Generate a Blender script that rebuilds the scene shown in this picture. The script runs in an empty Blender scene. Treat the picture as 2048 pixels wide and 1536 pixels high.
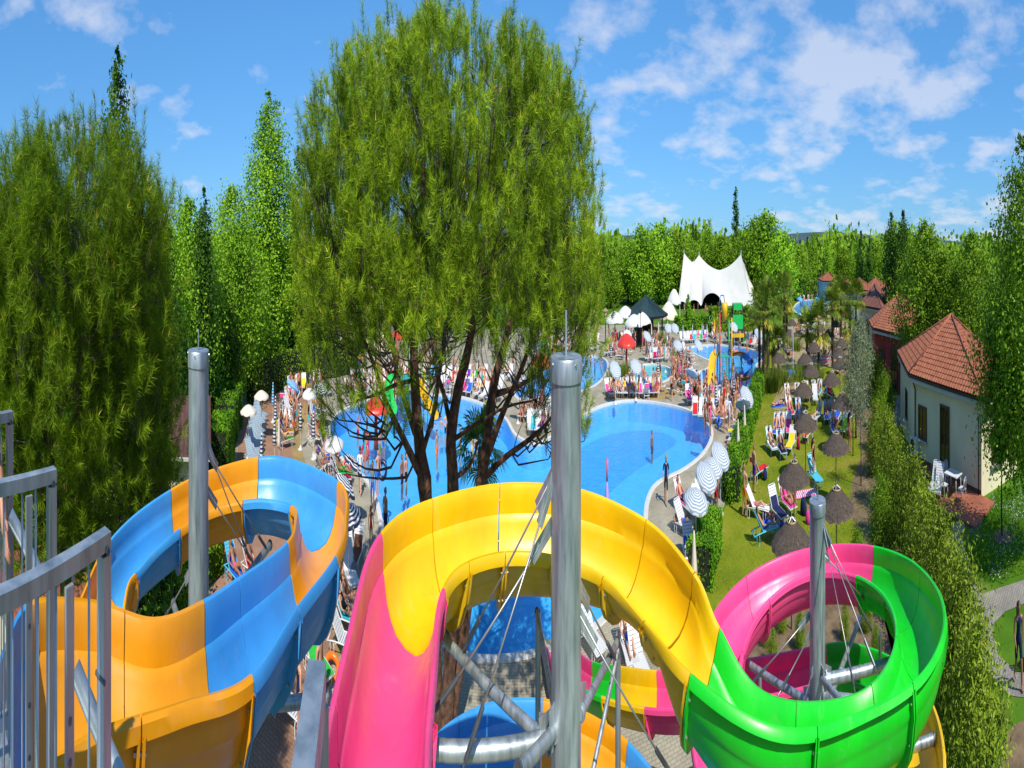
import bpy, bmesh, math, random
import numpy as np
from mathutils import Vector, Matrix
from mathutils.geometry import tessellate_polygon

# ------------------------------------------------------------------ camera, sky, sun
FU, FV, HOR, EYE = 750.0, 1650.0, 490.0, 9.0      # photo: px per radian, px per unit slope, horizon row, eye height (m)
sc = bpy.context.scene
C = sc.collection
cam_d = bpy.data.cameras.new('camera')
cam = bpy.data.objects.new('camera', cam_d); C.objects.link(cam)
cam_d.type = 'PANO'; cam_d.panorama_type = 'CENTRAL_CYLINDRICAL'     # the photograph is a stitched cylinder panorama
cam_d.central_cylindrical_range_u_min = -1024 / FU
cam_d.central_cylindrical_range_u_max = 1024 / FU
cam_d.central_cylindrical_range_v_min = -(1536 - HOR) / FV
cam_d.central_cylindrical_range_v_max = HOR / FV
cam_d.central_cylindrical_radius = 1.0
cam_d.clip_start = 0.05; cam_d.clip_end = 6000
cam.location = (0, 0, EYE); cam.rotation_euler = (math.pi / 2, 0, 0)
sc.camera = cam

SUN_AZ, SUN_EL = math.radians(172), math.radians(50)     # sun stands behind the viewer, a little to the right
W = bpy.data.worlds.new('World'); sc.world = W; W.use_nodes = True
nt = W.node_tree; N = nt.nodes; L_ = nt.links
bg = N['Background']
sky = N.new('ShaderNodeTexSky'); sky.sky_type = 'NISHITA'; sky.sun_disc = False
sky.sun_elevation = SUN_EL; sky.sun_rotation = SUN_AZ
sky.air_density = 1.0; sky.dust_density = 0.15; sky.ozone_density = 3.0; sky.altitude = 50
hs = N.new('ShaderNodeHueSaturation'); hs.inputs['Saturation'].default_value = 1.08; hs.inputs['Value'].default_value = 1.0
tnt = N.new('ShaderNodeVectorMath'); tnt.operation = 'MULTIPLY'; tnt.inputs[1].default_value = (.56, 1.02, 1.60)      # the photograph's cold, saturated sky
gam = N.new('ShaderNodeGamma'); gam.inputs['Gamma'].default_value = .5; L_.new(sky.outputs[0], gam.inputs['Color']); L_.new(gam.outputs[0], tnt.inputs[0]); L_.new(tnt.outputs[0], hs.inputs['Color'])
tc = N.new('ShaderNodeTexCoord')
sep = N.new('ShaderNodeSeparateXYZ'); L_.new(tc.outputs['Generated'], sep.inputs[0])
zc = N.new('ShaderNodeMath'); zc.operation = 'MAXIMUM'; zc.inputs[1].default_value = 0.0; L_.new(sep.outputs['Z'], zc.inputs[0])
za = N.new('ShaderNodeMath'); za.operation = 'ADD'; za.inputs[1].default_value = 0.16; L_.new(zc.outputs[0], za.inputs[0])
dv = N.new('ShaderNodeVectorMath'); dv.operation = 'DIVIDE'; L_.new(tc.outputs['Generated'], dv.inputs[0])
cmb = N.new('ShaderNodeCombineXYZ')
for i in range(3): L_.new(za.outputs[0], cmb.inputs[i])
L_.new(cmb.outputs[0], dv.inputs[1])
mp = N.new('ShaderNodeMapping'); mp.inputs['Location'].default_value = (3.1, 1.7, 0.0); L_.new(dv.outputs[0], mp.inputs['Vector'])
n1 = N.new('ShaderNodeTexNoise'); n1.inputs['Scale'].default_value = 2.2; n1.inputs['Detail'].default_value = 9; n1.inputs['Roughness'].default_value = 0.56
L_.new(mp.outputs[0], n1.inputs['Vector'])
n2 = N.new('ShaderNodeTexNoise'); n2.inputs['Scale'].default_value = 0.42; n2.inputs['Detail'].default_value = 2
L_.new(mp.outputs[0], n2.inputs['Vector'])
ma = N.new('ShaderNodeMath'); ma.operation = 'MULTIPLY_ADD'; ma.inputs[1].default_value = 0.6; L_.new(n2.outputs['Fac'], ma.inputs[0]); L_.new(n1.outputs['Fac'], ma.inputs[2])
cr = N.new('ShaderNodeValToRGB'); cr.color_ramp.elements[0].position = 0.825; cr.color_ramp.elements[1].position = 1.06
mb_ = N.new('ShaderNodeMath'); mb_.operation = 'MULTIPLY_ADD'; mb_.inputs[1].default_value = .09; L_.new(sep.outputs['X'], mb_.inputs[0]); L_.new(ma.outputs[0], mb_.inputs[2])     # cloudier to the right
L_.new(mb_.outputs[0], cr.inputs['Fac'])
cm = N.new('ShaderNodeMath'); cm.operation = 'MULTIPLY'; cm.inputs[1].default_value = 0.56; L_.new(cr.outputs['Color'], cm.inputs[0])
mx = N.new('ShaderNodeMix'); mx.data_type = 'RGBA'
L_.new(cm.outputs[0], mx.inputs['Factor']); L_.new(hs.outputs['Color'], mx.inputs['A']); mx.inputs['B'].default_value = (3.7, 3.75, 4.1, 1)
L_.new(mx.outputs['Result'], bg.inputs['Color']); bg.inputs["Strength"].default_value = 0.15

sd = bpy.data.lights.new('sun', 'SUN'); sd.energy = 3.9; sd.angle = math.radians(0.5); sd.color = (1.0, 0.945, 0.84)
sun = bpy.data.objects.new('sun', sd); C.objects.link(sun)
sv = Vector((math.cos(SUN_EL) * math.sin(SUN_AZ), math.cos(SUN_EL) * math.cos(SUN_AZ), math.sin(SUN_EL)))   # towards the sun
sun.rotation_euler = sv.to_track_quat('Z', 'Y').to_euler(); sun.location = sv * 60

sc.render.engine = 'CYCLES'
sc.view_settings.view_transform = 'Standard'; sc.view_settings.look = 'None'; sc.view_settings.exposure = 0.6; sc.view_settings.gamma = 1.0
sc.cycles.max_bounces = 8; sc.cycles.transparent_max_bounces = 12; sc.cycles.use_denoising = True

# ------------------------------------------------------------------ helpers
RNG = np.random.default_rng(7); random.seed(7)
def at(px, py, z=0.0):
    """world point at height z seen at photo pixel (px, py)"""
    a = (px - 1024) / FU; d = (EYE - z) * FV / (py - HOR)
    return Vector((d * math.sin(a), d * math.cos(a), z))
def pol(px, d, z=0.0):
    a = (px - 1024) / FU
    return Vector((d * math.sin(a), d * math.cos(a), z))
def dist_of(py, z=0.0): return (EYE - z) * FV / (py - HOR)
def facing(p): return math.atan2(p[0], p[1])     # heading from the viewer to p (clockwise from +Y)

class MB:
    """collects faces; build() links them as one mesh object"""
    def __init__(s): s.v = []; s.f = []; s.m = []
    def add(s, vs, fs, m=0):
        o = len(s.v); s.v.extend([tuple(v) for v in vs]); s.f.extend([tuple(i + o for i in f) for f in fs]); s.m.extend([m] * len(fs)); return s
    def box(s, c, size, m=0, rz=0.0, M=None):
        x, y, z = size[0] / 2, size[1] / 2, size[2] / 2
        vs = [Vector((a * x, b * y, d * z)) for d in (-1, 1) for a, b in ((-1, -1), (1, -1), (1, 1), (-1, 1))]
        if rz: R = Matrix.Rotation(rz, 3, 'Z'); vs = [R @ v for v in vs]
        if M is not None: vs = [M @ v for v in vs]
        vs = [v + Vector(c) for v in vs]
        return s.add(vs, [(3, 2, 1, 0), (4, 5, 6, 7), (0, 1, 5, 4), (1, 2, 6, 5), (2, 3, 7, 6), (3, 0, 4, 7)], m)
    def beam(s, a, b, w, h, m=0, up=(0, 0, 1)):
        a, b = Vector(a), Vector(b); t = (b - a).normalized(); sd = t.cross(Vector(up))
        if sd.length < 1e-4: sd = t.cross(Vector((0, 1, 0)))
        sd.normalize(); u = sd.cross(t)
        vs = [p + sd * x * w / 2 + u * y * h / 2 for p in (a, b) for x, y in ((-1, -1), (1, -1), (1, 1), (-1, 1))]
        return s.add(vs, [(3, 2, 1, 0), (4, 5, 6, 7), (0, 1, 5, 4), (1, 2, 6, 5), (2, 3, 7, 6), (3, 0, 4, 7)], m)
    def tube(s, pts, r, n=8, m=0, caps=True):
        pts = [Vector(p) for p in pts]; k = len(pts)
        rs = r if hasattr(r, '__len__') else [r] * k
        vs = []; prev = None
        for i, p in enumerate(pts):
            t = (pts[min(i + 1, k - 1)] - pts[max(i - 1, 0)]).normalized()
            if prev is None:
                ref = Vector((0, 0, 1)) if abs(t.z) < .9 else Vector((1, 0, 0)); sd = t.cross(ref).normalized()
            else:
                sd = (prev - t * prev.dot(t)).normalized()
            prev = sd; u = t.cross(sd)
            vs += [p + (sd * math.cos(2 * math.pi * j / n) + u * math.sin(2 * math.pi * j / n)) * rs[i] for j in range(n)]
        fs = [(i * n + j, i * n + (j + 1) % n, (i + 1) * n + (j + 1) % n, (i + 1) * n + j) for i in range(k - 1) for j in range(n)]
        if caps: fs += [tuple(range(n))[::-1], tuple((k - 1) * n + j for j in range(n))]
        return s.add(vs, fs, m)
    def lathe(s, prof, n=16, m=0, c=(0, 0, 0), caps=True):
        vs = [(c[0] + r * math.cos(2 * math.pi * j / n), c[1] + r * math.sin(2 * math.pi * j / n), c[2] + z) for r, z in prof for j in range(n)]
        k = len(prof)
        fs = [(i * n + j, i * n + (j + 1) % n, (i + 1) * n + (j + 1) % n, (i + 1) * n + j) for i in range(k - 1) for j in range(n)]
        if caps: fs += [tuple(range(n))[::-1], tuple((k - 1) * n + j for j in range(n))]
        return s.add(vs, fs, m)
    def prism(s, poly, z0, z1, m=0):
        n = len(poly)
        vs = [(p[0], p[1], z0) for p in poly] + [(p[0], p[1], z1) for p in poly]
        fs = [tuple(range(n))[::-1], tuple(range(n, 2 * n))] + [(i, (i + 1) % n, n + (i + 1) % n, n + i) for i in range(n)]
        return s.add(vs, fs, m)
    def sheet(s, outer, holes=(), z=0.0, m=0):
        loops = [[Vector((p[0], p[1], 0)) for p in outer]] + [[Vector((p[0], p[1], 0)) for p in h] for h in holes]
        flat = [v for l in loops for v in l]; tri = tessellate_polygon(loops); fs = []
        for a, b, c in tri:
            n = (flat[b] - flat[a]).cross(flat[c] - flat[a]).z
            fs.append((a, b, c) if n > 0 else (a, c, b))
        return s.add([(v.x, v.y, z) for v in flat], fs, m)
    def mesh(s, name, mats, smooth=False):
        me = bpy.data.meshes.new(name); me.from_pydata([tuple(v) for v in s.v], [], s.f)
        mats = mats if isinstance(mats, (list, tuple)) else [mats]
        for m in mats: me.materials.append(m)
        if len(mats) > 1: me.polygons.foreach_set('material_index', s.m)
        if smooth: me.polygons.foreach_set('use_smooth', [True] * len(me.polygons))
        me.update(); return me
    def build(s, name, mats, parent=None, smooth=False, loc=None, rz=0):
        o = bpy.data.objects.new(name, s.mesh(name, mats, smooth)); C.objects.link(o)
        if smooth == 'auto': sharpen(o.data, 40)
        if parent is not None: o.parent = parent
        if loc is not None: o.location = loc
        if rz: o.rotation_euler = (0, 0, rz)
        return o
def sharpen(me, deg):
    me.polygons.foreach_set('use_smooth', [True] * len(me.polygons))
    try: me.set_sharp_from_angle(angle=math.radians(deg))
    except Exception: pass
def np_mesh(name, verts, faces, mats, attr=None, smooth=False):
    """faces: (n,3) or (n,4) int array"""
    me = bpy.data.meshes.new(name); k = faces.shape[1]; nf = len(faces)
    me.vertices.add(len(verts)); me.vertices.foreach_set('co', np.ascontiguousarray(verts, dtype=np.float32).ravel())
    me.loops.add(nf * k); me.loops.foreach_set('vertex_index', np.ascontiguousarray(faces, dtype=np.int32).ravel())
    me.polygons.add(nf); me.polygons.foreach_set('loop_start', np.arange(0, nf * k, k, dtype=np.int32))
    for m in (mats if isinstance(mats, (list, tuple)) else [mats]): me.materials.append(m)
    if attr is not None:
        a = me.attributes.new('tint', 'FLOAT', 'FACE'); a.data.foreach_set('value', np.ascontiguousarray(attr, dtype=np.float32))
    if smooth: me.polygons.foreach_set('use_smooth', np.ones(nf, dtype=bool))
    me.update(calc_edges=True); return me
def link(name, data, parent=None, loc=(0, 0, 0), rz=0.0, scale=None):
    o = bpy.data.objects.new(name, data); C.objects.link(o)
    o.location = loc; o.rotation_euler = (0, 0, rz)
    if scale is not None: o.scale = scale if hasattr(scale, '__len__') else (scale,) * 3
    if parent is not None: o.parent = parent
    return o
def tag(o, label, cat, group=None):
    o['label'] = label; o['category'] = cat
    if group: o['group'] = group
    return o
def thing(name, label, cat, loc=(0, 0, 0), rz=0.0, group=None):
    return tag(link(name, None, None, loc, rz), label, cat, group)
def struct(o, kind='structure'): o['kind'] = kind; return o
def copy_tree(o, parent=None):
    c = o.copy(); C.objects.link(c); c.parent = parent
    for ch in o.children: copy_tree(ch, c)
    return c
def catmull(P, n):
    """n samples per span through the points of P (k, d)"""
    P = np.asarray(P, float); k = len(P); out = []
    Q = np.vstack([2 * P[0] - P[1], P, 2 * P[-1] - P[-2]])
    for i in range(k - 1):
        p0, p1, p2, p3 = Q[i], Q[i + 1], Q[i + 2], Q[i + 3]
        for t in np.linspace(0, 1, n, endpoint=False):
            out.append(.5 * ((2 * p1) + (-p0 + p2) * t + (2 * p0 - 5 * p1 + 4 * p2 - p3) * t * t + (-p0 + 3 * p1 - 3 * p2 + p3) * t ** 3))
    out.append(P[-1]); return np.array(out)
def smooth_loop(pts, n=5):
    """closed smooth outline through plan points"""
    P = np.asarray([(p[0], p[1]) for p in pts], float); k = len(P); out = []
    for i in range(k):
        p0, p1, p2, p3 = P[(i - 1) % k], P[i], P[(i + 1) % k], P[(i + 2) % k]
        for t in np.linspace(0, 1, n, endpoint=False):
            out.append(.5 * ((2 * p1) + (-p0 + p2) * t + (2 * p0 - 5 * p1 + 4 * p2 - p3) * t * t + (-p0 + 3 * p1 - 3 * p2 + p3) * t ** 3))
    return [tuple(p) for p in out]
def offset_loop(pts, d):
    P = np.asarray(pts, float); a = np.roll(P, 1, 0); b = np.roll(P, -1, 0); t = b - a
    nrm = np.stack([t[:, 1], -t[:, 0]], 1); nrm /= np.linalg.norm(nrm, axis=1)[:, None] + 1e-9
    area = .5 * np.sum(P[:, 0] * b[:, 1] - b[:, 0] * P[:, 1])
    return [tuple(p) for p in P + nrm * d * (1 if area > 0 else -1)]
def inside(px, py, poly):
    c = False; n = len(poly); j = n - 1
    for i in range(n):
        xi, yi = poly[i][0], poly[i][1]; xj, yj = poly[j][0], poly[j][1]
        if (yi > py) != (yj > py) and px < (xj - xi) * (py - yi) / (yj - yi) + xi: c = not c
        j = i
    return c

# ------------------------------------------------------------------ materials
MATS = {}
K = .80
def kc(c): return tuple(x * K for x in c)
def base_mat(name):
    m = bpy.data.materials.new(name); m.use_nodes = True; MATS[name] = m
    return m, m.node_tree.nodes, m.node_tree.links, m.node_tree.nodes['Principled BSDF']
def nz(n, l, scale, detail=4, rough=.55, vec='Object'):
    t = n.new('ShaderNodeTexCoord'); x = n.new('ShaderNodeTexNoise'); x.inputs['Scale'].default_value = scale
    x.inputs['Detail'].default_value = detail; x.inputs['Roughness'].default_value = rough
    if vec == 'World':
        g = n.new('ShaderNodeNewGeometry'); l.new(g.outputs['Position'], x.inputs['Vector'])
    else: l.new(t.outputs[vec], x.inputs['Vector'])
    return x
def mat(name, c1, c2=None, rough=.6, metal=0., scale=4., bump=0., bscale=None, spec=.5, lo=.35, hi=.65, vec='World', coat=0., trans=0.):
    c1 = kc(c1); c2 = kc(c2) if c2 is not None else None
    m, n, l, b = base_mat(name)
    b.inputs['Roughness'].default_value = rough; b.inputs['Metallic'].default_value = metal
    b.inputs['Specular IOR Level'].default_value = spec
    if coat: b.inputs['Coat Weight'].default_value = coat; b.inputs['Coat Roughness'].default_value = .08
    if c2 is None: b.inputs['Base Color'].default_value = (*c1, 1)
    else:
        x = nz(n, l, scale, vec=vec); r = n.new('ShaderNodeValToRGB')
        r.color_ramp.elements[0].position = lo; r.color_ramp.elements[1].position = hi
        r.color_ramp.elements[0].color = (*c1, 1); r.color_ramp.elements[1].color = (*c2, 1)
        l.new(x.outputs['Fac'], r.inputs['Fac']); l.new(r.outputs['Color'], b.inputs['Base Color'])
    if bump:
        y = nz(n, l, bscale or scale * 4, vec=vec); bp = n.new('ShaderNodeBump'); bp.inputs['Strength'].default_value = bump; bp.inputs['Distance'].default_value = .02
        l.new(y.outputs['Fac'], bp.inputs['Height']); l.new(bp.outputs['Normal'], b.inputs['Normal'])
    return m
def leaf_mat(name, c1, c2, c3=None, trans=.35, rough=.55):
    """foliage: colour varies by face tint, light passes through the leaf"""
    m, n, l, b = base_mat(name)
    a = n.new('ShaderNodeAttribute'); a.attribute_name = 'tint'
    r = n.new('ShaderNodeValToRGB'); e = r.color_ramp.elements; e[0].color = (*c1, 1); e[1].color = (*c2, 1)
    if c3 is not None:
        x = e.new(.93); x.color = (*c2, 1); e[-1].color = (*c3, 1); e[-1].position = 1.0
    oi = n.new('ShaderNodeObjectInfo'); ov = n.new('ShaderNodeMath'); ov.operation = 'MULTIPLY_ADD'; ov.inputs[1].default_value = .3; ov.inputs[2].default_value = .85
    l.new(oi.outputs['Random'], ov.inputs[0])
    l.new(a.outputs['Fac'], r.inputs['Fac'])
    vm = n.new('ShaderNodeVectorMath'); vm.operation = 'SCALE'; l.new(r.outputs['Color'], vm.inputs[0]); l.new(ov.outputs[0], vm.inputs['Scale'])
    l.new(vm.outputs[0], b.inputs['Base Color']); b.inputs['Roughness'].default_value = rough; b.inputs['Specular IOR Level'].default_value = .1
    t = n.new('ShaderNodeBsdfTranslucent'); ms = n.new('ShaderNodeMixShader'); ms.inputs['Fac'].default_value = trans
    l.new(vm.outputs[0], t.inputs['Color']); l.new(b.outputs[0], ms.inputs[1]); l.new(t.outputs[0], ms.inputs[2])
    l.new(ms.outputs[0], n['Material Output'].inputs['Surface'])
    return m
def objcol_mat(name, rough=.7, var=.12, spec=.3):
    """cloth, paint or plastic that takes its colour from the object"""
    m, n, l, b = base_mat(name)
    oi = n.new('ShaderNodeObjectInfo'); x = nz(n, l, 9, vec='Object')
    mr = n.new('ShaderNodeMapRange'); mr.inputs['To Min'].default_value = (1 - var) * .88; mr.inputs['To Max'].default_value = (1 + var) * .88
    l.new(x.outputs['Fac'], mr.inputs['Value']); vm = n.new('ShaderNodeVectorMath'); vm.operation = 'SCALE'
    l.new(oi.outputs['Color'], vm.inputs[0]); l.new(mr.outputs[0], vm.inputs['Scale']); l.new(vm.outputs[0], b.inputs['Base Color'])
    b.inputs['Roughness'].default_value = rough; b.inputs['Specular IOR Level'].default_value = spec
    return m
def stripe_mat(name, c1, axis='radial', period=.16, duty=.5, rough=.8, trans=.15):
    """woven stripes: rings about the object's z axis, or bands along one axis"""
    m, n, l, b = base_mat(name)
    t = n.new('ShaderNodeTexCoord'); s = n.new('ShaderNodeSeparateXYZ'); l.new(t.outputs['Object'], s.inputs[0])
    if axis == 'radial':
        cb = n.new('ShaderNodeCombineXYZ'); l.new(s.outputs['X'], cb.inputs[0]); l.new(s.outputs['Y'], cb.inputs[1])
        v = n.new('ShaderNodeVectorMath'); v.operation = 'LENGTH'; l.new(cb.outputs[0], v.inputs[0]); src = v.outputs['Value']
    else: src = s.outputs[axis]
    d = n.new('ShaderNodeMath'); d.operation = 'DIVIDE'; d.inputs[1].default_value = period; l.new(src, d.inputs[0])
    f = n.new('ShaderNodeMath'); f.operation = 'FRACT'; l.new(d.outputs[0], f.inputs[0])
    g = n.new('ShaderNodeMath'); g.operation = 'LESS_THAN'; g.inputs[1].default_value = duty; l.new(f.outputs[0], g.inputs[0])
    mx = n.new('ShaderNodeMix'); mx.data_type = 'RGBA'; l.new(g.outputs[0], mx.inputs['Factor'])
    mx.inputs['B'].default_value = (*c1, 1); mx.inputs['A'].default_value = (.68, .69, .7, 1)
    l.new(mx.outputs['Result'], b.inputs['Base Color']); b.inputs['Roughness'].default_value = rough; b.inputs['Specular IOR Level'].default_value = .2
    tr = n.new('ShaderNodeBsdfTranslucent'); ms = n.new('ShaderNodeMixShader'); ms.inputs['Fac'].default_value = trans
    l.new(mx.outputs['Result'], tr.inputs['Color']); l.new(b.outputs[0], ms.inputs[1]); l.new(tr.outputs[0], ms.inputs[2]); l.new(ms.outputs[0], n['Material Output'].inputs['Surface'])
    return m
def brick_mat(name, c1, c2, mortar, scale, bw=.5, rh=.25, bump=.3, big=None, rough=.85):
    m, n, l, b = base_mat(name); c1, c2, mortar = kc(c1), kc(c2), kc(mortar)
    g = n.new('ShaderNodeNewGeometry'); k = n.new('ShaderNodeTexBrick'); l.new(g.outputs['Position'], k.inputs['Vector'])
    k.inputs['Scale'].default_value = scale; k.inputs['Brick Width'].default_value = bw; k.inputs['Row Height'].default_value = rh
    k.inputs['Mortar Size'].default_value = .018; k.inputs['Color1'].default_value = (*c1, 1); k.inputs['Color2'].default_value = (*c2, 1); k.inputs['Mortar'].default_value = (*mortar, 1)
    x = n.new('ShaderNodeTexNoise'); x.inputs['Scale'].default_value = .7; x.inputs['Detail'].default_value = 5; l.new(g.outputs['Position'], x.inputs['Vector'])
    mr = n.new('ShaderNodeMapRange'); mr.inputs['From Min'].default_value = .3; mr.inputs['From Max'].default_value = .7; mr.inputs['To Min'].default_value = .74; mr.inputs['To Max'].default_value = 1.14
    l.new(x.outputs['Fac'], mr.inputs['Value']); vm = n.new('ShaderNodeVectorMath'); vm.operation = 'SCALE'
    l.new(k.outputs['Color'], vm.inputs[0]); l.new(mr.outputs[0], vm.inputs['Scale']); l.new(vm.outputs[0], b.inputs['Base Color'])
    bp = n.new('ShaderNodeBump'); bp.inputs['Strength'].default_value = bump; bp.inputs['Distance'].default_value = .01; bp.invert = True
    l.new(k.outputs['Fac'], bp.inputs['Height']); l.new(bp.outputs['Normal'], b.inputs['Normal']); b.inputs['Roughness'].default_value = rough
    return m
def grass_mat(name, c1, c2, c3):
    m, n, l, b = base_mat(name)
    a = nz(n, l, .35, 5, .6, 'World'); r = n.new('ShaderNodeValToRGB'); e = r.color_ramp.elements
    e[0].position = .33; e[0].color = (*c1, 1); e[1].position = .68; e[1].color = (*c3, 1); q = e.new(.5); q.color = (*c2, 1)
    l.new(a.outputs['Fac'], r.inputs['Fac'])
    f = nz(n, l, 26, 3, .7, 'World'); mr = n.new('ShaderNodeMapRange'); mr.inputs['To Min'].default_value = .55; mr.inputs['To Max'].default_value = 1.4; l.new(f.outputs['Fac'], mr.inputs['Value'])
    vm = n.new('ShaderNodeVectorMath'); vm.operation = 'SCALE'; l.new(r.outputs['Color'], vm.inputs[0]); l.new(mr.outputs[0], vm.inputs['Scale']); l.new(vm.outputs[0], b.inputs['Base Color'])
    bp = n.new('ShaderNodeBump'); bp.inputs['Strength'].default_value = .5; bp.inputs['Distance'].default_value = .04; l.new(f.outputs['Fac'], bp.inputs['Height']); l.new(bp.outputs['Normal'], b.inputs['Normal'])
    b.inputs['Roughness'].default_value = .95; b.inputs['Specular IOR Level'].default_value = .02
    return m
def water_mat(name, tint):
    m, n, l, b = base_mat(name)
    n.remove(b)
    x = nz(n, l, 2.2, 3, .5, 'World'); y = nz(n, l, 9, 2, .5, 'World')
    ad = n.new('ShaderNodeMath'); ad.operation = 'MULTIPLY_ADD'; ad.inputs[1].default_value = .35; l.new(y.outputs['Fac'], ad.inputs[0]); l.new(x.outputs['Fac'], ad.inputs[2])
    bp = n.new('ShaderNodeBump'); bp.inputs['Strength'].default_value = .4; bp.inputs['Distance'].default_value = .1; l.new(ad.outputs[0], bp.inputs['Height'])
    tr = n.new('ShaderNodeBsdfTransparent'); tr.inputs['Color'].default_value = (*tint, 1)
    gl = n.new('ShaderNodeBsdfGlossy'); gl.inputs['Roughness'].default_value = .06; l.new(bp.outputs['Normal'], gl.inputs['Normal'])
    fr = n.new('ShaderNodeFresnel'); fr.inputs['IOR'].default_value = 1.33; l.new(bp.outputs['Normal'], fr.inputs['Normal'])
    ms = n.new('ShaderNodeMixShader'); l.new(fr.outputs[0], ms.inputs['Fac']); l.new(tr.outputs[0], ms.inputs[1]); l.new(gl.outputs[0], ms.inputs[2])
    l.new(ms.outputs[0], n['Material Output'].inputs['Surface'])
    return m
def liner_mat(name, c1, c2):
    m, n, l, b = base_mat(name); c1, c2 = kc(c1), kc(c2)
    g = n.new('ShaderNodeNewGeometry'); x = n.new('ShaderNodeTexVoronoi'); x.feature = 'SMOOTH_F1'; x.inputs['Scale'].default_value = 1.6; x.inputs['Smoothness'].default_value = .6
    z = n.new('ShaderNodeTexNoise'); z.inputs['Scale'].default_value = 1.3; l.new(g.outputs['Position'], z.inputs['Vector'])
    r = n.new('ShaderNodeValToRGB'); e = r.color_ramp.elements; e[0].position = .3; e[1].position = .7; e[0].color = (*c1, 1); e[1].color = (*c2, 1)
    l.new(z.outputs['Fac'], r.inputs['Fac']); l.new(r.outputs['Color'], b.inputs['Base Color']); b.inputs['Roughness'].default_value = .5
    return m
def glaze(name, c, rough=.30):
    """moulded glass-fibre gel coat: colour fades a little, dust and water marks change the gloss"""
    m, n, l, b = base_mat(name)
    x = nz(n, l, 1.4, 6, .65, 'World'); mr = n.new('ShaderNodeMapRange'); mr.inputs['From Min'].default_value = .3; mr.inputs['From Max'].default_value = .7; mr.inputs['To Min'].default_value = .84; mr.inputs['To Max'].default_value = 1.10
    l.new(x.outputs['Fac'], mr.inputs['Value']); vm = n.new('ShaderNodeVectorMath'); vm.operation = 'SCALE'; vm.inputs[0].default_value = kc(c)
    l.new(mr.outputs[0], vm.inputs['Scale']); l.new(vm.outputs[0], b.inputs['Base Color'])
    y = nz(n, l, 5, 6, .7, 'World'); m2 = n.new('ShaderNodeMapRange'); m2.inputs['To Min'].default_value = rough - .12; m2.inputs['To Max'].default_value = rough + .3
    l.new(y.outputs['Fac'], m2.inputs['Value']); l.new(m2.outputs[0], b.inputs['Roughness'])
    b.inputs['Specular IOR Level'].default_value = .5
    # chalky, sun-bleached streaks
    z = nz(n, l, 3.0, 8, .75, 'World'); r2 = n.new('ShaderNodeValToRGB'); r2.color_ramp.elements[0].position = .56; r2.color_ramp.elements[1].position = .78; l.new(z.outputs['Fac'], r2.inputs['Fac'])
    m3 = n.new('ShaderNodeMath'); m3.operation = 'MULTIPLY'; m3.inputs[1].default_value = .16; l.new(r2.outputs['Color'], m3.inputs[0])
    mx_ = n.new('ShaderNodeMix'); mx_.data_type = 'RGBA'; l.new(m3.outputs[0], mx_.inputs['Factor']); l.new(vm.outputs[0], mx_.inputs['A']); mx_.inputs['B'].default_value = (.5, .48, .44, 1); l.new(mx_.outputs['Result'], b.inputs['Base Color'])
    return m

M_PINK = glaze('slide_pink', (1.0, .075, .29)); M_YEL = glaze('slide_yellow', (.92, .56, .002)); M_GRN = glaze('slide_green', (.006, .64, .018))
M_BLU = glaze('slide_blue', (.055, .36, .83)); M_ORG = glaze('slide_orange', (.88, .35, .002))
def steel_mat():
    """hot-dip galvanised steel: spangle, pale bloom, dark runs down the surface"""
    m, n, l, b = base_mat('galvanised_steel'); g = n.new('ShaderNodeNewGeometry')
    def tex(sc3, d, ro=.6):
        mp_ = n.new('ShaderNodeMapping'); mp_.inputs['Scale'].default_value = sc3; l.new(g.outputs['Position'], mp_.inputs['Vector']); x = n.new('ShaderNodeTexNoise'); x.inputs['Scale'].default_value = 1; x.inputs['Detail'].default_value = d; x.inputs['Roughness'].default_value = ro; l.new(mp_.outputs[0], x.inputs['Vector']); return x
    a = tex((14, 14, 2.2), 6); c = tex((3, 3, .7), 4); r = n.new('ShaderNodeValToRGB'); e = r.color_ramp.elements; e[0].position = .3; e[1].position = .72; e[0].color = (.20, .245, .28, 1); e[1].color = (.50, .54, .56, 1); q = e.new(.5); q.color = (.36, .41, .44, 1); l.new(a.outputs['Fac'], r.inputs['Fac'])
    mr = n.new('ShaderNodeMapRange'); mr.inputs['From Min'].default_value = .3; mr.inputs['From Max'].default_value = .7; mr.inputs['To Min'].default_value = .72; mr.inputs['To Max'].default_value = 1.2; l.new(c.outputs['Fac'], mr.inputs['Value']); vm = n.new('ShaderNodeVectorMath'); vm.operation = 'SCALE'; l.new(r.outputs['Color'], vm.inputs[0]); l.new(mr.outputs[0], vm.inputs['Scale']); l.new(vm.outputs[0], b.inputs['Base Color'])
    m2 = n.new('ShaderNodeMapRange'); m2.inputs['To Min'].default_value = .25; m2.inputs['To Max'].default_value = .6; l.new(a.outputs['Fac'], m2.inputs['Value']); l.new(m2.outputs[0], b.inputs['Roughness']); b.inputs['Metallic'].default_value = .65; return m
M_STEEL = steel_mat()
M_STEELD = mat('dark_steel', (.10, .12, .14), (.2, .22, .24), rough=.45, metal=.7, scale=5)
M_BOLT = mat('bolt_steel', (.5, .5, .48), rough=.4, metal=.8)
M_GRASS = grass_mat('lawn_grass', (.12, .17, .012), (.18, .215, .015), (.26, .225, .04))
M_GRASS2 = grass_mat('garden_grass', (.045, .12, .010), (.075, .165, .014), (.13, .18, .03))
M_SOIL = mat('bare_soil', (.13, .085, .045), (.24, .165, .09), rough=.95, scale=2.2, bump=.5)
M_SAND = mat('sandy_ground', (.30, .22, .11), (.42, .32, .17), rough=.95, scale=1.2, bump=.3)
M_PAVE = brick_mat('grey_pavers', (.45, .40, .285), (.385, .345, .245), (.22, .195, .14), 2.0, .5, .25)
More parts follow.
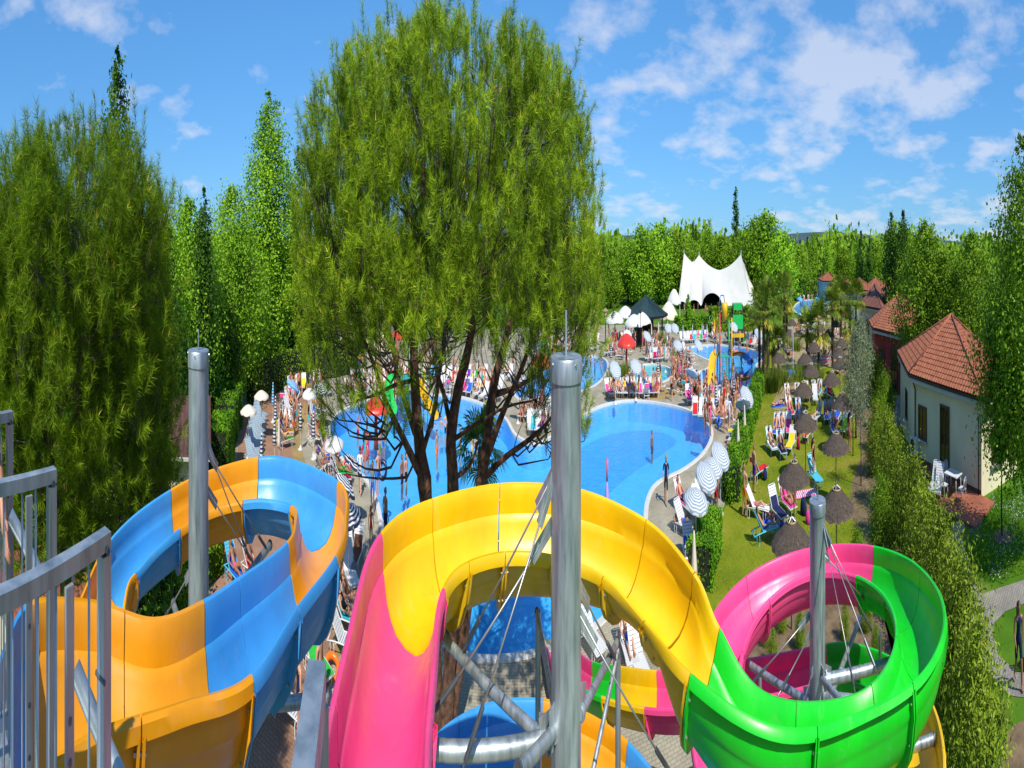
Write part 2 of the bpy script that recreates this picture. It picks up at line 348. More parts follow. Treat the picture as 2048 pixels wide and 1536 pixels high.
M_TERRA = brick_mat('terracotta_pavers', (.42, .23, .145), (.37, .20, .12), (.20, .11, .07), 2.0, .5, .25)
M_MUST = brick_mat('ochre_pavers', (.43, .30, .10), (.38, .26, .085), (.26, .18, .08), 2.0, .5, .25)
M_PATH = brick_mat('grey_path_pavers', (.34, .31, .26), (.27, .25, .22), (.15, .14, .12), 2.0, .5, .25)
M_COPE = mat('pool_coping', (.62, .61, .57), (.70, .69, .66), rough=.7, scale=3)
M_WATER = water_mat('pool_water', (.80, .96, 1.0)); M_WATER2 = water_mat('shallow_water', (.72, .97, 1.0))
M_LINER = liner_mat('pool_liner', (.07, .51, 1.0), (.10, .57, 1.05)); M_LINER_D = liner_mat('deep_liner', (.04, .38, .92), (.06, .43, .96))
M_LINER_T = liner_mat('turquoise_liner', (.12, .62, .74), (.17, .70, .80))

# ------------------------------------------------------------------ ground, pools, paving
def loop_px(pts, n=5, z=0.0): return smooth_loop([at(x, y, z) for x, y in pts], n)
POOLS = {
 'main': loop_px([(662, 852), (690, 820), (760, 797), (868, 790), (918, 794), (972, 812), (1008, 837), (1030, 872), (1075, 888), (1118, 866), (1165, 834), (1205, 812), (1255, 802), (1312, 806), (1372, 820), (1410, 844), (1421, 870), (1405, 905), (1368, 936), (1314, 964), (1292, 1000), (1284, 1060), (1262, 1140), (1210, 1230), (1110, 1286), (1010, 1311), (925, 1302), (850, 1240), (800, 1150), (770, 1060), (756, 1000), (736, 960), (702, 930), (670, 895)]),
 'middle': loop_px([(1032, 782), (1060, 748), (1100, 731), (1160, 713), (1204, 717), (1214, 735), (1196, 765), (1150, 786), (1090, 802), (1045, 800)]),
 'children': loop_px([(1258, 752), (1272, 734), (1300, 729), (1334, 735), (1341, 748), (1330, 762), (1290, 768)]),
 'splash': loop_px([(1372, 697), (1420, 690), (1482, 695), (1519, 707), (1523, 719), (1511, 730), (1507, 752), (1499, 776), (1478, 791), (1440, 793), (1402, 784), (1384, 768), (1386, 750), (1415, 738), (1425, 725), (1400, 712)]),
 'far': loop_px([(1588, 615), (1606, 601), (1642, 601), (1656, 614), (1642, 630), (1602, 630)]),
}
POOL_WORDS = {'main': ('large curved main pool with light blue water', M_LINER, M_WATER), 'middle': ('blue pool behind the pine with a pink mushroom', M_LINER, M_WATER),
 'children': ('pale turquoise paddling pool', M_LINER_T, M_WATER2), 'splash': ('splash pool round the coloured play slides', M_LINER, M_WATER2), 'far': ('far pool beyond the palms', M_LINER, M_WATER)}
holes = [offset_loop(p, .30) for p in POOLS.values()]
big = [(3500 * math.cos(a), 3500 * math.sin(a)) for a in np.linspace(0, 2 * math.pi, 48, endpoint=False)]
struct(MB().sheet(big, holes, 0.0).build('ground', M_GRASS2))

deck_px = [(1452, 1002), (1470, 930), (1496, 830), (1515, 772), (1530, 700), (1520, 664), (1350, 648), (1215, 650), (1000, 655), (800, 680), (640, 735), (540, 745), (478, 800), (468, 930), (420, 1010), (380, 1200)]
deck = [at(x, y) for x, y in deck_px] + [Vector((-8.5, -4, 0)), Vector((7.2, -4, 0))] + [at(1372, 1300), at(1396, 1180), at(1420, 1080)]
struct(MB().sheet([(p.x, p.y) for p in deck], holes[:4], .004).build('pool_deck', M_PAVE))
lawn = [at(x, y) for x, y in [(1456, 1002), (1474, 930), (1499, 830), (1520, 772), (1535, 700), (1560, 660), (1720, 660), (1745, 760), (1760, 860), (1780, 950), (1800, 1100), (1850, 1250), (1900, 1500)]] + [Vector((11, 2, 0)), Vector((7.3, -2, 0))] + [at(1375, 1300), at(1400, 1180), at(1424, 1080)]
struct(MB().sheet([(p.x, p.y) for p in lawn], (), .004).build('lawn', M_GRASS))
def patch(name, pts, m, z=.008, n=5):
    return struct(MB().sheet(smooth_loop([at(x, y) for x, y in pts], n) if n else [(p.x, p.y) for p in (at(x, y) for x, y in pts)], (), z).build(name, m))
patch('terracotta_terrace', [(470, 940), (482, 860), (500, 800), (560, 762), (632, 752), (622, 790), (596, 830), (584, 870), (590, 930), (640, 1010), (650, 1100), (662, 1180), (668, 1300), (640, 1500), (560, 1800), (300, 1500), (440, 1130)], M_TERRA, .008)
patch('ochre_band', [(596, 830), (622, 790), (636, 778), (618, 830), (604, 870), (612, 930), (655, 1010), (672, 1100), (690, 1180), (690, 1290), (668, 1300), (662, 1180), (650, 1100), (640, 1010), (590, 930), (584, 870)], M_MUST, .012)
patch('ochre_band', [(1215, 800), (1250, 792), (1330, 798), (1385, 770), (1375, 745), (1350, 765), (1300, 778), (1215, 782)], M_MUST, .008)
patch('ochre_band', [(1342, 1130), (1372, 1085), (1395, 1075), (1402, 1090), (1380, 1140), (1345, 1200)], M_MUST, .008)
patch('sandy_ground', [(1545, 745), (1552, 690), (1568, 650), (1610, 632), (1680, 632), (1715, 680), (1722, 740), (1690, 752), (1655, 735), (1610, 752), (1580, 742)], M_SAND, .008)
patch('soil_bed', [(1500, 1235), (1560, 1205), (1680, 1210), (1790, 1235), (1830, 1330), (1780, 1450), (1600, 1480), (1480, 1400)], M_SOIL, .008)
patch('soil_bed', [(1700, 1010), (1718, 925), (1742, 900), (1775, 980), (1800, 1090), (1845, 1230), (1900, 1460), (1830, 1460), (1745, 1150)], M_SOIL, .008)
patch('soil_bed', [(1700, 760), (1722, 730), (1760, 850), (1772, 950), (1735, 960), (1716, 860)], M_SOIL, .016)
patch('footpath', [(1546, 818), (1552, 790), (1566, 768), (1576, 748), (1600, 748), (1594, 772), (1584, 800), (1574, 818)], M_SAND, .012)
patch('garden_path', [(1944, 998), (1962, 1004), (1938, 1040), (1922, 1068), (1930, 1100), (1944, 1160), (1964, 1190), (1938, 1205), (1916, 1130), (1896, 1075), (1905, 1050)], M_PATH, .008, 0)
patch('garden_path', [(1930, 1200), (2000, 1176), (2070, 1152), (2075, 1195), (2010, 1224), (1985, 1250), (1995, 1310), (2035, 1345), (2100, 1350), (2100, 1400), (2020, 1392), (1975, 1345), (1952, 1270)], M_PATH, .012, 0)
patch('garden_path', [(1780, 880), (1800, 845), (1806, 800), (1796, 790), (1788, 820), (1776, 850)], M_PATH, .008)
patch('bare_ground', [(2060, 1440), (2020, 1460), (2000, 1530), (2010, 1700), (2120, 1700), (2120, 1450)], M_SOIL, .008)

def make_pool(key):
    words, lin, wat = POOL_WORDS[key]; loop = POOLS[key]; ho = offset_loop(loop, .30)
    n = len(loop); dep = {'main': 1.25, 'children': .45, 'splash': .55}.get(key, .9)
    mb = MB(); vs = [(x, y, .02) for x, y in loop] + [(x, y, -dep) for x, y in loop]
    mb.add(vs, [(i, n + i, n + (i + 1) % n, (i + 1) % n) for i in range(n)], 0); mb.sheet(loop, (), -dep, 0)
    if key == 'main':
        mb.sheet(smooth_loop([at(x, y, -dep) for x, y in [(1150, 905), (1225, 868), (1300, 862), (1352, 880), (1322, 910), (1262, 948), (1200, 1010), (1160, 1120), (1080, 1180), (1010, 1130), (1060, 1000)]]), (), -dep + .01, 1)
    p = struct(mb.build('pool', [lin, M_LINER_D])); p['label'] = words
    struct(MB().sheet(loop, (), -.07).build('water', wat, p))
    cp = MB(); m2 = offset_loop(loop, .02)
    vs = [(x, y, -.12) for x, y in offset_loop(loop, -.002)] + [(x, y, .045) for x, y in offset_loop(loop, -.002)] + [(x, y, .055) for x, y in offset_loop(loop, .04)] + [(x, y, .045) for x, y in offset_loop(loop, .31)] + [(x, y, -.02) for x, y in offset_loop(loop, .33)]
    cp.add(vs, [(k * n + i, k * n + (i + 1) % n, (k + 1) * n + (i + 1) % n, (k + 1) * n + i) for k in range(4) for i in range(n)])
    cp.build('coping', M_COPE, p, smooth='auto')
for k in POOLS: make_pool(k)

# ------------------------------------------------------------------ water slides
# trough section: (share of the way from left rim to right rim, depth below the rim in m)
SEC = [(-.085, .075), (-.075, .012), (-.05, -.008), (-.012, 0.0), (.005, .03), (.022, .13), (.035, .225), (.062, .245), (.085, .29), (.14, .39), (.22, .47), (.33, .53), (.5, .55),
       (.67, .53), (.78, .47), (.86, .39), (.915, .29), (.938, .245), (.965, .225), (.978, .13), (.995, .03), (1.012, 0.0), (1.05, -.008), (1.075, .012), (1.085, .075)]
def slide_mesh(L, R, name, m, closed_start=False):
    """sweep the trough between the rim curves L and R (k, 3); the shell has thickness and an end flange with bolts"""
    L, R = L.copy(), R.copy()
    for q in (L, R):      # leave a narrow open joint between neighbouring sections
        q[0] += (q[1] - q[0]) / np.linalg.norm(q[1] - q[0]) * .007; q[-1] += (q[-2] - q[-1]) / np.linalg.norm(q[-2] - q[-1]) * .007
    k = len(L); mid = (L + R) / 2; T = np.gradient(mid, axis=0); T /= np.linalg.norm(T, axis=1)[:, None]
    A = R - L; w = np.linalg.norm(A, axis=1)[:, None]; An = A / w
    D = np.cross(T, An); D /= np.linalg.norm(D, axis=1)[:, None]; D *= np.where(D[:, 2:] > 0, -1, 1)
    S = np.array(SEC); ns = len(S); th = .028
    du = np.gradient(S[:, 0]); dd = np.gradient(S[:, 1]); ln = np.hypot(du, dd); nu, nd = -dd / ln, du / ln      # section normal, pointing down/out
    top = mid[:, None] * 0 + L[:, None] + A[:, None] * S[None, :, 0, None] + D[:, None] * S[None, :, 1, None]
    bot = top + th * (An[:, None] * nu[None, :, None] + D[:, None] * nd[None, :, None])
    V = np.concatenate([top.reshape(-1, 3), bot.reshape(-1, 3)]); o = k * ns; F = []
    for i in range(k - 1):
        for j in range(ns - 1):
            a, b, c, d = i * ns + j, i * ns + j + 1, (i + 1) * ns + j + 1, (i + 1) * ns + j
            F.append((a, b, c, d)); F.append((o + d, o + c, o + b, o + a))
        for j in (0, ns - 1):
            a, d = i * ns + j, (i + 1) * ns + j
            F.append((a, d, o + d, o + a) if j == 0 else (d, a, o + a, o + d))
    for i in (0, k - 1):
        for j in range(ns - 1):
            a, b = i * ns + j, i * ns + j + 1
            F.append((b, a, o + a, o + b) if i == 0 else (a, b, o + b, o + a))
    mb = MB(); mb.add([tuple(v) for v in V], F, 0)
    # bolted end flange under the trough
    for i, sgn in ((0, 1), (k - 1, -1)):
        t = T[i] * sgn; r0 = bot[i]; r1 = bot[i] + .085 * (An[i][None] * nu[:, None] + D[i][None] * nd[:, None])
        q = np.concatenate([r0 + t * .004, r1 + t * .004, r1 + t * .03, r0 + t * .03]); f = []
        for j in range(2, ns - 3):
            f += [(j, j + 1, ns + j + 1, ns + j), (2 * ns + j, 2 * ns + j + 1, 3 * ns + j + 1, 3 * ns + j), (ns + j, ns + j + 1, 2 * ns + j + 1, 2 * ns + j)]
        mb.add([tuple(v) for v in q], f, 0)
        for j in (5, 9, 12, 15, 19):
            c = (r0[j] + r1[j]) / 2; mb.tube([c - t * .01, c + t * .05], .012, 6, 1)
    return mb.mesh(name, [m, M_BOLT], True)
def build_slide(name, label, st, cuts, group):
    """st: stations (left rim xyz, right rim xyz); cuts: (from station, to station, material, pieces)"""
    Ls = catmull([s[0] for s in st], 8); Rs = catmull([s[1] for s in st], 8)
    root = thing(name, label, 'water slide', (0, 0, 0), 0, group)
    for a, b, m, npc in cuts:
        e = np.linspace(a, b, npc + 1)
        for i in range(npc):
            i0, i1 = int(round(e[i] * 8)), int(round(e[i + 1] * 8))
            me = slide_mesh(Ls[i0:i1 + 1], Rs[i0:i1 + 1], 'trough_section', m); sharpen(me, 42)
            link('trough_section', me, root)
    return root, Ls, Rs
def rp(x, y, z): return tuple(at(x, y, z))
C1 = pol(1132, 4.5); C2 = pol(397, 6.75); C3 = pol(1635, 8.7)
A = [(rp(590, 2000, 7.52), rp(868, 2000, 7.52)), (rp(650, 1536, 7.25), rp(847, 1536, 7.2)), (rp(700, 1290, 7.15), rp(861, 1340, 7.08)), (rp(757, 1085, 7.1), rp(879, 1185, 7.0)),
     (rp(850, 1010, 7.08), rp(925, 1125, 6.95)), (rp(1000, 973, 7.03), rp(1010, 1100, 6.88)), (rp(1150, 982, 6.98), rp(1110, 1108, 6.8)), (rp(1290, 1045, 6.85), rp(1210, 1150, 6.65)),
     (rp(1385, 1150, 6.65), rp(1292, 1240, 6.45)), ((3.03, 4.92, 6.3), (2.30, 4.42, 6.42)), ((3.62, 4.52, 5.85), (3.22, 3.68, 6.15))]
zi = lambda q: float(np.interp(q, [228, 270, 313, 403, 500, 763], [5.22, 5.1, 5.0, 4.84, 4.5, 3.42]))
zo = lambda q: float(np.interp(q, [228, 270, 313, 403, 500, 763], [5.68, 5.45, 5.16, 4.76, 4.45, 3.38]))
for q in list(range(238, 760, 26)):
    c, s = math.cos(math.radians(q)), math.sin(math.radians(q))
    A.append(((C3.x + 1.85 * c, C3.y + 1.85 * s, zi(q)), (C3.x + 2.85 * c, C3.y + 2.85 * s, zo(q))))
nring = len(A)
for cx, cy, z, hx, hy in [(6.35, 9.45, 3.0, -.72, .69), (4.75, 11.0, 2.55, -.74, .67), (3.5, 12.35, 2.2, -.68, .73), (2.6, 13.9, 1.7, -.42, .9), (2.15, 15.8, 1.15, -.16, .99), (2.0, 17.8, .62, -.05, 1), (1.95, 19.3, .32, 0, 1)]:
    A.append(((cx - hy * .5, cy + hx * .5, z), (cx + hy * .5, cy - hx * .5, z)))
nA = len(A) - 1
build_slide('water_slide', 'pink, yellow and green twisting water slide in the middle and right foreground', A,
    [(0, 3.1, M_PINK, 2), (3.1, 6, M_YEL, 3), (6, 9, M_YEL, 3), (9, 16, M_GRN, 5), (16, 23.8, M_PINK, 5), (23.8, 26, M_GRN, 2), (26, 28.6, M_YEL, 2), (28.6, nring - 1, M_GRN, 2), (nring - 1, nring + 1.25, M_PINK, 2), (nring + 1.25, nring + 2.12, M_YEL, 1), (nring + 2.12, nring + 3, M_GRN, 1), (nring + 3, nring + 4.4, M_PINK, 1), (nring + 4.4, nA, M_YEL, 1)], 'twisting water slides')
B = [(rp(-110, 1560, 7.35), (-2.15, -.55, 7.5)), (rp(0, 1330, 7.22), rp(40, 1800, 7.4)), (rp(62, 1214, 7.14), rp(84, 1540, 7.27)), (rp(190, 1210, 7.06), rp(205, 1448, 7.16)), (rp(310, 1243, 7.0), rp(360, 1400, 7.1)), (rp(410, 1207, 6.94), rp(500, 1345, 7.0)),
     (rp(480, 1160, 6.85), rp(590, 1215, 6.88)), (rp(578, 1086, 6.7), rp(668, 1112, 6.76)), (rp(594, 1040, 6.58), rp(687, 1045, 6.7)), (rp(586, 1010, 6.5), rp(673, 965, 6.64)), (rp(510, 996, 6.42), rp(548, 916, 6.55)),
     (rp(415, 1020, 6.33), rp(415, 946, 6.45)), (rp(330, 1078, 6.2), rp(302, 1009, 6.3)), (rp(278, 1135, 6.02), rp(218, 1088, 6.08)), (rp(250, 1185, 5.88), rp(168, 1190, 5.82)), ((-5.75, 3.35, 5.55), (-6.35, 2.45, 5.6)), ((-4.7, 3.3, 5.2), (-4.6, 2.2, 5.3)),
     ((-3.75, 3.7, 4.85), (-3.3, 2.65, 4.85)), ((-2.9, 4.8, 4.35), (-2.05, 4.1, 4.25)), ((-2.4, 6.3, 3.9), (-1.25, 6.1, 3.8))]
for q in range(170, -130, -30):
    c, s = math.cos(math.radians(q)), math.sin(math.radians(q)); z = 3.68 - (170 - q) / 300 * 1.3
    B.append(((.7 + 3.0 * c, 7.15 + 3.0 * s, z + .04), (.7 + 1.78 * c, 7.15 + 1.78 * s, z - .06)))
for cx, cy, z, hx, hy in [(-1.6, 4.2, 2.1, -.75, -.66), (-3.2, 2.4, 1.6, -.66, -.75), (-4.6, .4, 1.0, -.55, -.84), (-5.6, -1.6, .6, -.45, -.9)]:
    B.append(((cx - hy * .5, cy + hx * .5, z), (cx + hy * .5, cy - hx * .5, z)))
nB = len(B) - 1
build_slide('water_slide', 'blue and orange spiral water slide in the left foreground', B,
    [(0, 2.0, M_BLU, 1), (2.0, 5.0, M_ORG, 2), (5.0, 7.0, M_BLU, 2), (7.0, 9.0, M_ORG, 1), (9.0, 10.3, M_BLU, 1), (10.3, 11.6, M_ORG, 1), (11.6, 13.2, M_BLU, 1), (13.2, 17, M_ORG, 3), (17, 22.75, M_BLU, 4), (22.75, 24.25, M_ORG, 1), (24.25, nB, M_BLU, 4)], 'twisting water slides')

# steel masts that carry the slides: pole, cap, rod, arms, struts, stay cables, lugs
def mast(c, ztop, label, arms, cables, rod=.55, r=.18):
    t = thing('slide_mast', label, 'mast', (c.x, c.y, 0), 0, 'steel masts of the slides')
    lo = lambda p: (p[0] - c.x, p[1] - c.y, p[2])
    MB().lathe([(r + .16, 0), (r + .16, .03), (r, .03), (r, ztop * .55), (r + .004, ztop * .55 + .01), (r + .004, ztop * .55 + .05), (r, ztop * .55 + .06), (r, ztop - .12)], 32).build('pole', M_STEEL, t, smooth='auto')
    cap = MB().lathe([(r + .012, ztop - .13), (r + .012, ztop - .012), (r + .004, ztop), (.001, ztop + .002)], 32).build('cap', M_STEEL, t, smooth='auto')
    for j in range(4):
        a = j * math.pi / 2 + .5; b = MB(); b.tube([(math.cos(a) * (r + .008), math.sin(a) * (r + .008), ztop - .03), (math.cos(a) * (r + .026), math.sin(a) * (r + .026), ztop - .03)], .01, 6); b.build('bolt', M_BOLT, cap)
    MB().tube([(0, 0, ztop), (0, 0, ztop + rod)], .012, 8).build('lightning_rod', M_STEEL, t)
    for p, q, rr in arms:
        p, q = Vector(lo(p)), Vector(lo(q)); d = (q - p).normalized()
        a = MB().tube([p, q], rr, 16).build('arm', M_STEEL, t, smooth='auto')
        f = MB(); f.tube([p + d * .02, p + d * .045], rr * 1.5, 16); f.beam(p - d * .02 + Vector((0, 0, .1)), p + d * .16 + Vector((0, 0, .05)), .014, .14)
        f.build('gusset', M_STEEL, a)
        MB().tube([q - d * .02, q + d * .012], rr * 1.18, 16).build('end_cap', M_STEELD, a)
    for p, q in cables:
        p, q = Vector(lo(p)), Vector(lo(q)); d = (q - p).normalized()
        cb = MB().tube([p, q], .0095, 6).build('stay_cable', M_BOLT, t, smooth=True)
        MB().beam(p - d * .05, p + d * .28, .012, .085).build('lug_plate', M_STEEL, cb)
        MB().tube([q - d * .42, q - d * .1], .021, 8).build('turnbuckle', M_STEELD, cb)
    return t
def onp(c, px, z, r=.18):
    """point on the skin of a mast, on the side that shows at photo column px"""
    a = (px - 1024) / FU; e = Vector((math.cos(a), -math.sin(a), 0)); f = Vector((c.x, c.y, 0)).normalized()
    off = (a - math.atan2(c.x, c.y)) * Vector((c.x, c.y, 0)).length; off = max(-r, min(r, off))
    return Vector((c.x, c.y, z)) + e * off - f * math.sqrt(max(r * r - off * off, 0)) * .6
def zat(c, py): return EYE - (py - HOR) / FV * (Vector((c.x, c.y, 0)).length)
mast(C1, zat(C1, 712), 'tall galvanised mast in the ring of the yellow slide',
     [(onp(C1, 1106, zat(C1, 1462)), at(846, 1497, 6.43), .058), (onp(C1, 1104, zat(C1, 1480)), at(884, 1272, 6.36), .045), (onp(C1, 1112, zat(C1, 1440)), at(1036, 1545, 6.62), .045),
      (onp(C1, 1110, zat(C1, 1410)), at(1074, 1225, 6.33), .033), (onp(C1, 1160, zat(C1, 1420)), at(1234, 1285, 6.2), .036), (at(1236, 1300, 6.05), at(1182, 1560, 5.6), .03)],
     [(onp(C1, 1104, zat(C1, 950)), at(926, 1300, 6.42)), (onp(C1, 1106, zat(C1, 955)), at(918, 1560, 6.4)), (onp(C1, 1102, zat(C1, 1052)), at(856, 1440, 6.5)), (onp(C1, 1160, zat(C1, 1225)), at(1350, 1560, 5.7)), (onp(C1, 1162, zat(C1, 1180)), at(1232, 1320, 6.2))], rod=.25)
mast(C2, zat(C2, 700), 'galvanised mast in the ring of the blue and orange slide',
     [(onp(C2, 385, 5.6), at(346, 1205, 5.5), .05), (onp(C2, 410, 5.9), at(540, 1090, 5.85), .05), (onp(C2, 414, 5.3), at(660, 1392, 5.9), .055)],
     [(onp(C2, 400, zat(C2, 835)), at(414, 1170, 5.5)), (onp(C2, 416, zat(C2, 890)), at(500, 1120, 6.0)), (onp(C2, 417, zat(C2, 905)), at(536, 1102, 6.0)), (onp(C2, 416, zat(C2, 980)), at(510, 1130, 6.0)), (onp(C2, 380, zat(C2, 1140)), at(326, 1240, 5.3))], rod=.17)
mast(C3, zat(C3, 1000), 'galvanised mast in the ring of the green and pink slide',
     [(onp(C3, 1648, 4.45), at(1800, 1318, 4.2), .07), (onp(C3, 1645, 4.3), at(1722, 1400, 4.3), .055), (onp(C3, 1640, 4.5), at(1690, 1410, 4.7), .045), (onp(C3, 1620, 4.2), at(1500, 1330, 4.2), .05), (onp(C3, 1640, 4.0), at(1724, 1225, 4.0), .05), (onp(C3, 1648, 3.6), at(1868, 1478, 3.6), .07)],
     [(onp(C3, 1645, zat(C3, 1045)), at(1756, 1350, 4.95)), (onp(C3, 1646, zat(C3, 1050)), at(1712, 1395, 5.0)), (onp(C3, 1646, zat(C3, 1050)), at(1748, 1270, 4.6)), (onp(C3, 1645, zat(C3, 1100)), at(1735, 1205, 4.5)), (onp(C3, 1618, zat(C3, 1230)), at(1500, 1370, 4.5)), (onp(C3, 1622, zat(C3, 1260)), at(1556, 1392, 5.0)), (onp(C3, 1626, zat(C3, 1330)), at(1606, 1412, 5.1))], rod=.16)
# ground posts under the slides
for i, (px, d, z, lab) in enumerate([(1236, 6.1, 6.05, 'thin steel post under the right end of the yellow slide'), (1076, 6.3, 6.2, 'thin steel post under the top of the yellow slide'), (1520, 9.6, 4.0, 'thin steel post under the left of the pink ring'), (1760, 10.6, 4.0, 'thin steel post under the right of the pink ring')]):
    p = pol(px, d); t = thing('slide_post', lab, 'post', (p.x, p.y, 0), 0, 'posts under the slides')
    MB().lathe([(.045, 0), (.045, z)], 12).build('tube', M_STEEL, t, smooth='auto'); MB().lathe([(.14, 0), (.14, .02)], 16).build('base_plate', M_STEEL, t)

# ------------------------------------------------------------------ tower deck and railings beside the viewer
t = thing('tower_platform', 'steel grating platform of the slide tower below the viewer', 'platform')
g = MB(); g.box((-1.0, -.6, 7.36), (4.2, 2.4, .05)); g.build('floor_plate', M_STEEL, t)
for x in (-2.9, .9):
    for y in (-1.6, .4): MB().tube([(x, y, 0), (x, y, 7.33)], .09, 12).build('leg', M_STEEL, t, smooth='auto')
for y in (-1.7, .5): MB().beam((-3.1, y, 7.27), (1.1, y, 7.27), .08, .14).build('beam', M_STEEL, t)

def railing(label, a, b, ztop, zbot, rods, post2=None, tube=None):
    """panel from a (far left, out of view) to its end post at b"""
    t = thing('railing_panel', label, 'railing', (0, 0, 0), 0, 'railings of the slide tower')
    a, b = Vector((*a, ztop)), Vector((*b, ztop)); d = (b - a).normalized(); s = d.cross(Vector((0, 0, 1)))
    MB().beam(a, b + d * .022, .04, .032).build('top_rail', M_STEEL, t)
    p = MB().beam((b.x, b.y, zbot), (b.x, b.y, ztop - .024), .042, .042, up=tuple(d)).build('post', M_STEEL, t)
    MB().tube([b - s * .027 - d * .0 - Vector((0, 0, .015)), b + s * .027 - Vector((0, 0, .015))], .009, 8).build('bolt', M_STEELD, p)
    q = b - d * .02 - Vector((0, 0, .25)); MB().tube([q - s * .027, q + s * .027], .006, 8).build('bolt', M_STEELD, p)
    for f in rods:
        c = a.lerp(b, f); MB().tube([(c.x, c.y, zbot + .05), (c.x, c.y, ztop - .024)], .0055, 8).build('rod', M_STEEL, t, smooth=True)
    MB().beam(Vector((a.x, a.y, zbot + .06)), Vector((b.x, b.y, zbot + .06)), .04, .045).build('bottom_rail', M_STEEL, t)
    if post2 is not None:
        c = a.lerp(b, post2) + s * .03; pp = MB().beam((c.x, c.y, zbot), (c.x, c.y, ztop - .024), .034, .012, up=tuple(s)).build('flat_post', M_STEEL, t)
        for z in (.25, .32, .5, .62, .8): h = MB(); h.tube([c + Vector((0, 0, -z)) - s * .008, c + Vector((0, 0, -z)) + s * .008], .008, 8); h.build('bolt_hole', M_STEELD, pp)
    if tube is not None:
        hb = MB().tube(tube, .028, 14).build('hand_tube', M_STEEL, t, smooth='auto')
    return t
zt = 8.45
def rpt(px, py, z=zt): p = at(px, py, z); return (p.x, p.y)
railing('nearest steel railing panel at the lower left, with a round tube running down', rpt(-190, 1262), rpt(208, 1080), zt, 7.42, (.32, .47, .60, .70, .80, .90), .75, [at(150, 1338, 8.12), at(182, 1420, 8.05), at(250, 1580, 7.95)])
railing('second steel railing panel at the left edge, behind the nearest one', rpt(-220, 1000), rpt(103, 950), zt, 7.42, (.45, .58, .68, .80, .89), .83, [at(20, 1030, 8.18), at(44, 1075, 8.12), at(90, 1170, 8.0)])
railing('farthest steel railing panel at the left edge, only its end showing', rpt(-240, 862), rpt(19, 832), zt, 7.42, (.55, .7, .86, .93))
t = thing('railing_panel', 'steel railing end with a wide flat top between the two slide entries', 'railing', (0, 0, 0), 0, 'railings of the slide tower')
p0, p1 = at(580, 1800, zt), at(634, 1368, zt)
MB().beam(p0, p1, .05, .06).build('top_rail', M_STEEL, t)
MB().beam((p1.x, p1.y, 7.4), (p1.x, p1.y, zt - .031), .048, .048).build('post', M_STEEL, t)

# ------------------------------------------------------------------ vegetation
L_PINE = leaf_mat('pine_needles', (.045, .105, .006), (.33, .48, .02), (.60, .42, .06), .24)
L_PINE2 = leaf_mat('pine_needles_dark', (.05, .11, .005), (.29, .45, .014), (.50, .35, .05), .24)
L_LIGHT = leaf_mat('light_leaves', (.12, .28, .012), (.32, .55, .03), None, .22)
L_MID = leaf_mat('mid_leaves', (.08, .175, .009), (.23, .38, .018), None, .22)
L_DARK = leaf_mat('dark_leaves', (.025, .085, .010), (.085, .18, .016), None, .2)
L_OLIVE = leaf_mat('olive_leaves', (.13, .17, .09), (.30, .35, .20), None, .2)
L_HEDGE = leaf_mat('hedge_leaves', (.06, .19, .007), (.19, .40, .016), None, .22)
L_SHRUB = leaf_mat('shrub_leaves', (.08, .14, .010), (.29, .39, .03), (.34, .16, .04), .22)
L_PALM = leaf_mat('palm_leaves', (.06, .12, .012), (.24, .32, .03), (.55, .42, .05), .22)
L_GRASS = leaf_mat('grass_blades', (.11, .17, .018), (.27, .31, .04), (.36, .32, .1), .22)
M_BARK = mat('pine_bark', (.05, .026, .016), (.20, .095, .055), rough=.95, scale=7, bump=1.0, bscale=16)
M_BARK2 = mat('grey_bark', (.055, .042, .03), (.13, .105, .08), rough=.95, scale=5, bump=.6)
M_PALMBARK = mat('palm_fibre', (.045, .03, .018), (.11, .075, .045), rough=.95, scale=9, bump=.8)
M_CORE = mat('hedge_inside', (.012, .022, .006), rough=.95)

def unit(v): return v / (np.linalg.norm(v, axis=-1, keepdims=True) + 1e-9)
def rand_dir(n, rng): return unit(rng.normal(size=(n, 3)))
def needles(cent, axis, rng, length=.26, per=30, nl=.15, w=.011, candle=.3, tint=None):
    """shoots: needles stand off a short axis; some end in a pale candle"""
    n = len(cent); axis = unit(axis); ref = rand_dir(n, rng); p1 = unit(np.cross(axis, ref)); p2 = np.cross(axis, p1)
    s = rng.random((n, per)); th = rng.random((n, per)) * 2 * np.pi; al = np.radians(rng.uniform(28, 72, (n, per)))
    L = length * rng.uniform(.75, 1.3, (n, 1))
    base = cent[:, None] + axis[:, None] * (s * L)[..., None]
    side = p1[:, None] * np.cos(th)[..., None] + p2[:, None] * np.sin(th)[..., None]
    d = axis[:, None] * np.cos(al)[..., None] + side * np.sin(al)[..., None]; d[..., 2] -= .12
    tip = base + d * (nl * rng.uniform(.75, 1.2, (n, per)))[..., None]
    wd = unit(np.cross(d, rand_dir(n * per, rng).reshape(n, per, 3))) * w / 2
    V = np.stack([base - wd, base + wd, tip], 2).reshape(-1, 3); F = np.arange(len(V)).reshape(-1, 3)
    tn = ((rng.random((n, 1)) if tint is None else tint[:, None] * .75 + rng.random((n, 1)) * .25) * .55 + s * .35 + rng.random((n, per)) * .08).ravel().clip(0, .92)
    k = rng.random(n) < candle; c = cent[k]; a = axis[k]; LL = L[k]
    if len(c):
        q = p1[k] * .012; b0 = c + a * LL * .95; t0 = b0 + a * .13
        V2 = np.stack([b0 - q, b0 + q, t0], 1).reshape(-1, 3); F2 = np.arange(len(V2)).reshape(-1, 3) + len(V)
        V = np.vstack([V, V2]); F = np.vstack([F, F2]); tn = np.concatenate([tn, np.ones(len(F2))])
    return V, F, tn
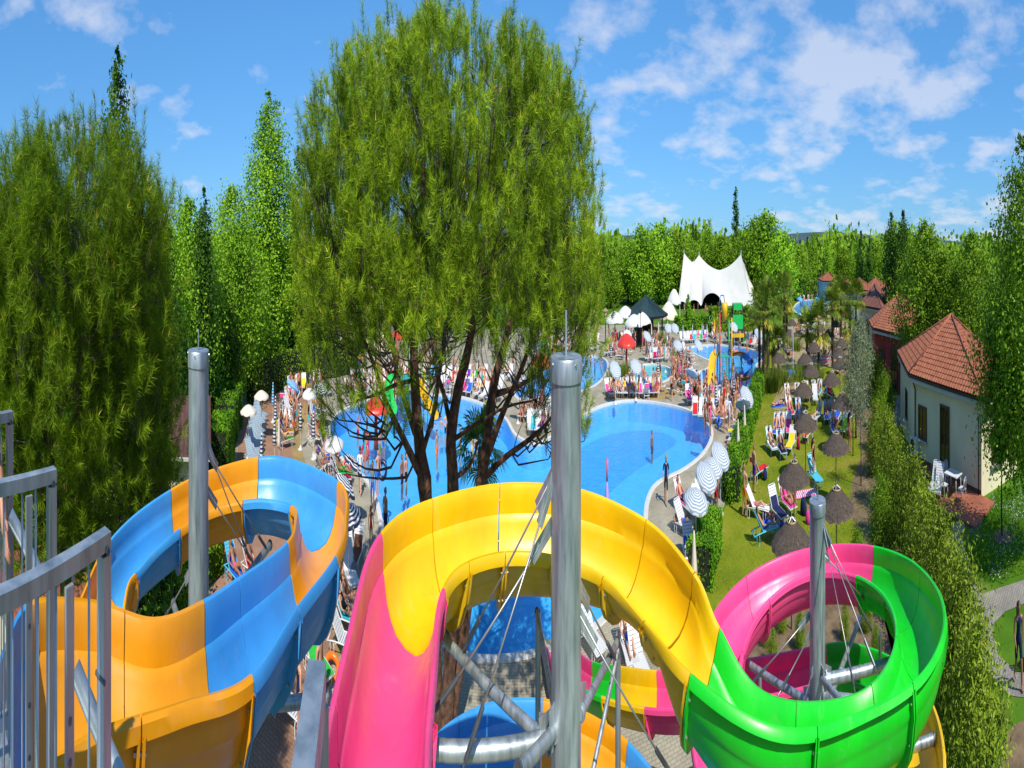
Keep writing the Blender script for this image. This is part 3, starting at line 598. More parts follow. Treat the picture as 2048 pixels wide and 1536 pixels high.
def leaves(cent, out, rng, size=.1, aspect=.6, var=.4, droop=.0, tint=None):
    """rhombic leaves, normals leaning outward"""
    n = len(cent); nrm = unit(out + rand_dir(n, rng) * .9); ax = unit(np.cross(nrm, rand_dir(n, rng))); ax[:, 2] -= droop; ax = unit(ax); sd = unit(np.cross(nrm, ax))
    s = size * rng.uniform(1 - var, 1 + var, (n, 1))
    fold = nrm * s * .12
    V = np.stack([cent - ax * s * .5, cent + sd * s * aspect * .5 + fold, cent + ax * s * .5, cent - sd * s * aspect * .5 + fold], 1).reshape(-1, 3)
    F = np.arange(len(V)).reshape(-1, 4)
    tn = rng.random(n) if tint is None else (tint * .75 + rng.random(n) * .25)
    return V, F, tn
def limb(p0, p1, rng, bend=.15, n=7):
    p0, p1 = np.array(p0, float), np.array(p1, float); d = np.linalg.norm(p1 - p0); c = (p0 + p1) / 2 + rng.normal(size=3) * d * bend * .5
    t = np.linspace(0, 1, n)[:, None]; return (1 - t) ** 2 * p0 + 2 * t * (1 - t) * c + t ** 2 * p1

def pine(name, label, stems, branches, ctr, prof, nclus, seed, lm, per_clus=16, core=.35, near_w=.012, hang=0., cat='tree', nper=28, lim=None, shoot=.34, nlen=.19):
    """stems/branches: polylines with radii; prof: [(z, outer radius, inner radius)] of the crown about ctr"""
    rng = np.random.default_rng(seed); base = Vector(stems[0][0][0]); base.z = 0
    t = thing(name, label, cat, tuple(base), 0); off = np.array((base.x, base.y, 0))
    tr = MB(); nodes = []
    for pts, r0, r1 in stems + branches:
        P = catmull(pts, 4) - off; rr = np.linspace(r0, r1, len(P)) * (1 + rng.normal(size=len(P)) * .05); tr.tube(P, list(rr), 10); nodes += [(p, r) for p, r in zip(P[len(P) // 4:], rr[len(P) // 4:])]
    tr.build('trunk', M_BARK, t, smooth=True)
    NP = np.array([p for p, r in nodes]); NR = np.array([r for p, r in nodes])
    zs = np.array([p[0] for p in prof]); ro = np.array([p[1] for p in prof]); ri = np.array([p[2] for p in prof])
    pz = ro ** 2 - ri ** 2 + .3; cs = []
    while len(cs) < nclus:
        z = rng.uniform(zs[0], zs[-1])
        if rng.random() > np.interp(z, zs, pz) / pz.max(): continue
        a, b = np.interp(z, zs, ro), np.interp(z, zs, ri); r = math.sqrt(rng.uniform(b * b, a * a)); r = r + (a - r) * rng.random() * .5; th = rng.uniform(0, 2 * math.pi)
        r *= 1 + .09 * math.sin(3 * th + seed) + .05 * math.sin(7 * th + z)
        if lim is not None:
            wx, wy = ctr[0] + r * math.cos(th), ctr[1] + r * math.sin(th); dd_ = math.hypot(wx, wy)
            if rng.random() > lim(1024 + FU * math.atan2(wx, wy), HOR + (EYE - z) / dd_ * FV): continue
        cs.append((ctr[0] + r * math.cos(th) - off[0], ctr[1] + r * math.sin(th) - off[1], z, r / max(a, .1)))
    tw = MB(); CT, AX, TT = [], [], []
    for x, y, z, rel in cs:
        c = np.array((x, y, z)); dd = np.linalg.norm((NP - c) * (1, 1, 1.0), axis=1) + np.where(NP[:, 2] > z - .3, 3.0, 0); j = int(np.argmin(dd))
        P = limb(NP[j], c, rng, .22); P[1:-1, 2] -= .12 * np.linalg.norm(c - NP[j]); tw.tube(P, list(np.linspace(min(NR[j] * .4, .035), .007, len(P))), 5)
        up = np.array((0, 0, 1.0)); outw = unit(np.array((x - ctr[0] + off[0], y - ctr[1] + off[1], 0.0)))
        h = (z - zs[0]) / (zs[-1] - zs[0]); lean = (1 - h) * .75; ct = rng.random()
        for _ in range(per_clus):
            o = rng.normal(size=3) * (.21, .21, .20); cc = c + o; CT.append(cc); TT.append(ct); AX.append(up * (1.0 - hang * (1 - h) * 1.3) + outw * lean * .8 + rng.normal(size=3) * .42)
            if rng.random() < .15: tw.tube([P[-2], cc], [.010, .005], 4, caps=False)
    tw.build('branches', M_BARK2, t, smooth=True)
    V, F, tn = needles(np.array(CT), np.array(AX), rng, shoot, nper, nlen, near_w, tint=np.array(TT))
    link('crown', np_mesh('crown', V, F, lm, tn), t)
    return t
D0 = 14.6
def sp(px, py, d=D0): a = (px - 1024) / FU; return (d * math.sin(a), d * math.cos(a), EYE - (py - HOR) / FV * d)
stems = [([sp(874, 1512), sp(868, 1300), sp(852, 1000), sp(840, 900), sp(832, 800), sp(828, 700), sp(834, 560), sp(846, 380), sp(850, 180)], .31, .06),
         ([sp(886, 1512, 14.3), sp(902, 1280, 14.2), sp(906, 980, 14.2), sp(902, 880, 14.1), sp(916, 780, 14), sp(936, 700, 13.8), sp(960, 560, 13.6), sp(985, 400, 13.5), sp(990, 170, 13.5)], .27, .055),
         ([sp(890, 1512, 14.6), sp(926, 1260, 14.7), sp(962, 970, 14.9), sp(974, 880, 15), sp(986, 780, 15.2), sp(1008, 690, 15.3), sp(1042, 560, 15.4), sp(1075, 400, 15.4)], .28, .055)]
br = [([sp(846, 960), sp(808, 880, 14.2), sp(770, 800, 13.9), sp(748, 730, 13.6), sp(700, 610, 13.3)], .11, .035), ([sp(838, 880), sp(806, 790, 15), sp(784, 690, 15.6), sp(760, 560, 16), sp(720, 420, 16)], .10, .03),
      ([sp(840, 920, 14.4), sp(866, 830, 14), sp(880, 740, 13.4), sp(890, 640, 12.6), sp(880, 470, 12.2)], .09, .03), ([sp(968, 930, 14.9), sp(1004, 830, 14.6), sp(1040, 745, 14.2), sp(1075, 650, 14), sp(1130, 520, 13.8)], .11, .03),
      ([sp(964, 960, 14.9), sp(1010, 915, 14.6), sp(1060, 878, 14.2), sp(1100, 838, 14), sp(1130, 780, 13.8)], .08, .02), ([sp(906, 880, 14.1), sp(950, 850, 13.4), sp(1010, 815, 12.8), sp(1070, 800, 12.4)], .05, .015),
      ([sp(830, 760), sp(790, 770, 13.8), sp(750, 790, 13.4), sp(715, 800, 13)], .05, .015), ([sp(905, 870, 14.1), sp(888, 790, 15), sp(870, 700, 16), sp(900, 520, 17.5), sp(920, 350, 17.8)], .09, .03),
      ([sp(828, 730), sp(860, 690, 15.4), sp(900, 640, 16), sp(960, 500, 17)], .07, .02), ([sp(986, 790, 15.2), sp(1040, 770, 15.8), sp(1090, 730, 16.4), sp(1140, 600, 16.6)], .07, .02),
      ([sp(826, 690), sp(780, 640, 12.9), sp(730, 600, 12.4), sp(670, 500, 12.2)], .07, .02), ([sp(906, 960, 14.2), sp(940, 930, 14.4), sp(958, 880, 14.6)], .05, .03)]
pc = sp(898, 500)
pine('pine_tree', 'big round-headed pine with several trunks in front of the pool', stems, br, pc,
     [(5.7, 4.4, 3.6), (6.6, 5.2, 3.2), (7.3, 5.7, 2.6), (8.3, 5.95, 2.2), (9.8, 6.0, 2.0), (11.2, 5.55, 1.5), (12.2, 4.4, .8), (12.9, 3.2, .2), (13.4, 2.0, 0)], 1150, 3, L_PINE, per_clus=9, nper=74, near_w=.0098, lim=lambda x, y: (0 if y < 440 and (abs(x - 897) / 292) ** 2.3 + ((440 - y) / 385) ** 2.3 > 1 else 0 if abs(x - 897) > 296 else 1 if y < 690 else .0 if y > 900 else .35 if abs(x - 900) > 150 else .10 if y < 760 else .02))
D1 = 11.2
lp = lambda px, py, d=D1: sp(px, py, d)
stems2 = [([lp(140, 1400), lp(128, 1120), lp(110, 960), lp(92, 860), lp(84, 760), lp(80, 640)], .2, .05), ([lp(142, 1400, 11.6), lp(138, 1100, 11.6), lp(146, 900, 11.7), lp(170, 700, 11.8), (lp(176, 560, 11.9))], .17, .05)]
br2 = [([lp(112, 970), lp(80, 920, 10.8), lp(40, 880, 10.5), lp(0, 820, 10.2)], .08, .02), ([lp(140, 1000, 11.6), lp(200, 900, 11), lp(250, 780, 10.6), lp(280, 620, 10.4)], .09, .02), ([lp(140, 940, 11.6), lp(220, 1020, 10.6), lp(270, 980, 10.2), lp(300, 900, 10)], .06, .015), ([lp(92, 860), lp(150, 760, 10.4), lp(200, 600, 9.8)], .07, .02)]
lc = lp(150, 500)
pine('pine_tree', 'dark bushy pine with drooping branches at the left edge', stems2, br2, lc,
     [(5.2, 2.3, .9), (6.0, 2.75, 1.1), (7.2, 3.0, 1.2), (8.6, 3.05, 1.2), (9.7, 2.8, .9), (10.4, 2.2, .4), (10.8, 1.6, 0)], 760, 11, L_PINE2, per_clus=9, nper=66, hang=.3, near_w=.0088, lim=lambda x, y: 0 if x > 335 or (y < 520 and (abs(x - 150) / 190) ** 2.2 + ((520 - y) / 235) ** 2.2 > 1) else 1)

def crown_cloud(prof, nclus, per, size, seed, spread=.5, fill=.45, aspect=.6, droop=0., vert=1.0):
    """leaf clumps through the volume given by prof [(z, r)]; clumps carry their own tint"""
    rng = np.random.default_rng(seed); zs = np.array([p[0] for p in prof]); rs = np.array([p[1] for p in prof]); cl = []
    while len(cl) < nclus:
        z = rng.uniform(zs[0], zs[-1]); R = np.interp(z, zs, rs)
        if rng.random() > (R + .05) / rs.max(): continue
        th = rng.uniform(0, 2 * np.pi); R *= 1 + .12 * math.sin(2 * th + seed * 1.3 + z * .8) + .08 * math.sin(5 * th + seed + z * 1.9)
        r = R * (rng.random() ** fill); cl.append((r * math.cos(th), r * math.sin(th), z, rng.random(), min(1., max(.22, R / (.55 * rs.max())))))
    cl = np.array(cl); c = np.repeat(cl[:, :3], per, 0); sg = spread * np.repeat(rng.uniform(.6, 1.3, (len(cl), 1)) * cl[:, 4:5], per, 0)
    p = c + rng.normal(size=c.shape) * sg * (1, 1, vert); out = p - np.stack([p[:, 0] * .0, p[:, 1] * .0, p[:, 2] - .3], 1); out = unit(out + (0, 0, .35))
    return leaves(p, out, rng, size, aspect, droop=droop, tint=np.repeat(cl[:, 3], per)), cl
def tree_meshes(prof, nclus, per, size, seed, trunk_h, trunk_r, spread=.5, fill=.45, lm=None, bark=None, aspect=.6, droop=0., vert=1., nlimb=14):
    (V, F, tn), cl = crown_cloud(prof, nclus, per, size, seed, spread, fill, aspect, droop, vert); rng = np.random.default_rng(seed + 99)
    crown = np_mesh('crown', V, F, lm or L_MID, tn); mb = MB(); top = prof[-1][0]
    pts = [np.array((rng.normal() * .05 * i, rng.normal() * .05 * i, z)) for i, z in enumerate(np.linspace(0, trunk_h + (top - trunk_h) * .7, 7))]
    mb.tube(pts, list(np.linspace(trunk_r, trunk_r * .18, 7)), 8)
    for c in cl[rng.permutation(len(cl))[:nlimb]]:
        z0 = max(trunk_h * .8, c[2] - .8 - np.hypot(c[0], c[1]) * .6); p0 = np.array((np.interp(z0, [p[2] for p in pts], [p[0] for p in pts]), np.interp(z0, [p[2] for p in pts], [p[1] for p in pts]), z0))
        mb.tube(limb(p0, c[:3], rng, .12), list(np.linspace(trunk_r * .35, .012, 7)), 5)
    return crown, mb.mesh('trunk', bark or M_BARK2, True)
def place_tree(name, label, meshes, p, rz=0., sc_=1., group=None, cat='tree', sz=None, lm=None):
    t = thing(name, label, cat, tuple(p), rz, group); s = (sc_, sc_, sz or sc_)
    for nm, me in (('crown', meshes[0]), ('trunk', meshes[1])):
        link(nm, me, t, scale=s)
    return t
POPLAR_BIG = tree_meshes([(1.5, .8), (3.5, 1.8), (6, 2.4), (9, 2.0), (11.5, 1.25), (13.6, .75), (14.9, .15)], 760, 40, .155, 21, 1.5, .22, .30, .5, L_LIGHT, vert=1.5)
place_tree('poplar_tree', 'tall light green poplar left of the big pine', POPLAR_BIG, pol(540, 56), .3, 2.2, sz=1.3)
WEEP = tree_meshes([(1.2, 1.6), (3.5, 2.4), (6, 2.5), (8.3, 1.8), (10, .9), (10.9, .2)], 600, 40, .15, 22, 1.6, .18, .32, .5, L_LIGHT, droop=.8, vert=2.0)
place_tree('weeping_tree', 'light green weeping tree behind the left mast', WEEP, pol(466, 47), .0, 1.8, sz=1.12)
place_tree('weeping_tree', 'light green weeping tree beside the dark pine', WEEP, pol(376, 40), 2.1, 1.6, sz=1.02)
CYP = tree_meshes([(.2, .5), (2, .95), (6, .95), (8.5, .6), (10.2, .25), (10.9, .05)], 420, 22, .17, 23, .3, .14, .2, .4, L_DARK, vert=1.8)
place_tree('cypress_tree', 'dark cypress standing between the weeping trees', CYP, pol(407, 38), 0, 1.3, sz=1.08)
PEAR = tree_meshes([(1.2, 1.0), (4, 1.9), (8, 1.75), (11, 1.0), (13.2, .5), (14.4, .1)], 460, 24, .2, 24, 1.2, .16, .27, .5, L_DARK, vert=1.7)
place_tree('columnar_tree', 'tall dark columnar tree rising behind the left pine', PEAR, pol(236, 28), 0, 1.15, sz=1.1)
place_tree('columnar_tree', 'dark columnar tree half hidden behind the big pine', PEAR, pol(598, 62), 1.3, 1.4, sz=1.15)
place_tree('columnar_tree', 'dark columnar tree behind the cream house on the left', PEAR, pol(318, 34), 2.0, 1.1, sz=.78)
DARKB = tree_meshes([(.3, 1.2), (1.5, 2.2), (3.5, 2.4), (5.2, 1.6), (6.2, .5)], 330, 24, .22, 25, .5, .15, .35, .45, L_DARK)
for i, (px, d, s, lab) in enumerate([(500, 64, 1.5, 'dark evergreen below the poplar'), (566, 66, 1.5, 'dark evergreen between poplar and pine'), (436, 44, 1.1, 'dark evergreen behind the clipped bushes'), (640, 72, 1.4, 'dark evergreen behind the cream parasols'), (700, 76, 1.4, 'dark evergreen at the far left corner of the pool'), (330, 30, 1.1, 'dark evergreen right behind the left pine'), (262, 19, 1.0, 'dark evergreen under the left pine')]):
    place_tree('evergreen_tree', lab, DARKB, pol(px, d), i * 1.1, s, 'dark evergreens on the left')
# far belt of trees
FT = {'b': [tree_meshes([(1.4, 1.8), (3.5, 3.6), (6.5, 4.3), (9.5, 3.4), (11.8, 1.6), (12.8, .4)], 190, 40, .42, s, 1.6, .3, .75, .42, m) for s, m in ((31, L_MID), (32, L_LIGHT), (33, L_MID))],
      'p': [tree_meshes([(1.2, .9), (3.5, 1.7), (7, 1.8), (10, 1.2), (12.2, .5), (13, .1)], 150, 36, .32, s, 1.2, .2, .5, .45, m, vert=1.6) for s, m in ((34, L_LIGHT), (35, L_DARK))],
      'c': [tree_meshes([(.6, 1.5), (2, 2.2), (5, 1.7), (9, .9), (12, .25), (13, .04)], 120, 28, .4, 36, .6, .2, .35, .4, L_DARK, droop=.4), tree_meshes([(.4, .5), (3, .8), (8, .75), (12, .3), (13, .05)], 80, 28, .35, 37, .5, .15, .25, .4, L_DARK, vert=1.6)]}
far = [(1222, 518, 118, 'b', 2, 'dark low tree right beside the big pine'), (1256, 480, 128, 'b', 0, 'broad green tree far left of the gazebo'), (1284, 452, 122, 'b', 1, 'bright broad tree above the white cafe parasols'), (1318, 446, 126, 'b', 1, 'bright broad tree above the dark gazebo'), (1350, 462, 130, 'b', 2, 'broad tree left of the white tent'),
       (1386, 478, 150, 'b', 0, 'tree above the left peak of the tent'), (1386, 436, 170, 'c', 1, 'thin dark cypress far behind the tent, left one'), (1392, 444, 172, 'c', 1, 'thin dark cypress far behind the tent, right one'), (1418, 440, 150, 'p', 0, 'slim tree rising behind the middle of the tent'), (1446, 470, 148, 'b', 2, 'round tree behind the middle of the tent'),
       (1471, 366, 150, 'c', 1, 'very tall thin conifer rising alone above the tent'), (1490, 462, 146, 'b', 0, 'tree above the right peak of the tent'), (1512, 432, 132, 'b', 0, 'tall full tree right of the tent'), (1534, 424, 128, 'b', 1, 'tallest bright tree right of the tent'), (1562, 462, 120, 'b', 1, 'bright tree over the first palms'),
       (1592, 486, 135, 'b', 2, 'dark tree behind the orange roofs'), (1626, 468, 152, 'p', 0, 'slim bright poplar over the far pool, left one'), (1656, 476, 150, 'p', 0, 'slim bright poplar over the far pool, right one'), (1688, 492, 160, 'b', 0, 'round tree behind the far red roofs'), (1716, 500, 165, 'b', 1, 'round bright tree right of the far red roofs'),
       (1600, 468, 210, 'c', 0, 'dark conifer on the skyline, first of the row'), (1616, 462, 212, 'c', 0, 'dark conifer on the skyline, second of the row'), (1636, 458, 214, 'c', 0, 'dark conifer on the skyline, third of the row'), (1652, 462, 210, 'c', 0, 'dark conifer on the skyline, fourth of the row'), (1672, 466, 212, 'c', 0, 'dark conifer on the skyline, fifth of the row'), (1698, 472, 206, 'c', 1, 'thin cypress ending the skyline row'),
       (1721, 444, 150, 'c', 0, 'pointed conifer left of the dark poplars'), (1738, 462, 146, 'c', 0, 'smaller conifer beside the pointed one'), (1752, 480, 160, 'b', 2, 'round tree left of the dark poplars'), (1204, 470, 150, 'p', 1, 'dark slim tree at the right edge of the big pine'),
       (1000, 470, 130, 'b', 2, 'tree hidden behind the big pine, right of its trunks'), (900, 480, 120, 'b', 0, 'tree hidden behind the middle of the big pine'), (780, 476, 110, 'b', 1, 'tree hidden behind the left half of the big pine'), (680, 480, 90, 'b', 0, 'tree hidden behind the left edge of the big pine'), (1110, 484, 135, 'b', 2, 'tree behind the right half of the big pine')]
for i, (px, py, d, k, v, lab) in enumerate(far):
    h = EYE + (HOR - py) / FV * d; ms = FT[k][v]; s = h / 13.0
    place_tree('conifer_tree' if k == 'c' else 'poplar_tree' if k == 'p' else 'broadleaf_tree', lab, ms, pol(px, d), i * 1.7, s * 1.65 if k == 'b' else s * 1.25 if k == 'p' else s, 'trees along the skyline', sz=s)
# a continuous wood closes the horizon behind the single trees
rng = np.random.default_rng(5); cl = []
for i in range(3600):
    a = rng.uniform(-1.5, 1.5); d = rng.uniform(180, 330); cl.append((d * math.sin(a), d * math.cos(a), rng.uniform(0, 1) ** .7 * (10.5 + 2.4 * math.sin(a * 23) * math.sin(a * 9 + 1))))
cl = np.array(cl); c = np.repeat(cl, 14, 0); p = c + rng.normal(size=c.shape) * 1.5; V, F, tn = leaves(p, unit(np.stack([-p[:, 0], -p[:, 1], p[:, 2] * 0 + 120], 1)), rng, 1.7, .8, tint=np.repeat(rng.random(len(cl)), 14))
w = link('distant_wood', np_mesh('distant_wood', V, F, L_MID, tn)); struct(w, 'stuff'); w['label'] = 'distant wood closing the horizon'
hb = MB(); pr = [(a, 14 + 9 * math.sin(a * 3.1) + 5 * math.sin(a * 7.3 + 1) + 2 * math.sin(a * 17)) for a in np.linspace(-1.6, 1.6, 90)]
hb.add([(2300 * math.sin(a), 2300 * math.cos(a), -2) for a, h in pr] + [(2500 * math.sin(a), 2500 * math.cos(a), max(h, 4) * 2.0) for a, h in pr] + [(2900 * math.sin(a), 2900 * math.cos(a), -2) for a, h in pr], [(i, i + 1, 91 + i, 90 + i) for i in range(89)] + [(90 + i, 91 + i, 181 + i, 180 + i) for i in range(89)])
struct(hb.build('hills', mat('haze_tinted_hills', (.035, .07, .085), (.05, .09, .10), rough=1, scale=.02), smooth=True))  # distance haze is put into the bluish base colour of the hills
# trees behind and beside the bungalows
RT = tree_meshes([(1.4, 1.5), (3.2, 2.7), (6, 3.1), (8.5, 2.4), (10.6, 1.1), (11.4, .25)], 460, 40, .20, 41, 1.6, .2, .45, .45, L_MID)
RT2 = tree_meshes([(1.4, 1.3), (3.2, 2.4), (6, 2.9), (8.5, 2.3), (10.2, 1.2), (11.2, .25)], 460, 40, .19, 42, 1.6, .2, .42, .45, L_MID)
RT3 = tree_meshes([(1.2, 1.0), (3.5, 1.7), (7, 1.7), (10, 1.1), (12, .4), (12.6, .1)], 330, 26, .24, 43, 1.4, .17, .35, .45, L_DARK, vert=1.5)
for px, py, d, ms, lab in [(1783, 428, 76, RT3, 'dark upright poplar over the middle bungalow, left one'), (1806, 424, 74, RT3, 'dark upright poplar over the middle bungalow, right one'), (1850, 446, 46, RT, 'large leafy tree behind the cream bungalow roof'), (1890, 500, 44, RT2, 'leafy tree between the two large right-hand trees'), (1944, 462, 42, RT2, 'large leafy tree right of the cream bungalow roof')]:
    h = EYE + (HOR - py) / FV * d; s = h / (12.6 if ms is RT3 else 11.3); place_tree('leafy_tree', lab, ms, pol(px, d), px * .37, s * (1.35 if ms is not RT3 else 1.15), 'trees around the bungalows', sz=s)
BIGR = tree_meshes([(2.0, .9), (3.0, 2.0), (5.5, 2.8), (8.5, 2.3), (11, 1.3), (13.2, .2)], 640, 44, .15, 44, 2.2, .09, .36, .48, L_MID, droop=.2)
place_tree('plane_tree', 'tall leafy tree with a thin trunk at the right edge of the photo', BIGR, pol(2052, 24.5), 0, 1.15, 'trees around the bungalows', sz=.95)
place_tree('plane_tree', 'young leafy tree in front of the cream bungalow, trunk in a soil ring', tree_meshes([(2.3, .4), (3.1, 1.2), (4.4, 1.5), (6.0, 1.2), (7.2, .3)], 260, 40, .14, 45, 2.6, .06, .3, .48, L_MID, droop=.2), at(2004, 1076), 0, 1.0, 'trees around the bungalows')
MB().lathe([(.62, .0), (.55, .05), (.2, .09), (.001, .09)], 18).build('soil_ring', M_SOIL, None, smooth=True, loc=tuple(at(2004, 1076)))
struct(bpy.data.objects['soil_ring'])

# hedges and bushes
def hedge(name, label, path, w, h, leaf, n, lm, seed, group=None, cat='hedge', rough=.06):
    """clipped hedge along a plan polyline: dark core, leaves standing off its faces"""
    rng = np.random.default_rng(seed); P = np.array([(p[0], p[1]) for p in path]); o = P[0].copy(); P = P - o
    t = thing(name, label, cat, (o[0], o[1], 0), 0, group); seg = np.linalg.norm(np.diff(P, axis=0), axis=1); cum = np.concatenate([[0], np.cumsum(seg)]); Lt = cum[-1]
    s = rng.uniform(0, Lt, n); i = np.clip(np.searchsorted(cum, s) - 1, 0, len(seg) - 1); f = (s - cum[i]) / seg[i]; c = P[i] + (P[i + 1] - P[i]) * f[:, None]
    tg = unit(P[i + 1] - P[i]); nr = np.stack([tg[:, 1], -tg[:, 0]], 1); u = rng.random(n); ends = rng.random(n)
    top = u < .42; side = np.where(rng.random(n) < .5, 1, -1); lat = np.where(top, rng.uniform(-1, 1, n), side * 1.0) * w / 2; z = np.where(top, h, rng.uniform(0, h, n))
    bump = .09 * np.sin(s * 2.3 + seed) + .06 * np.sin(s * 5.1)
    pos = np.stack([c[:, 0] + nr[:, 0] * lat * (1 + bump), c[:, 1] + nr[:, 1] * lat * (1 + bump), z * (1 + bump * .6)], 1) + rng.normal(size=(n, 3)) * rough
    e = rng.random(n) < .06; endp = np.where(rng.random(n) < .5, 0, len(P) - 1); pos[e] = np.stack([P[endp[e]][:, 0] + nr[e, 0] * rng.uniform(-.5, .5, e.sum()) * w, P[endp[e]][:, 1] + nr[e, 1] * rng.uniform(-.5, .5, e.sum()) * w, rng.uniform(0, h, e.sum())], 1)
    out = np.where(top[:, None], np.array([[0, 0, 1.]]), np.stack([nr[:, 0] * side, nr[:, 1] * side, np.full(n, .35)], 1))
    V, F, tn = leaves(pos, out, rng, leaf, .55, tint=.5 + .5 * np.sin(s * 1.7 + lat * 3 + z * 2.5))
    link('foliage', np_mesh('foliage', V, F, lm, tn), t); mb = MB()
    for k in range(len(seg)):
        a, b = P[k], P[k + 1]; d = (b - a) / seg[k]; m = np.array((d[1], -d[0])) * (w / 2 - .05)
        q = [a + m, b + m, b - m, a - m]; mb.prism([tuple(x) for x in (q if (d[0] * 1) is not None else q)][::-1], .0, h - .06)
    mb.build('stems', M_CORE, t)  # solid near-black core boxes filling the hedge, not separate stems
    return t
gp = lambda pts: [at(x, y) for x, y in pts]
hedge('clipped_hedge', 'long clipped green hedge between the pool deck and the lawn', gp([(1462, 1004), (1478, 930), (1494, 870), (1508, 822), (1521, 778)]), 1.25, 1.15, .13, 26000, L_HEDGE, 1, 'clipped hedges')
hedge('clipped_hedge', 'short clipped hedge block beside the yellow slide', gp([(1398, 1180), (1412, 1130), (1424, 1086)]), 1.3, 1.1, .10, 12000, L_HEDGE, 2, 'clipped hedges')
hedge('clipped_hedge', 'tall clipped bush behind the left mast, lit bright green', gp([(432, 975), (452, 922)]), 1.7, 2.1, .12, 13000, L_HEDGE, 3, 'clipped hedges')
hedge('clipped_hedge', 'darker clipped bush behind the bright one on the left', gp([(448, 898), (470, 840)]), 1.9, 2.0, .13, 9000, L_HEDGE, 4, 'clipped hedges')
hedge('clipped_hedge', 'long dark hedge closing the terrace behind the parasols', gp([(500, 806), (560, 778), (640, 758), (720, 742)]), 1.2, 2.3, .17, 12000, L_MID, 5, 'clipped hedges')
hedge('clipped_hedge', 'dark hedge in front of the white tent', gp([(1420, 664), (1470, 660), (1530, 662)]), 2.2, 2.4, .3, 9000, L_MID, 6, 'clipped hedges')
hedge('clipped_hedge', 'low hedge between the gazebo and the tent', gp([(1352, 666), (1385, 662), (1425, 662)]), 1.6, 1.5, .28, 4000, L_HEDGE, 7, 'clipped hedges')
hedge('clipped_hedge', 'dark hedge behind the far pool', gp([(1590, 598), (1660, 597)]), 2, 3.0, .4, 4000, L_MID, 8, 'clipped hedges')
BUSH = [tree_meshes([(.05, .7), (.8, 1.0), (1.8, 1.0), (2.6, .65), (3.1, .2)], 190, 48, .115, s, .1, .05, .22, .5, m, aspect=.34, vert=1.6, bark=M_BARK2, nlimb=24) for s, m in ((51, L_SHRUB), (52, L_SHRUB), (53, L_MID))]
OLIVE = tree_meshes([(1.3, .7), (2.0, 1.2), (3.2, 1.35), (4.3, .9), (5.0, .25)], 330, 30, .13, 54, 1.3, .1, .25, .5, L_OLIVE, aspect=.3, vert=1.5)
for i, (px, py, s, k, lab) in enumerate([(1752, 950, .9, 1, 'loose shrub at the start of the border by the olive tree'), (1776, 1010, 1.0, 0, 'reddish upright shrub in the border, behind the next'), (1790, 1080, 1.05, 1, 'willowy shrub in the border facing the white chairs'), (1762, 1130, .8, 2, 'low leafy shrub behind the pink ring of the slide'), (1826, 1160, 1.05, 0, 'willowy shrub in the border beside the paved path'), (1850, 1250, 1.05, 1, 'willowy shrub in the border right of the green slide'),
        (1886, 1330, 1.05, 0, 'dense willowy shrub in the border near the crossing of paths'), (1900, 1440, 1.05, 1, 'dense willowy shrub at the lower right, behind the nearest'), (1930, 1530, 1.08, 0, 'nearest dense willowy shrub at the lower right corner'), (1952, 1680, 1.05, 1, 'willowy shrub cut by the lower edge of the photo'), (1716, 1180, .5, 2, 'small leafy shrub in the soil above the slide ring'), (1760, 900, .8, 2, 'green bush between the olive tree and the red bungalow'), (1768, 860, .9, 2, 'bright green bush in front of the cream bungalow wall'), (1752, 812, .9, 2, 'bright green bush in front of the red bungalow')]):
    place_tree('border_shrub', lab, BUSH[k], at(px, py), i * 2.3, s, 'shrubs of the right-hand border', 'shrub')
for i, (px, py) in enumerate([(1530, 1290), (1565, 1262), (1600, 1300), (1690, 1280), (1735, 1262), (1752, 1330), (1545, 1335)]):
    place_tree('border_shrub', 'small plant in the soil inside the pink and green slide ring, ' + ['leftmost', 'second', 'third', 'fourth', 'fifth', 'rightmost', 'lowest'][i], BUSH[i % 3], at(px, py), i * 1.9, .26, 'plants inside the slide ring', 'shrub')
hedge('clipped_hedge', 'low dark hedge seen through the blue and orange slide ring', gp([(300, 1270), (360, 1195), (425, 1120)]), 1.8, 1.0, .12, 14000, L_MID, 9, 'clipped hedges')
for px, py, s, lab in [(1712, 876, 1.0, 'silvery olive tree, the nearer one'), (1722, 822, 1.0, 'silvery olive tree, the farther one')]:
    place_tree('olive_tree', lab, OLIVE, at(px, py), px, s, 'olive trees')
# slim saplings on the lawn edge
for px, py, top, lab in [(1722, 972, 760, 'thin bare trunk standing in the soil by the border'), (1706, 912, 770, 'thin bare trunk at the edge of the lawn')]:
    p = at(px, py); t = thing('sapling', lab, 'sapling', tuple(p)); h = 2.6
    MB().tube([(0, 0, 0), (.03, .02, h * .5), (-.02, .03, h)], [.045, .04, .03], 7).build('trunk', M_BARK2, t, smooth=True)
    rng = np.random.default_rng(px); c = rng.normal(size=(900, 3)) * (.35, .35, .5) + (0, 0, h + .3); V, F, tn = leaves(c, unit(c - (0, 0, h)), rng, .12, .35); link('crown', np_mesh('crown', V, F, L_OLIVE, tn), t)

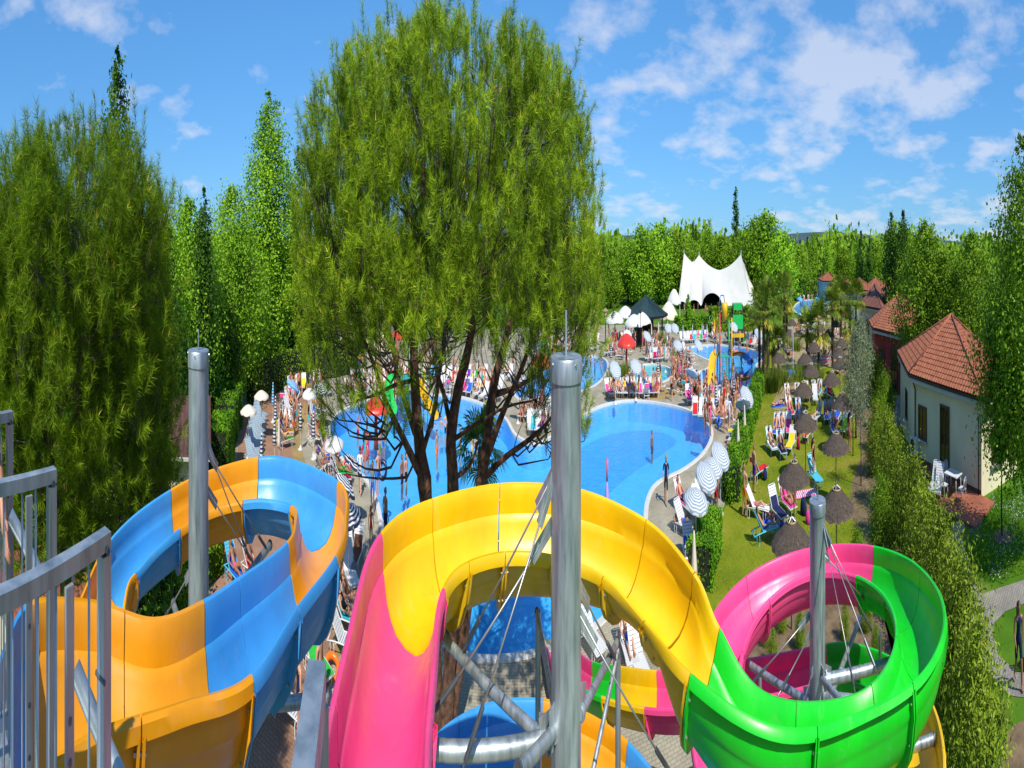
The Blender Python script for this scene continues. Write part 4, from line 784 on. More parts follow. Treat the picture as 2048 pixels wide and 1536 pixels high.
# palms: trunk, dead skirt, fan leaves
def palm_mesh(h, seed, nf=26, fl=.85):
    rng = np.random.default_rng(seed); mb = MB(); k = 9
    mb.tube([(rng.normal() * .03 * i * .4, rng.normal() * .03 * i * .4, h * i / (k - 1)) for i in range(k)], [.15 * (1 + .1 * (i % 2)) for i in range(k)], 9)
    for i in range(26):
        a = rng.uniform(0, 6.28); z = h - rng.uniform(.1, .9); mb.add([(.1 * math.cos(a), .1 * math.sin(a), z + .2), (.34 * math.cos(a + .12), .34 * math.sin(a + .12), z - .35), (.34 * math.cos(a - .12), .34 * math.sin(a - .12), z - .35)], [(0, 1, 2)])
    V, F, T = [], [], []
    for i in range(nf):
        a = i * 2.4 + rng.normal() * .15; el = math.radians(rng.uniform(-42, 78)); st = .55 + rng.random() * .25
        d = np.array((math.cos(a) * math.cos(el), math.sin(a) * math.cos(el), math.sin(el))); b = np.array((0, 0, h)) + d * .1; e = b + d * st; s = unit(np.cross(d, (0, 0, 1))); u = np.cross(s, d)
        V += [b + s * .015, b - s * .015, e - s * .01, e + s * .01]; F.append((len(V) - 4, len(V) - 3, len(V) - 2, len(V) - 1)); T.append(.25)
        for j in range(15):
            q = math.radians(-105 + 210 * j / 14); dir_ = d * math.cos(q) + s * math.sin(q); ln = fl * (.72 + .28 * math.cos(q * .8)) * rng.uniform(.85, 1.1)
            m_ = e + dir_ * ln * .6 + u * .03; tip = e + dir_ * ln + np.array((0, 0, -.16 * ln)); w = unit(np.cross(dir_, u)) * .048
            V += [e, m_ + w, tip, m_ - w]; F.append((len(V) - 4, len(V) - 3, len(V) - 2, len(V) - 1)); T.append(1.0 if el < -.5 and rng.random() < .5 else rng.random() * .9)
    return np_mesh('crown', np.array(V), np.array(F), L_PALM, np.array(T)), mb.mesh('trunk', M_PALMBARK, True)
PALMS = [palm_mesh(1.0, 61), palm_mesh(1.0, 62, 30), palm_mesh(1.0, 63, 22)]
def palm(px, py_base, py_top, i, lab, s=1.0):
    p = at(px, py_base); d = Vector((p.x, p.y, 0)).length; h = EYE - (py_top - HOR) / FV * d
    t = thing('fan_palm', lab, 'palm tree', tuple(p), i * 1.3, 'fan palms'); c, tr = PALMS[i % 3]
    link('trunk', tr, t, scale=(1, 1, h)); link('crown', c, t, (0, 0, h - s), 0, s)
pl = [(1527, 786, 622, 'fan palm at the end of the hedge, foremost of the left clump'), (1535, 760, 600, 'fan palm behind the foremost of the left clump'), (1547, 752, 660, 'shorter fan palm with yellow leaves in the left clump'), (1556, 748, 690, 'lowest fan palm of the left clump'), (1519, 740, 610, 'fan palm beside the splash pool'), (1568, 712, 590, 'tall fan palm left of the white shower frame'), (1574, 690, 618, 'fan palm left of the far pool'), (1614, 742, 660, 'short fan palm in the middle of the sand'), (1637, 746, 652, 'short fan palm with a thin trunk in the middle'),
      (1664, 690, 600, 'fan palm just right of the far pool'), (1665, 736, 610, 'tall fan palm right of the far pool, front one'), (1682, 726, 606, 'tall fan palm right of the far pool, second one'), (1700, 690, 598, 'fan palm near the far bungalows'), (1712, 720, 596, 'fan palm left of the grey-walled bungalow'), (1690, 700, 650, 'short fan palm among the straw parasols'), (1508, 690, 640, 'fan palm behind the white balloon-like parasols'), (1570, 672, 585, 'fan palm far back beside the orange roof'), (1674, 660, 588, 'fan palm far back over the straw parasols')]
for i, (x, b, tp, lab) in enumerate(pl): palm(x, b, tp, i, lab, 1.2 + .2 * (i % 3))
palm(960, 1080, 905, 1, 'fan palm standing in the pool behind the pine trunks', 1.25)
palm(1064, 815, 770, 2, 'small fan palm on the deck tongue beside the pink mushroom', .8)
# tall grass clumps at the palms' feet
rng = np.random.default_rng(77)
def clump(px, py, lab, n=240, h=1.0, sp_=.6, lm=L_PALM):
    p = at(px, py); c = np.concatenate([rng.normal(size=(n, 2)) * sp_, np.zeros((n, 1))], 1); d = unit(np.concatenate([c[:, :2] * .5 + rng.normal(size=(n, 2)) * .25, np.full((n, 1), 1.)], 1)); ln = h * rng.uniform(.5, 1.2, (n, 1)); w = unit(np.cross(d, rand_dir(n, rng))) * .03
    V = np.stack([c - w, c + w, c + d * ln], 1).reshape(-1, 3); o = tag(link('grass_clump', np_mesh('grass_clump', V, np.arange(len(V)).reshape(-1, 3), lm, rng.random(n) * .9), None, tuple(p)), lab, 'plant', 'ornamental grasses')
for px, py, lab, h in [(1540, 782, 'tall green grasses round the left palms', 1.5), (1562, 770, 'reed clump left of the white shower frame', 1.6), (1604, 760, 'green reeds right of the white shower frame', 1.5), (1633, 766, 'green reeds at the foot of the thin palm', 1.3), (1246, 758, 'grass clump beside the paddling pool', 1.3), (1232, 760, 'grass clump left of the paddling pool', 1.3), (1306, 668, 'green bush below the gazebo', 1.2), (1318, 690, 'round green bush among the loungers', 1.5), (1588, 700, 'yellow reeds behind the white shower frame', 1.4)]: clump(px, py, lab, 420, h)
# conical evergreen before the tent, bluish agave
place_tree('conical_shrub', 'small conical evergreen in front of the tent arches', tree_meshes([(.05, .9), (.8, 1.0), (2.5, .6), (4.2, .1)], 120, 24, .24, 71, .1, .06, .2, .4, L_HEDGE), at(1376, 664), 0, .95, None, 'shrub')
# blades over the two lawns
def blades(name, label, poly, n, h, lm, seed):
    rng = np.random.default_rng(seed); P = np.array([(p[0], p[1]) for p in poly]); lo, hi = P.min(0), P.max(0); q = []
    while len(q) < n:
        a = rng.uniform(-.1, 1.0); x = rng.uniform(lo[0], hi[0]); y = rng.uniform(lo[1], hi[1])
        if inside(x, y, poly): q.append((x, y))
    q = np.array(q); c = np.concatenate([q, np.full((n, 1), .004)], 1); d = unit(np.concatenate([rng.normal(size=(n, 2)) * .45, np.ones((n, 1))], 1)); w = unit(np.cross(d, rand_dir(n, rng))) * .012
    ln = h * rng.uniform(.5, 1.4, (n, 1)); V = np.stack([c - w, c + w, c + d * ln], 1).reshape(-1, 3)
    pt = .5 + .5 * np.sin(q[:, 0] * .9 + 1.3 * np.sin(q[:, 1] * .7)); o = link(name, np_mesh(name, V, np.arange(len(V)).reshape(-1, 3), lm, (pt * .6 + rng.random(n) * .4).clip(0, .92))); struct(o, 'stuff'); o['label'] = label
blades('grass', 'short mown grass of the sunbathing lawn', [tuple(p)[:2] for p in gp([(1470, 1010), (1500, 870), (1530, 780), (1640, 770), (1700, 800), (1720, 920), (1735, 1100), (1620, 1210), (1500, 1220), (1420, 1300), (1410, 1160)])], 60000, .05, L_GRASS, 81)
blades('grass', 'garden grass around the paved path', [tuple(p)[:2] for p in gp([(1880, 985), (1940, 1010), (1890, 1070), (1900, 1130), (1850, 1060)])], 9000, .07, L_HEDGE, 82)
blades('grass', 'shaded garden grass under the young tree', [tuple(p)[:2] for p in gp([(1985, 985), (2060, 960), (2070, 1140), (1975, 1170), (1935, 1070)])], 20000, .07, L_HEDGE, 83)
rng = np.random.default_rng(90); n = 1500; a = gp([(1985, 985), (2060, 960), (2070, 1140), (1985, 1165), (1935, 1070)]); poly = [tuple(p)[:2] for p in a]; P = np.array(poly); q = []
while len(q) < n:
    x, y = rng.uniform(P[:, 0].min(), P[:, 0].max()), rng.uniform(P[:, 1].min(), P[:, 1].max())
    if inside(x, y, poly) and math.sin(x * 1.9) + math.sin(y * 2.3) + rng.normal() * .6 > 0: q.append((x, y, .08))
q = np.array(q); V, F, tn = leaves(q, np.tile((0, 0, 1.), (n, 1)), rng, .035, 1.0); o = link('daisies', np_mesh('daisies', V, F, mat('daisy_petals', (.8, .8, .74), rough=.8), tn)); struct(o, 'stuff'); o['label'] = 'white daisies scattered in the garden grass'

# ------------------------------------------------------------------ bungalows
def tile_mat(name, c1, c2): return mat(name, c1, c2, rough=.85, scale=3.2, bump=.25, bscale=30, lo=.3, hi=.7)
M_TILE = tile_mat('terracotta_tiles', (.30, .085, .038), (.46, .16, .075)); M_TILE_D = tile_mat('old_brown_tiles', (.15, .055, .04), (.23, .085, .055))
M_CREAM = mat('cream_plaster', (.86, .77, .50), (.95, .86, .58), rough=.9, scale=.8, bump=.1, bscale=30); M_REDW = mat('red_plaster', (.34, .035, .028), (.42, .055, .04), rough=.9, scale=.9)
M_GREYW = mat('pale_plaster', (.55, .56, .52), (.62, .63, .58), rough=.9, scale=.9); M_WHITE = mat('white_plastic', (.74, .75, .76), (.80, .81, .82), rough=.42, scale=6)
M_GLASS = mat('dark_glass', (.012, .014, .016), rough=.08, spec=.8); M_WOOD = mat('brown_wood', (.10, .042, .018), (.16, .07, .03), rough=.6, scale=8)
M_DARKM = mat('black_metal', (.012, .013, .014), rough=.5, metal=.3); M_GUT = mat('brown_gutter', (.045, .025, .018), rough=.5)
M_TENT = mat('tent_membrane', (.60, .60, .56), (.66, .66, .63), rough=.7, scale=.5); M_GZ = mat('dark_green_sheet', (.022, .05, .055), (.035, .07, .075), rough=.45, scale=2)
M_STRAW = mat('straw_thatch', (.075, .055, .042), (.17, .13, .10), rough=.95, scale=22, bump=.9, bscale=50, vec='Object'); M_BAMB = mat('bamboo', (.35, .24, .10), (.45, .33, .15), rough=.6, scale=9)
M_PATIO = brick_mat('red_patio_tiles', (.42, .13, .06), (.36, .10, .05), (.2, .08, .05), 3.0, .5, .5)

def roof_facet(a, b, apex, col=.28, row=.34, res=6, thick=.05):
    """tiled roof facet a-b-apex: rolls run up the slope, each course laps the one below"""
    a, b, c = (np.array(v, float) for v in (a, b, apex)); u = b - a; W_ = np.linalg.norm(u); u /= W_; nrm = unit(np.cross(u, c - a)); nrm *= np.sign(nrm[2]); v = np.cross(nrm, u); v *= np.sign(v[2]); Hh = (c - a) @ v; xa = (c - a) @ u
    nr = max(3, int(Hh / row)); nc = max(6, int(W_ / col)) * res; V, F = [], []
    for i in range(nr):
        for e in (0, 1):
            y = Hh * (i + e) / nr * .999; x0 = xa * y / Hh; x1 = W_ + (xa - W_) * y / Hh; lift = .026 * (1 - e) + .006
            for j in range(nc + 1):
                x = W_ * j / nc; x = min(max(x, x0), x1); h = lift + .06 * abs(math.sin(math.pi * x / col)) ** .7; V.append(a + u * x + v * y + nrm * h)
        o = i * 2 * (nc + 1)
        for j in range(nc):
            F.append((o + j, o + j + 1, o + nc + 1 + j + 1, o + nc + 1 + j))
            if i: F.append((o - nc - 1 + j, o - nc - 1 + j + 1, o + j + 1, o + j))
    F = [f for f in F if np.linalg.norm(V[f[0]] - V[f[1]]) + np.linalg.norm(V[f[2]] - V[f[3]]) > 1e-4]
    mb = MB(); mb.add(V, F); mb.add([a - nrm * .04, b - nrm * .04, c - nrm * .04], [(0, 2, 1)]); return mb
def bungalow(label, corners, apex, ze, wallm, tilem, res=6, col=.28, feats=(), inset=.5):
    """corners: eave corners in plan, counter-clockwise from above; feats: (kind, wall index, share along, width, z0, z1)"""
    cx = sum(p[0] for p in corners) / len(corners); cy = sum(p[1] for p in corners) / len(corners); n = len(corners)
    t = thing('bungalow', label, 'bungalow', (cx, cy, 0), 0, 'bungalows with tiled roofs'); E = [(p[0] - cx, p[1] - cy) for p in corners]; ap = (apex[0] - cx, apex[1] - cy, apex[2])
    Wp = [(x * (1 - inset / math.hypot(x, y)), y * (1 - inset / math.hypot(x, y))) for x, y in E]
    rf = MB(); rf.prism(E, ze - .30, ze - .02); rf = rf.build('fascia', M_GREYW, t)
    for i in range(n):
        a, b = E[i], E[(i + 1) % n]
        f = roof_facet((*a, ze), (*b, ze), ap, col, .34, res).build('roof_slope', tilem, t)
        MB().tube([(*a, ze + .03), tuple(Vector(ap) + Vector((0, 0, .06)))], .09, 7).build('hip_tiles', tilem, t, smooth=True)
        MB().beam((*a, ze - .06), (*b, ze - .06), .12, .12).build('gutter', M_GUT, t)
    wl = []
    for i in range(n):
        a, b = Vector((*Wp[i], 0)), Vector((*Wp[(i + 1) % n], 0)); d = (b - a).normalized(); nr = Vector((d.y, -d.x, 0)); q = MB(); q.add([a, b, b + Vector((0, 0, ze - .29)), a + Vector((0, 0, ze - .29)), a - nr * .25, b - nr * .25, b - nr * .25 + Vector((0, 0, ze - .29)), a - nr * .25 + Vector((0, 0, ze - .29))], [(0, 1, 2, 3), (5, 4, 7, 6), (3, 2, 6, 7)])
        w = q.build('wall', wallm, t); wl.append((a, b, d, nr, w))
    for kind, i, s, wd, z0, z1 in feats:
        a, b, d, nr, w = wl[i]; c = a.lerp(b, s); m = Vector((0, 0, (z0 + z1) / 2)); h = z1 - z0
        M3 = Matrix((d, nr, Vector((0, 0, 1)))).transposed()
        fr = MB()
        for o, sz in ((Vector((-wd / 2, .03, 0)), (.09, .1, h)), (Vector((wd / 2, .03, 0)), (.09, .1, h)), (Vector((0, .03, h / 2)), (wd + .09, .104, .09)), (Vector((0, .03, -h / 2)), (wd + .09, .104, .09)), (Vector((0, .02, 0)), (.05, .07, h - .1))):
            fr.box(c + m + M3 @ o, sz, 0, M=M3)
        f = fr.build('door' if kind == 'door' else 'window', M_WOOD, t); g = MB(); g.box(c + m + nr * .012, (wd - .05, .03, h - .05), 0, M=M3); g.build('pane', M_GLASS, f)
        if kind == 'window': sb = MB(); sb.box(c + Vector((0, 0, z0 - .08)) + nr * .09, (wd + .3, .24, .06), 0, M=M3); sb.build('sill', M_GREYW, f)
        else: sb = MB(); sb.box(c + Vector((wd * .3, 0, 1.0)) + nr * .1, (.04, .05, .16), 0, M=M3); sb.build('handle', M_BOLT, f)
    return t, wl
def ev(px, py, z=3.6): p = at(px, py, z); return (p.x, p.y)
def ccw(P):
    s = sum(P[i][0] * P[(i + 1) % len(P)][1] - P[(i + 1) % len(P)][0] * P[i][1] for i in range(len(P))); return P if s > 0 else P[::-1]
V1, V2, V3 = ev(1795, 703), ev(1818, 748), ev(1968, 798); ax_ = pol(1903, 36.5)
V4 = (ax_.x + (ax_.x - V1[0]), ax_.y + (ax_.y - V1[1])); V5 = (ax_.x + (ax_.x - V2[0]), ax_.y + (ax_.y - V2[1])); V6 = (ax_.x + (ax_.x - V3[0]), ax_.y + (ax_.y - V3[1]))
t, wl = bungalow('nearest cream bungalow with a red tiled roof on the right', [V1, V2, V3, V4, V5, V6], (ax_.x, ax_.y, EYE - (632 - HOR) / FV * 36.5), 3.6, M_CREAM, M_TILE, 6, .28,
    [('window', 1, .15, 1.0, 1.05, 2.35), ('door', 1, .50, 1.0, .12, 2.75), ('window', 0, .5, .9, 1.0, 2.3), ('window', 2, .4, 1.0, 1.0, 2.2)])
cx_, cy_ = t.location.x, t.location.y; a_, b_, d_, n_, w_ = wl[1]
dp = Vector((a_.lerp(b_, .03).x, a_.lerp(b_, .03).y, 0)) + n_ * .08
MB().tube([dp + Vector((0, 0, .1)), dp + Vector((0, 0, 3.0)), dp + n_ * .35 + Vector((0, 0, 3.4))], .05, 8).build('downpipe', M_DARKM, t, smooth=True)
bp_ = MB(); bp_.beam(a_ + n_ * .012 + Vector((0, 0, .12)), b_ + n_ * .012 + Vector((0, 0, .12)), .02, .24); bp_.build('plinth', M_TILE_D, t)
def on_wall(s, out, z=0.0): p = a_.lerp(b_, s) + n_ * out; return Vector((p.x + cx_, p.y + cy_, z))
hd = math.atan2(d_.y, d_.x)
def wall_s(px):
    """share along the front wall seen at photo column px"""
    a = (px - 1024) / FU; r = Vector((math.sin(a), math.cos(a))); A0 = Vector((a_.x + cx_, a_.y + cy_)); B0 = Vector((b_.x + cx_, b_.y + cy_)); e = B0 - A0; return (A0.y * r.x - A0.x * r.y) / (e.x * r.y - e.y * r.x)
# terrace, lamp post, air conditioner, table and chairs
tp = [on_wall(-.02, .02), on_wall(-.02, .9), on_wall(.45, 1.3), on_wall(.80, 3.3), on_wall(1.22, 2.9), on_wall(1.16, .02)]
struct(MB().prism([(p.x, p.y) for p in tp][::1], .002, .10).build('terrace', M_PATIO))
ac = thing('air_conditioner', 'white air conditioner unit on the cream bungalow wall', 'air conditioner', tuple(on_wall(wall_s(1833), .24, .35)), hd)
MB().box((0, 0, .33), (.85, .32, .66)).build('case', M_WHITE, ac); g = MB(); g.lathe([(.26, -.005), (.26, .005)], 24); o = g.build('fan_grille', M_DARKM, ac, loc=(-.12, -.163, .34)); o.rotation_euler = (math.pi / 2, 0, 0)
[MB().box((x, .02, -.04), (.05, .38, .06)).build('bracket', M_GREYW, ac) for x in (-.3, .3)]
def table(label, p, rz):
    t = thing('garden_table', label, 'table', tuple(p), rz); MB().box((0, 0, .72), (1.2, .8, .04)).build('top', M_WHITE, t)
    for x in (-.52, .52):
        for y in (-.33, .33): MB().tube([(x, y, 0), (x * .96, y * .96, .70)], .025, 8).build('leg', M_WHITE, t, smooth=True)
    return t
def chair_meshes():
    s = MB(); s.box((0, 0, .44), (.46, .46, .035)); b = MB()
    for k in range(5): b.beam((-.16 + .08 * k, .22, .47), (-.15 + .075 * k, .31, .84), .045, .014, up=(0, 1, 0))
    b.tube([(-.2, .22, .46), (-.2, .29, .78), (-.12, .31, .88), (.12, .31, .88), (.2, .29, .78), (.2, .22, .46)], .018, 6)
    l = [MB().tube([(x, y, 0), (x * .88, y * .88, .43)], .02, 6).mesh('leg', M_WHITE, True) for x in (-.22, .22) for y in (-.22, .22)]
    return s.mesh('seat', M_WHITE), b.mesh('backrest', M_WHITE, True), l
CH = chair_meshes()
def chair(label, p, rz, z=0.):
    t = thing('garden_chair', label, 'chair', (p[0], p[1], z), rz, 'white garden chairs'); link('seat', CH[0], t); link('backrest', CH[1], t)
    for l in CH[2]: link('leg', l, t)
    return t
st_ = wall_s(1932); tb = on_wall(st_ - .03, 1.3, .1); table('white table on the terrace of the cream bungalow', tb, hd + .1)
chair('white chair at the left end of the terrace table', on_wall(st_ - .15, .9), hd + 1.4, .1); chair('white chair at the right end of the terrace table', on_wall(st_ + .11, 1.5), hd - 1.5, .1); chair('white chair in front of the terrace table', on_wall(st_ - .06, 2.1), hd + 3.2, .1)
chair('white chair in front of the red bungalow', at(1768, 768), 2.2); chair('light blue chair at the right edge beside the woman', at(2062, 1330), 1.0)
lp_ = at(1957, 996); t = thing('lamp_post', 'dark post at the corner of the terrace', 'post', tuple(lp_)); MB().tube([(0, 0, 0), (0, 0, 2.9)], .045, 10).build('pole', M_DARKM, t, smooth=True); MB().lathe([(.1, 0), (.1, .04)], 12).build('base', M_DARKM, t)
def simple_bungalow(label, cor, apx, apy, apd, ze, wm, tm, feats, res=3, col=.4):
    P = [ev(x, y, ze) for x, y in cor]; a = pol(apx, apd); P += [(2 * a.x - p[0], 2 * a.y - p[1]) for p in P]; return bungalow(label, P if sum(P[i][0] * P[(i + 1) % len(P)][1] - P[(i + 1) % len(P)][0] * P[i][1] for i in range(len(P))) > 0 else P[::-1], (a.x, a.y, EYE - (apy - HOR) / FV * apd), ze, wm, tm, res, col, feats)
simple_bungalow('red-walled bungalow with a tiled roof in the middle of the row', [(1738, 641), (1745, 656), (1816, 674)], 1799, 588, 57, 3.6, M_REDW, M_TILE, [('window', 1, .22, 1.0, 1.0, 2.4), ('door', 1, .62, 1.1, .1, 2.7)])
simple_bungalow('pale bungalow with a brown roof behind the red one', [(1716, 605), (1722, 611), (1764, 619)], 1749, 569, 82, 3.6, M_GREYW, M_TILE_D, [('window', 1, .3, 1.0, 1.0, 2.4), ('door', 1, .7, 1.1, .1, 2.7)])
for x, hw, ya, ye, lab in [(1657, 22, 545, 562, 'farthest small red roof, leftmost of the row'), (1684, 28, 553, 575, 'far red roof, second of the row'), (1720, 26, 557, 580, 'far red roof, third of the row'), (1752, 23, 556, 577, 'far red roof, fourth of the row')]:
    simple_bungalow(lab, [(x - hw, ye - 5), (x - hw * .55, ye), (x + hw, ye + 1)], x, ya, 8910. / (ye - 490) + 3, 3.6, M_GREYW, M_TILE, [], 2, .6)
# huts on the left
def hut(label, p, rz, w, l, h, rh, wm, tm, feats=True):
    t = thing('garden_hut', label, 'hut', tuple(p), rz); q = MB(); q.box((0, 0, h / 2), (w, l, h)); q.build('walls', wm, t)
    for s in (-1, 1):
        a, b = (s * (w / 2 + .4), -s * (l / 2 + .4), h - .1), (s * (w / 2 + .4), s * (l / 2 + .4), h - .1); n_r = 16; mb = MB(); c = .3; nn = int((l + .8) / c) * 4
        V = []; F = []
        for e in range(9):
            f = e / 8
            for j in range(nn + 1): V.append((s * (w / 2 + .4) * (1 - f), (l / 2 + .4) * (2 * j / nn - 1), h - .1 + rh * f + .04 * abs(math.sin(math.pi * (l + .8) * j / nn / c))))
        F = [(e * (nn + 1) + j, e * (nn + 1) + j + 1, (e + 1) * (nn + 1) + j + 1, (e + 1) * (nn + 1) + j) for e in range(8) for j in range(nn)]
        mb.add(V, F); mb.build('roof_slope', tm, t); g = MB(); g.beam((s * (w / 2 + .45), -l / 2 - .4, h - .12), (s * (w / 2 + .45), l / 2 + .4, h - .12), .1, .1); g.build('gutter', M_GREYW, t)
    for s in (-1, 1):
        q = MB(); q.add([(-w / 2, s * l / 2, h), (w / 2, s * l / 2, h), (0, s * l / 2, h + rh * .9)], [(0, 1, 2)]); q.build('gable', wm, t)
        q = MB(); q.add([(-w / 2 - .4, s * (l / 2 + .41), h - .2), (0, s * (l / 2 + .41), h + rh - .1), (w / 2 + .4, s * (l / 2 + .41), h - .2), (w / 2 + .4, s * (l / 2 + .41), h), (0, s * (l / 2 + .41), h + rh + .1), (-w / 2 - .4, s * (l / 2 + .41), h)], [(0, 1, 4, 5), (1, 2, 3, 4)]); q.build('verge_board', M_BAMB, t)
    q = MB(); q.box((0, -l / 2 - .02, 1.0), (.9, .06, 2.0)); q.build('door', M_WOOD, t); q = MB(); q.box((w / 2 + .02, 0, 1.4), (.06, 1.0, 1.0)); q.build('window', M_WOOD, t)
M_ROOFB = mat('brown_roofing', (.075, .03, .028), (.12, .05, .04), rough=.8, scale=2)
hut('brown roofed hut hidden between the left pine and the mast', pol(316, 28), -.75, 4.6, 7.0, 2.6, 1.4, M_CREAM, M_ROOFB)
hut('hut with ribbed red roof seen under the left pine', pol(50, 17), .7, 4.5, 5.5, 2.2, 1.3, M_CREAM, M_TILE)
hut('cream house behind the big pine', pol(735, 76), .1, 11, 8, 4.8, 2.0, M_CREAM, M_TILE)

# ------------------------------------------------------------------ tent, gazebo, cafe
def tent():
    dF, dB = 119., 129.; t = thing('tensile_tent', 'large white peaked tent behind the pools', 'tent', tuple(pol(1430, 122))); o = t.location
    def P(px, py, d): v = Vector(sp(px, py, d)); return np.array(v - o)
    nu, nv = 64, 14; up = np.linspace(0, 1, nu + 1)
    def cat(a, b, sag): return lambda u: a * (1 - u) + b * u + np.array((0, 0, -sag * (1 - abs(2 * u - 1) ** 2.3)))
    fl, fr = P(1368, 506, dF + 2), P(1482, 508, dF + 2); bl, brr = P(1398, 510, dB + 3), P(1497, 518, dB + 3)
    def arch(x):
        for c, w, h in ((1364, 9, 9), (1388, 12, 12), (1424, 20, 26)):
            if abs(x - c) < w: return h * math.sqrt(max(0, 1 - ((x - c) / w) ** 2))
        return 0
    ft = cat(fl, fr, 2.5); bt = cat(bl, brr, 2.2); V, F = [], []
    for i in range(nu + 1):
        u = up[i]; px = 1354 + 153 * u; b = P(px, 612 - arch(px), dF - 4); tp_ = ft(u)
        for j in range(nv + 1):
            f = j / nv; p = tp_ * (1 - f) + b * f; k = math.sin(math.pi * f); p = p + np.array((0, 0, -.55 * k)) ; V.append(p)
    F = [(i * (nv + 1) + j, i * (nv + 1) + j + 1, (i + 1) * (nv + 1) + j + 1, (i + 1) * (nv + 1) + j) for i in range(nu) for j in range(nv)]
    MB().add(V, F).build('front_membrane', M_TENT, t, smooth=True)
    V = [ft(u) * (1 - f) + bt(u) * f + np.array((0, 0, -1.2 * math.sin(math.pi * f))) for u in up for f in np.linspace(0, 1, 9)]
    MB().add(V, [(i * 9 + j, (i + 1) * 9 + j, (i + 1) * 9 + j + 1, i * 9 + j + 1) for i in range(nu) for j in range(8)]).build('roof_membrane', M_TENT, t, smooth=True)
    for a, b, g0, g1, nm in ((fr, brr, P(1506, 612, dF - 4), P(1512, 604, dB + 4), 'side_membrane'), (fl, bl, P(1354, 612, dF - 4), P(1378, 604, dB + 4), 'side_membrane')):
        c = cat(a, b, 1.2); V = []
        for u in np.linspace(0, 1, 13):
            gz = g0 * (1 - u) + g1 * u; gz = gz + np.array((0, 0, 2.4 * max(0, 1 - ((u - .4) / .3) ** 2) ** .5 if abs(u - .4) < .3 else 0))
            for f in np.linspace(0, 1, 11): V.append(c(u) * (1 - f) + gz * f + np.array((0, 0, -.4 * math.sin(math.pi * f))))
        MB().add(V, [(i * 11 + j, i * 11 + j + 1, (i + 1) * 11 + j + 1, (i + 1) * 11 + j) for i in range(12) for j in range(10)]).build(nm, M_TENT, t, smooth=True)
    for p in (fl, fr, bl, brr): MB().tube([(p[0], p[1], 0), (p[0], p[1], p[2] + .5)], .12, 8).build('mast', M_STEEL, t, smooth=True)
    w = MB(); w.add([P(1356, 612, dF + 12), P(1506, 612, dF + 12), P(1506, 575, dF + 12), P(1356, 575, dF + 12)], [(0, 1, 2, 3)]); w.build('back_sheet', mat('dark_sheet', (.02, .022, .02), rough=.9), t)  # flat near-black sheet upright across the back of the tent
tent()
def gazebo():
    c = pol(1292, 78); t = thing('gazebo', 'round kiosk with a dark green metal roof', 'gazebo', tuple(c), .2); n = 10; R, ze, za = 4.5, 2.45, 4.25
    for i in range(n):
        a0, a1 = 2 * math.pi * i / n, 2 * math.pi * (i + 1) / n; p, q = (R * math.cos(a0), R * math.sin(a0), ze), (R * math.cos(a1), R * math.sin(a1), ze); mb = MB(); mb.add([p, q, (0, 0, za)], [(0, 1, 2)])
        for k in range(8):
            s = Vector(p).lerp(Vector(q), k / 8); e = s.lerp(Vector((0, 0, za)), 1 - abs(.5 - k / 8) * 1.2 if k not in (0,) else 1); mb.beam(s + Vector((0, 0, .03)), e + Vector((0, 0, .03)), .035, .05)
        mb.build('roof_panel', M_GZ, t); MB().beam(p, q, .1, .22).build('eave', M_DARKM, t); MB().tube([(p[0] * .93, p[1] * .93, 0), (p[0] * .93, p[1] * .93, ze)], .07, 8).build('post', M_DARKM, t)
    MB().lathe([(2.4, 0), (2.4, 1.05), (2.55, 1.05), (2.55, 1.1), (.01, 1.1)], 20).build('counter', M_WOOD, t); MB().lathe([(1.5, 0), (1.5, 2.4)], 16).build('inner_wall', mat('dark_panel', (.03, .028, .026), rough=.7), t)
gazebo()
M_CANV = mat('white_canvas', (.66, .66, .65), (.72, .72, .71), rough=.85, scale=2); M_CREAMC = mat('cream_canvas', (.72, .66, .52), (.78, .72, .6), rough=.85, scale=2)
def dome_mesh(R, h, n, m, name='canopy', val=.16, rows=6, scal=.0):
    """parasol canopy of n gores with a hanging valance"""
    V = []
    for i in range(rows + 1):
        f = i / rows; r = R * f; z = h * (1 - f ** 1.6)
        for j in range(n * 4):
            a = 2 * math.pi * j / (n * 4); g = abs(((j % 4) / 4) - 0) ; sagk = math.sin(math.pi * (j % 4) / 4); rr = r * (1 - .045 * sagk * f); V.append((rr * math.cos(a), rr * math.sin(a), z - .035 * sagk * f * R))
    for j in range(n * 4):
        a = 2 * math.pi * j / (n * 4); sagk = math.sin(math.pi * (j % 4) / 4); rr = R * (1 - .045 * sagk) * 1.005; V.append((rr * math.cos(a), rr * math.sin(a), -val * (1 - .35 * (1 - sagk)) - .035 * sagk * R))
    k = n * 4; F = [(i * k + j, i * k + (j + 1) % k, (i + 1) * k + (j + 1) % k, (i + 1) * k + j) for i in range(rows + 1) for j in range(k)]
    mb = MB(); mb.add(V, [f[::-1] for f in F]); return mb.mesh(name, m, True)
CAFE = dome_mesh(1.75, .75, 4, M_CANV, val=.2)
for i, (px, d, z, lab) in enumerate([(1229, 74, 2.3, 'white cafe parasol left of the kiosk, leftmost'), (1251, 77, 2.55, 'white cafe parasol left of the kiosk, highest'), (1268, 72, 2.2, 'white cafe parasol in front of the kiosk, middle'), (1284, 73, 2.3, 'white cafe parasol in front of the kiosk, rightmost')]):
    p = pol(px, d); t = thing('cafe_parasol', lab, 'parasol', tuple(p), i * .7, 'white cafe parasols'); link('canopy', CAFE, t, (0, 0, z), 0, 1.05); MB().tube([(0, 0, 0), (0, 0, z + .7)], .04, 8).build('pole', M_GREYW, t, smooth=True)
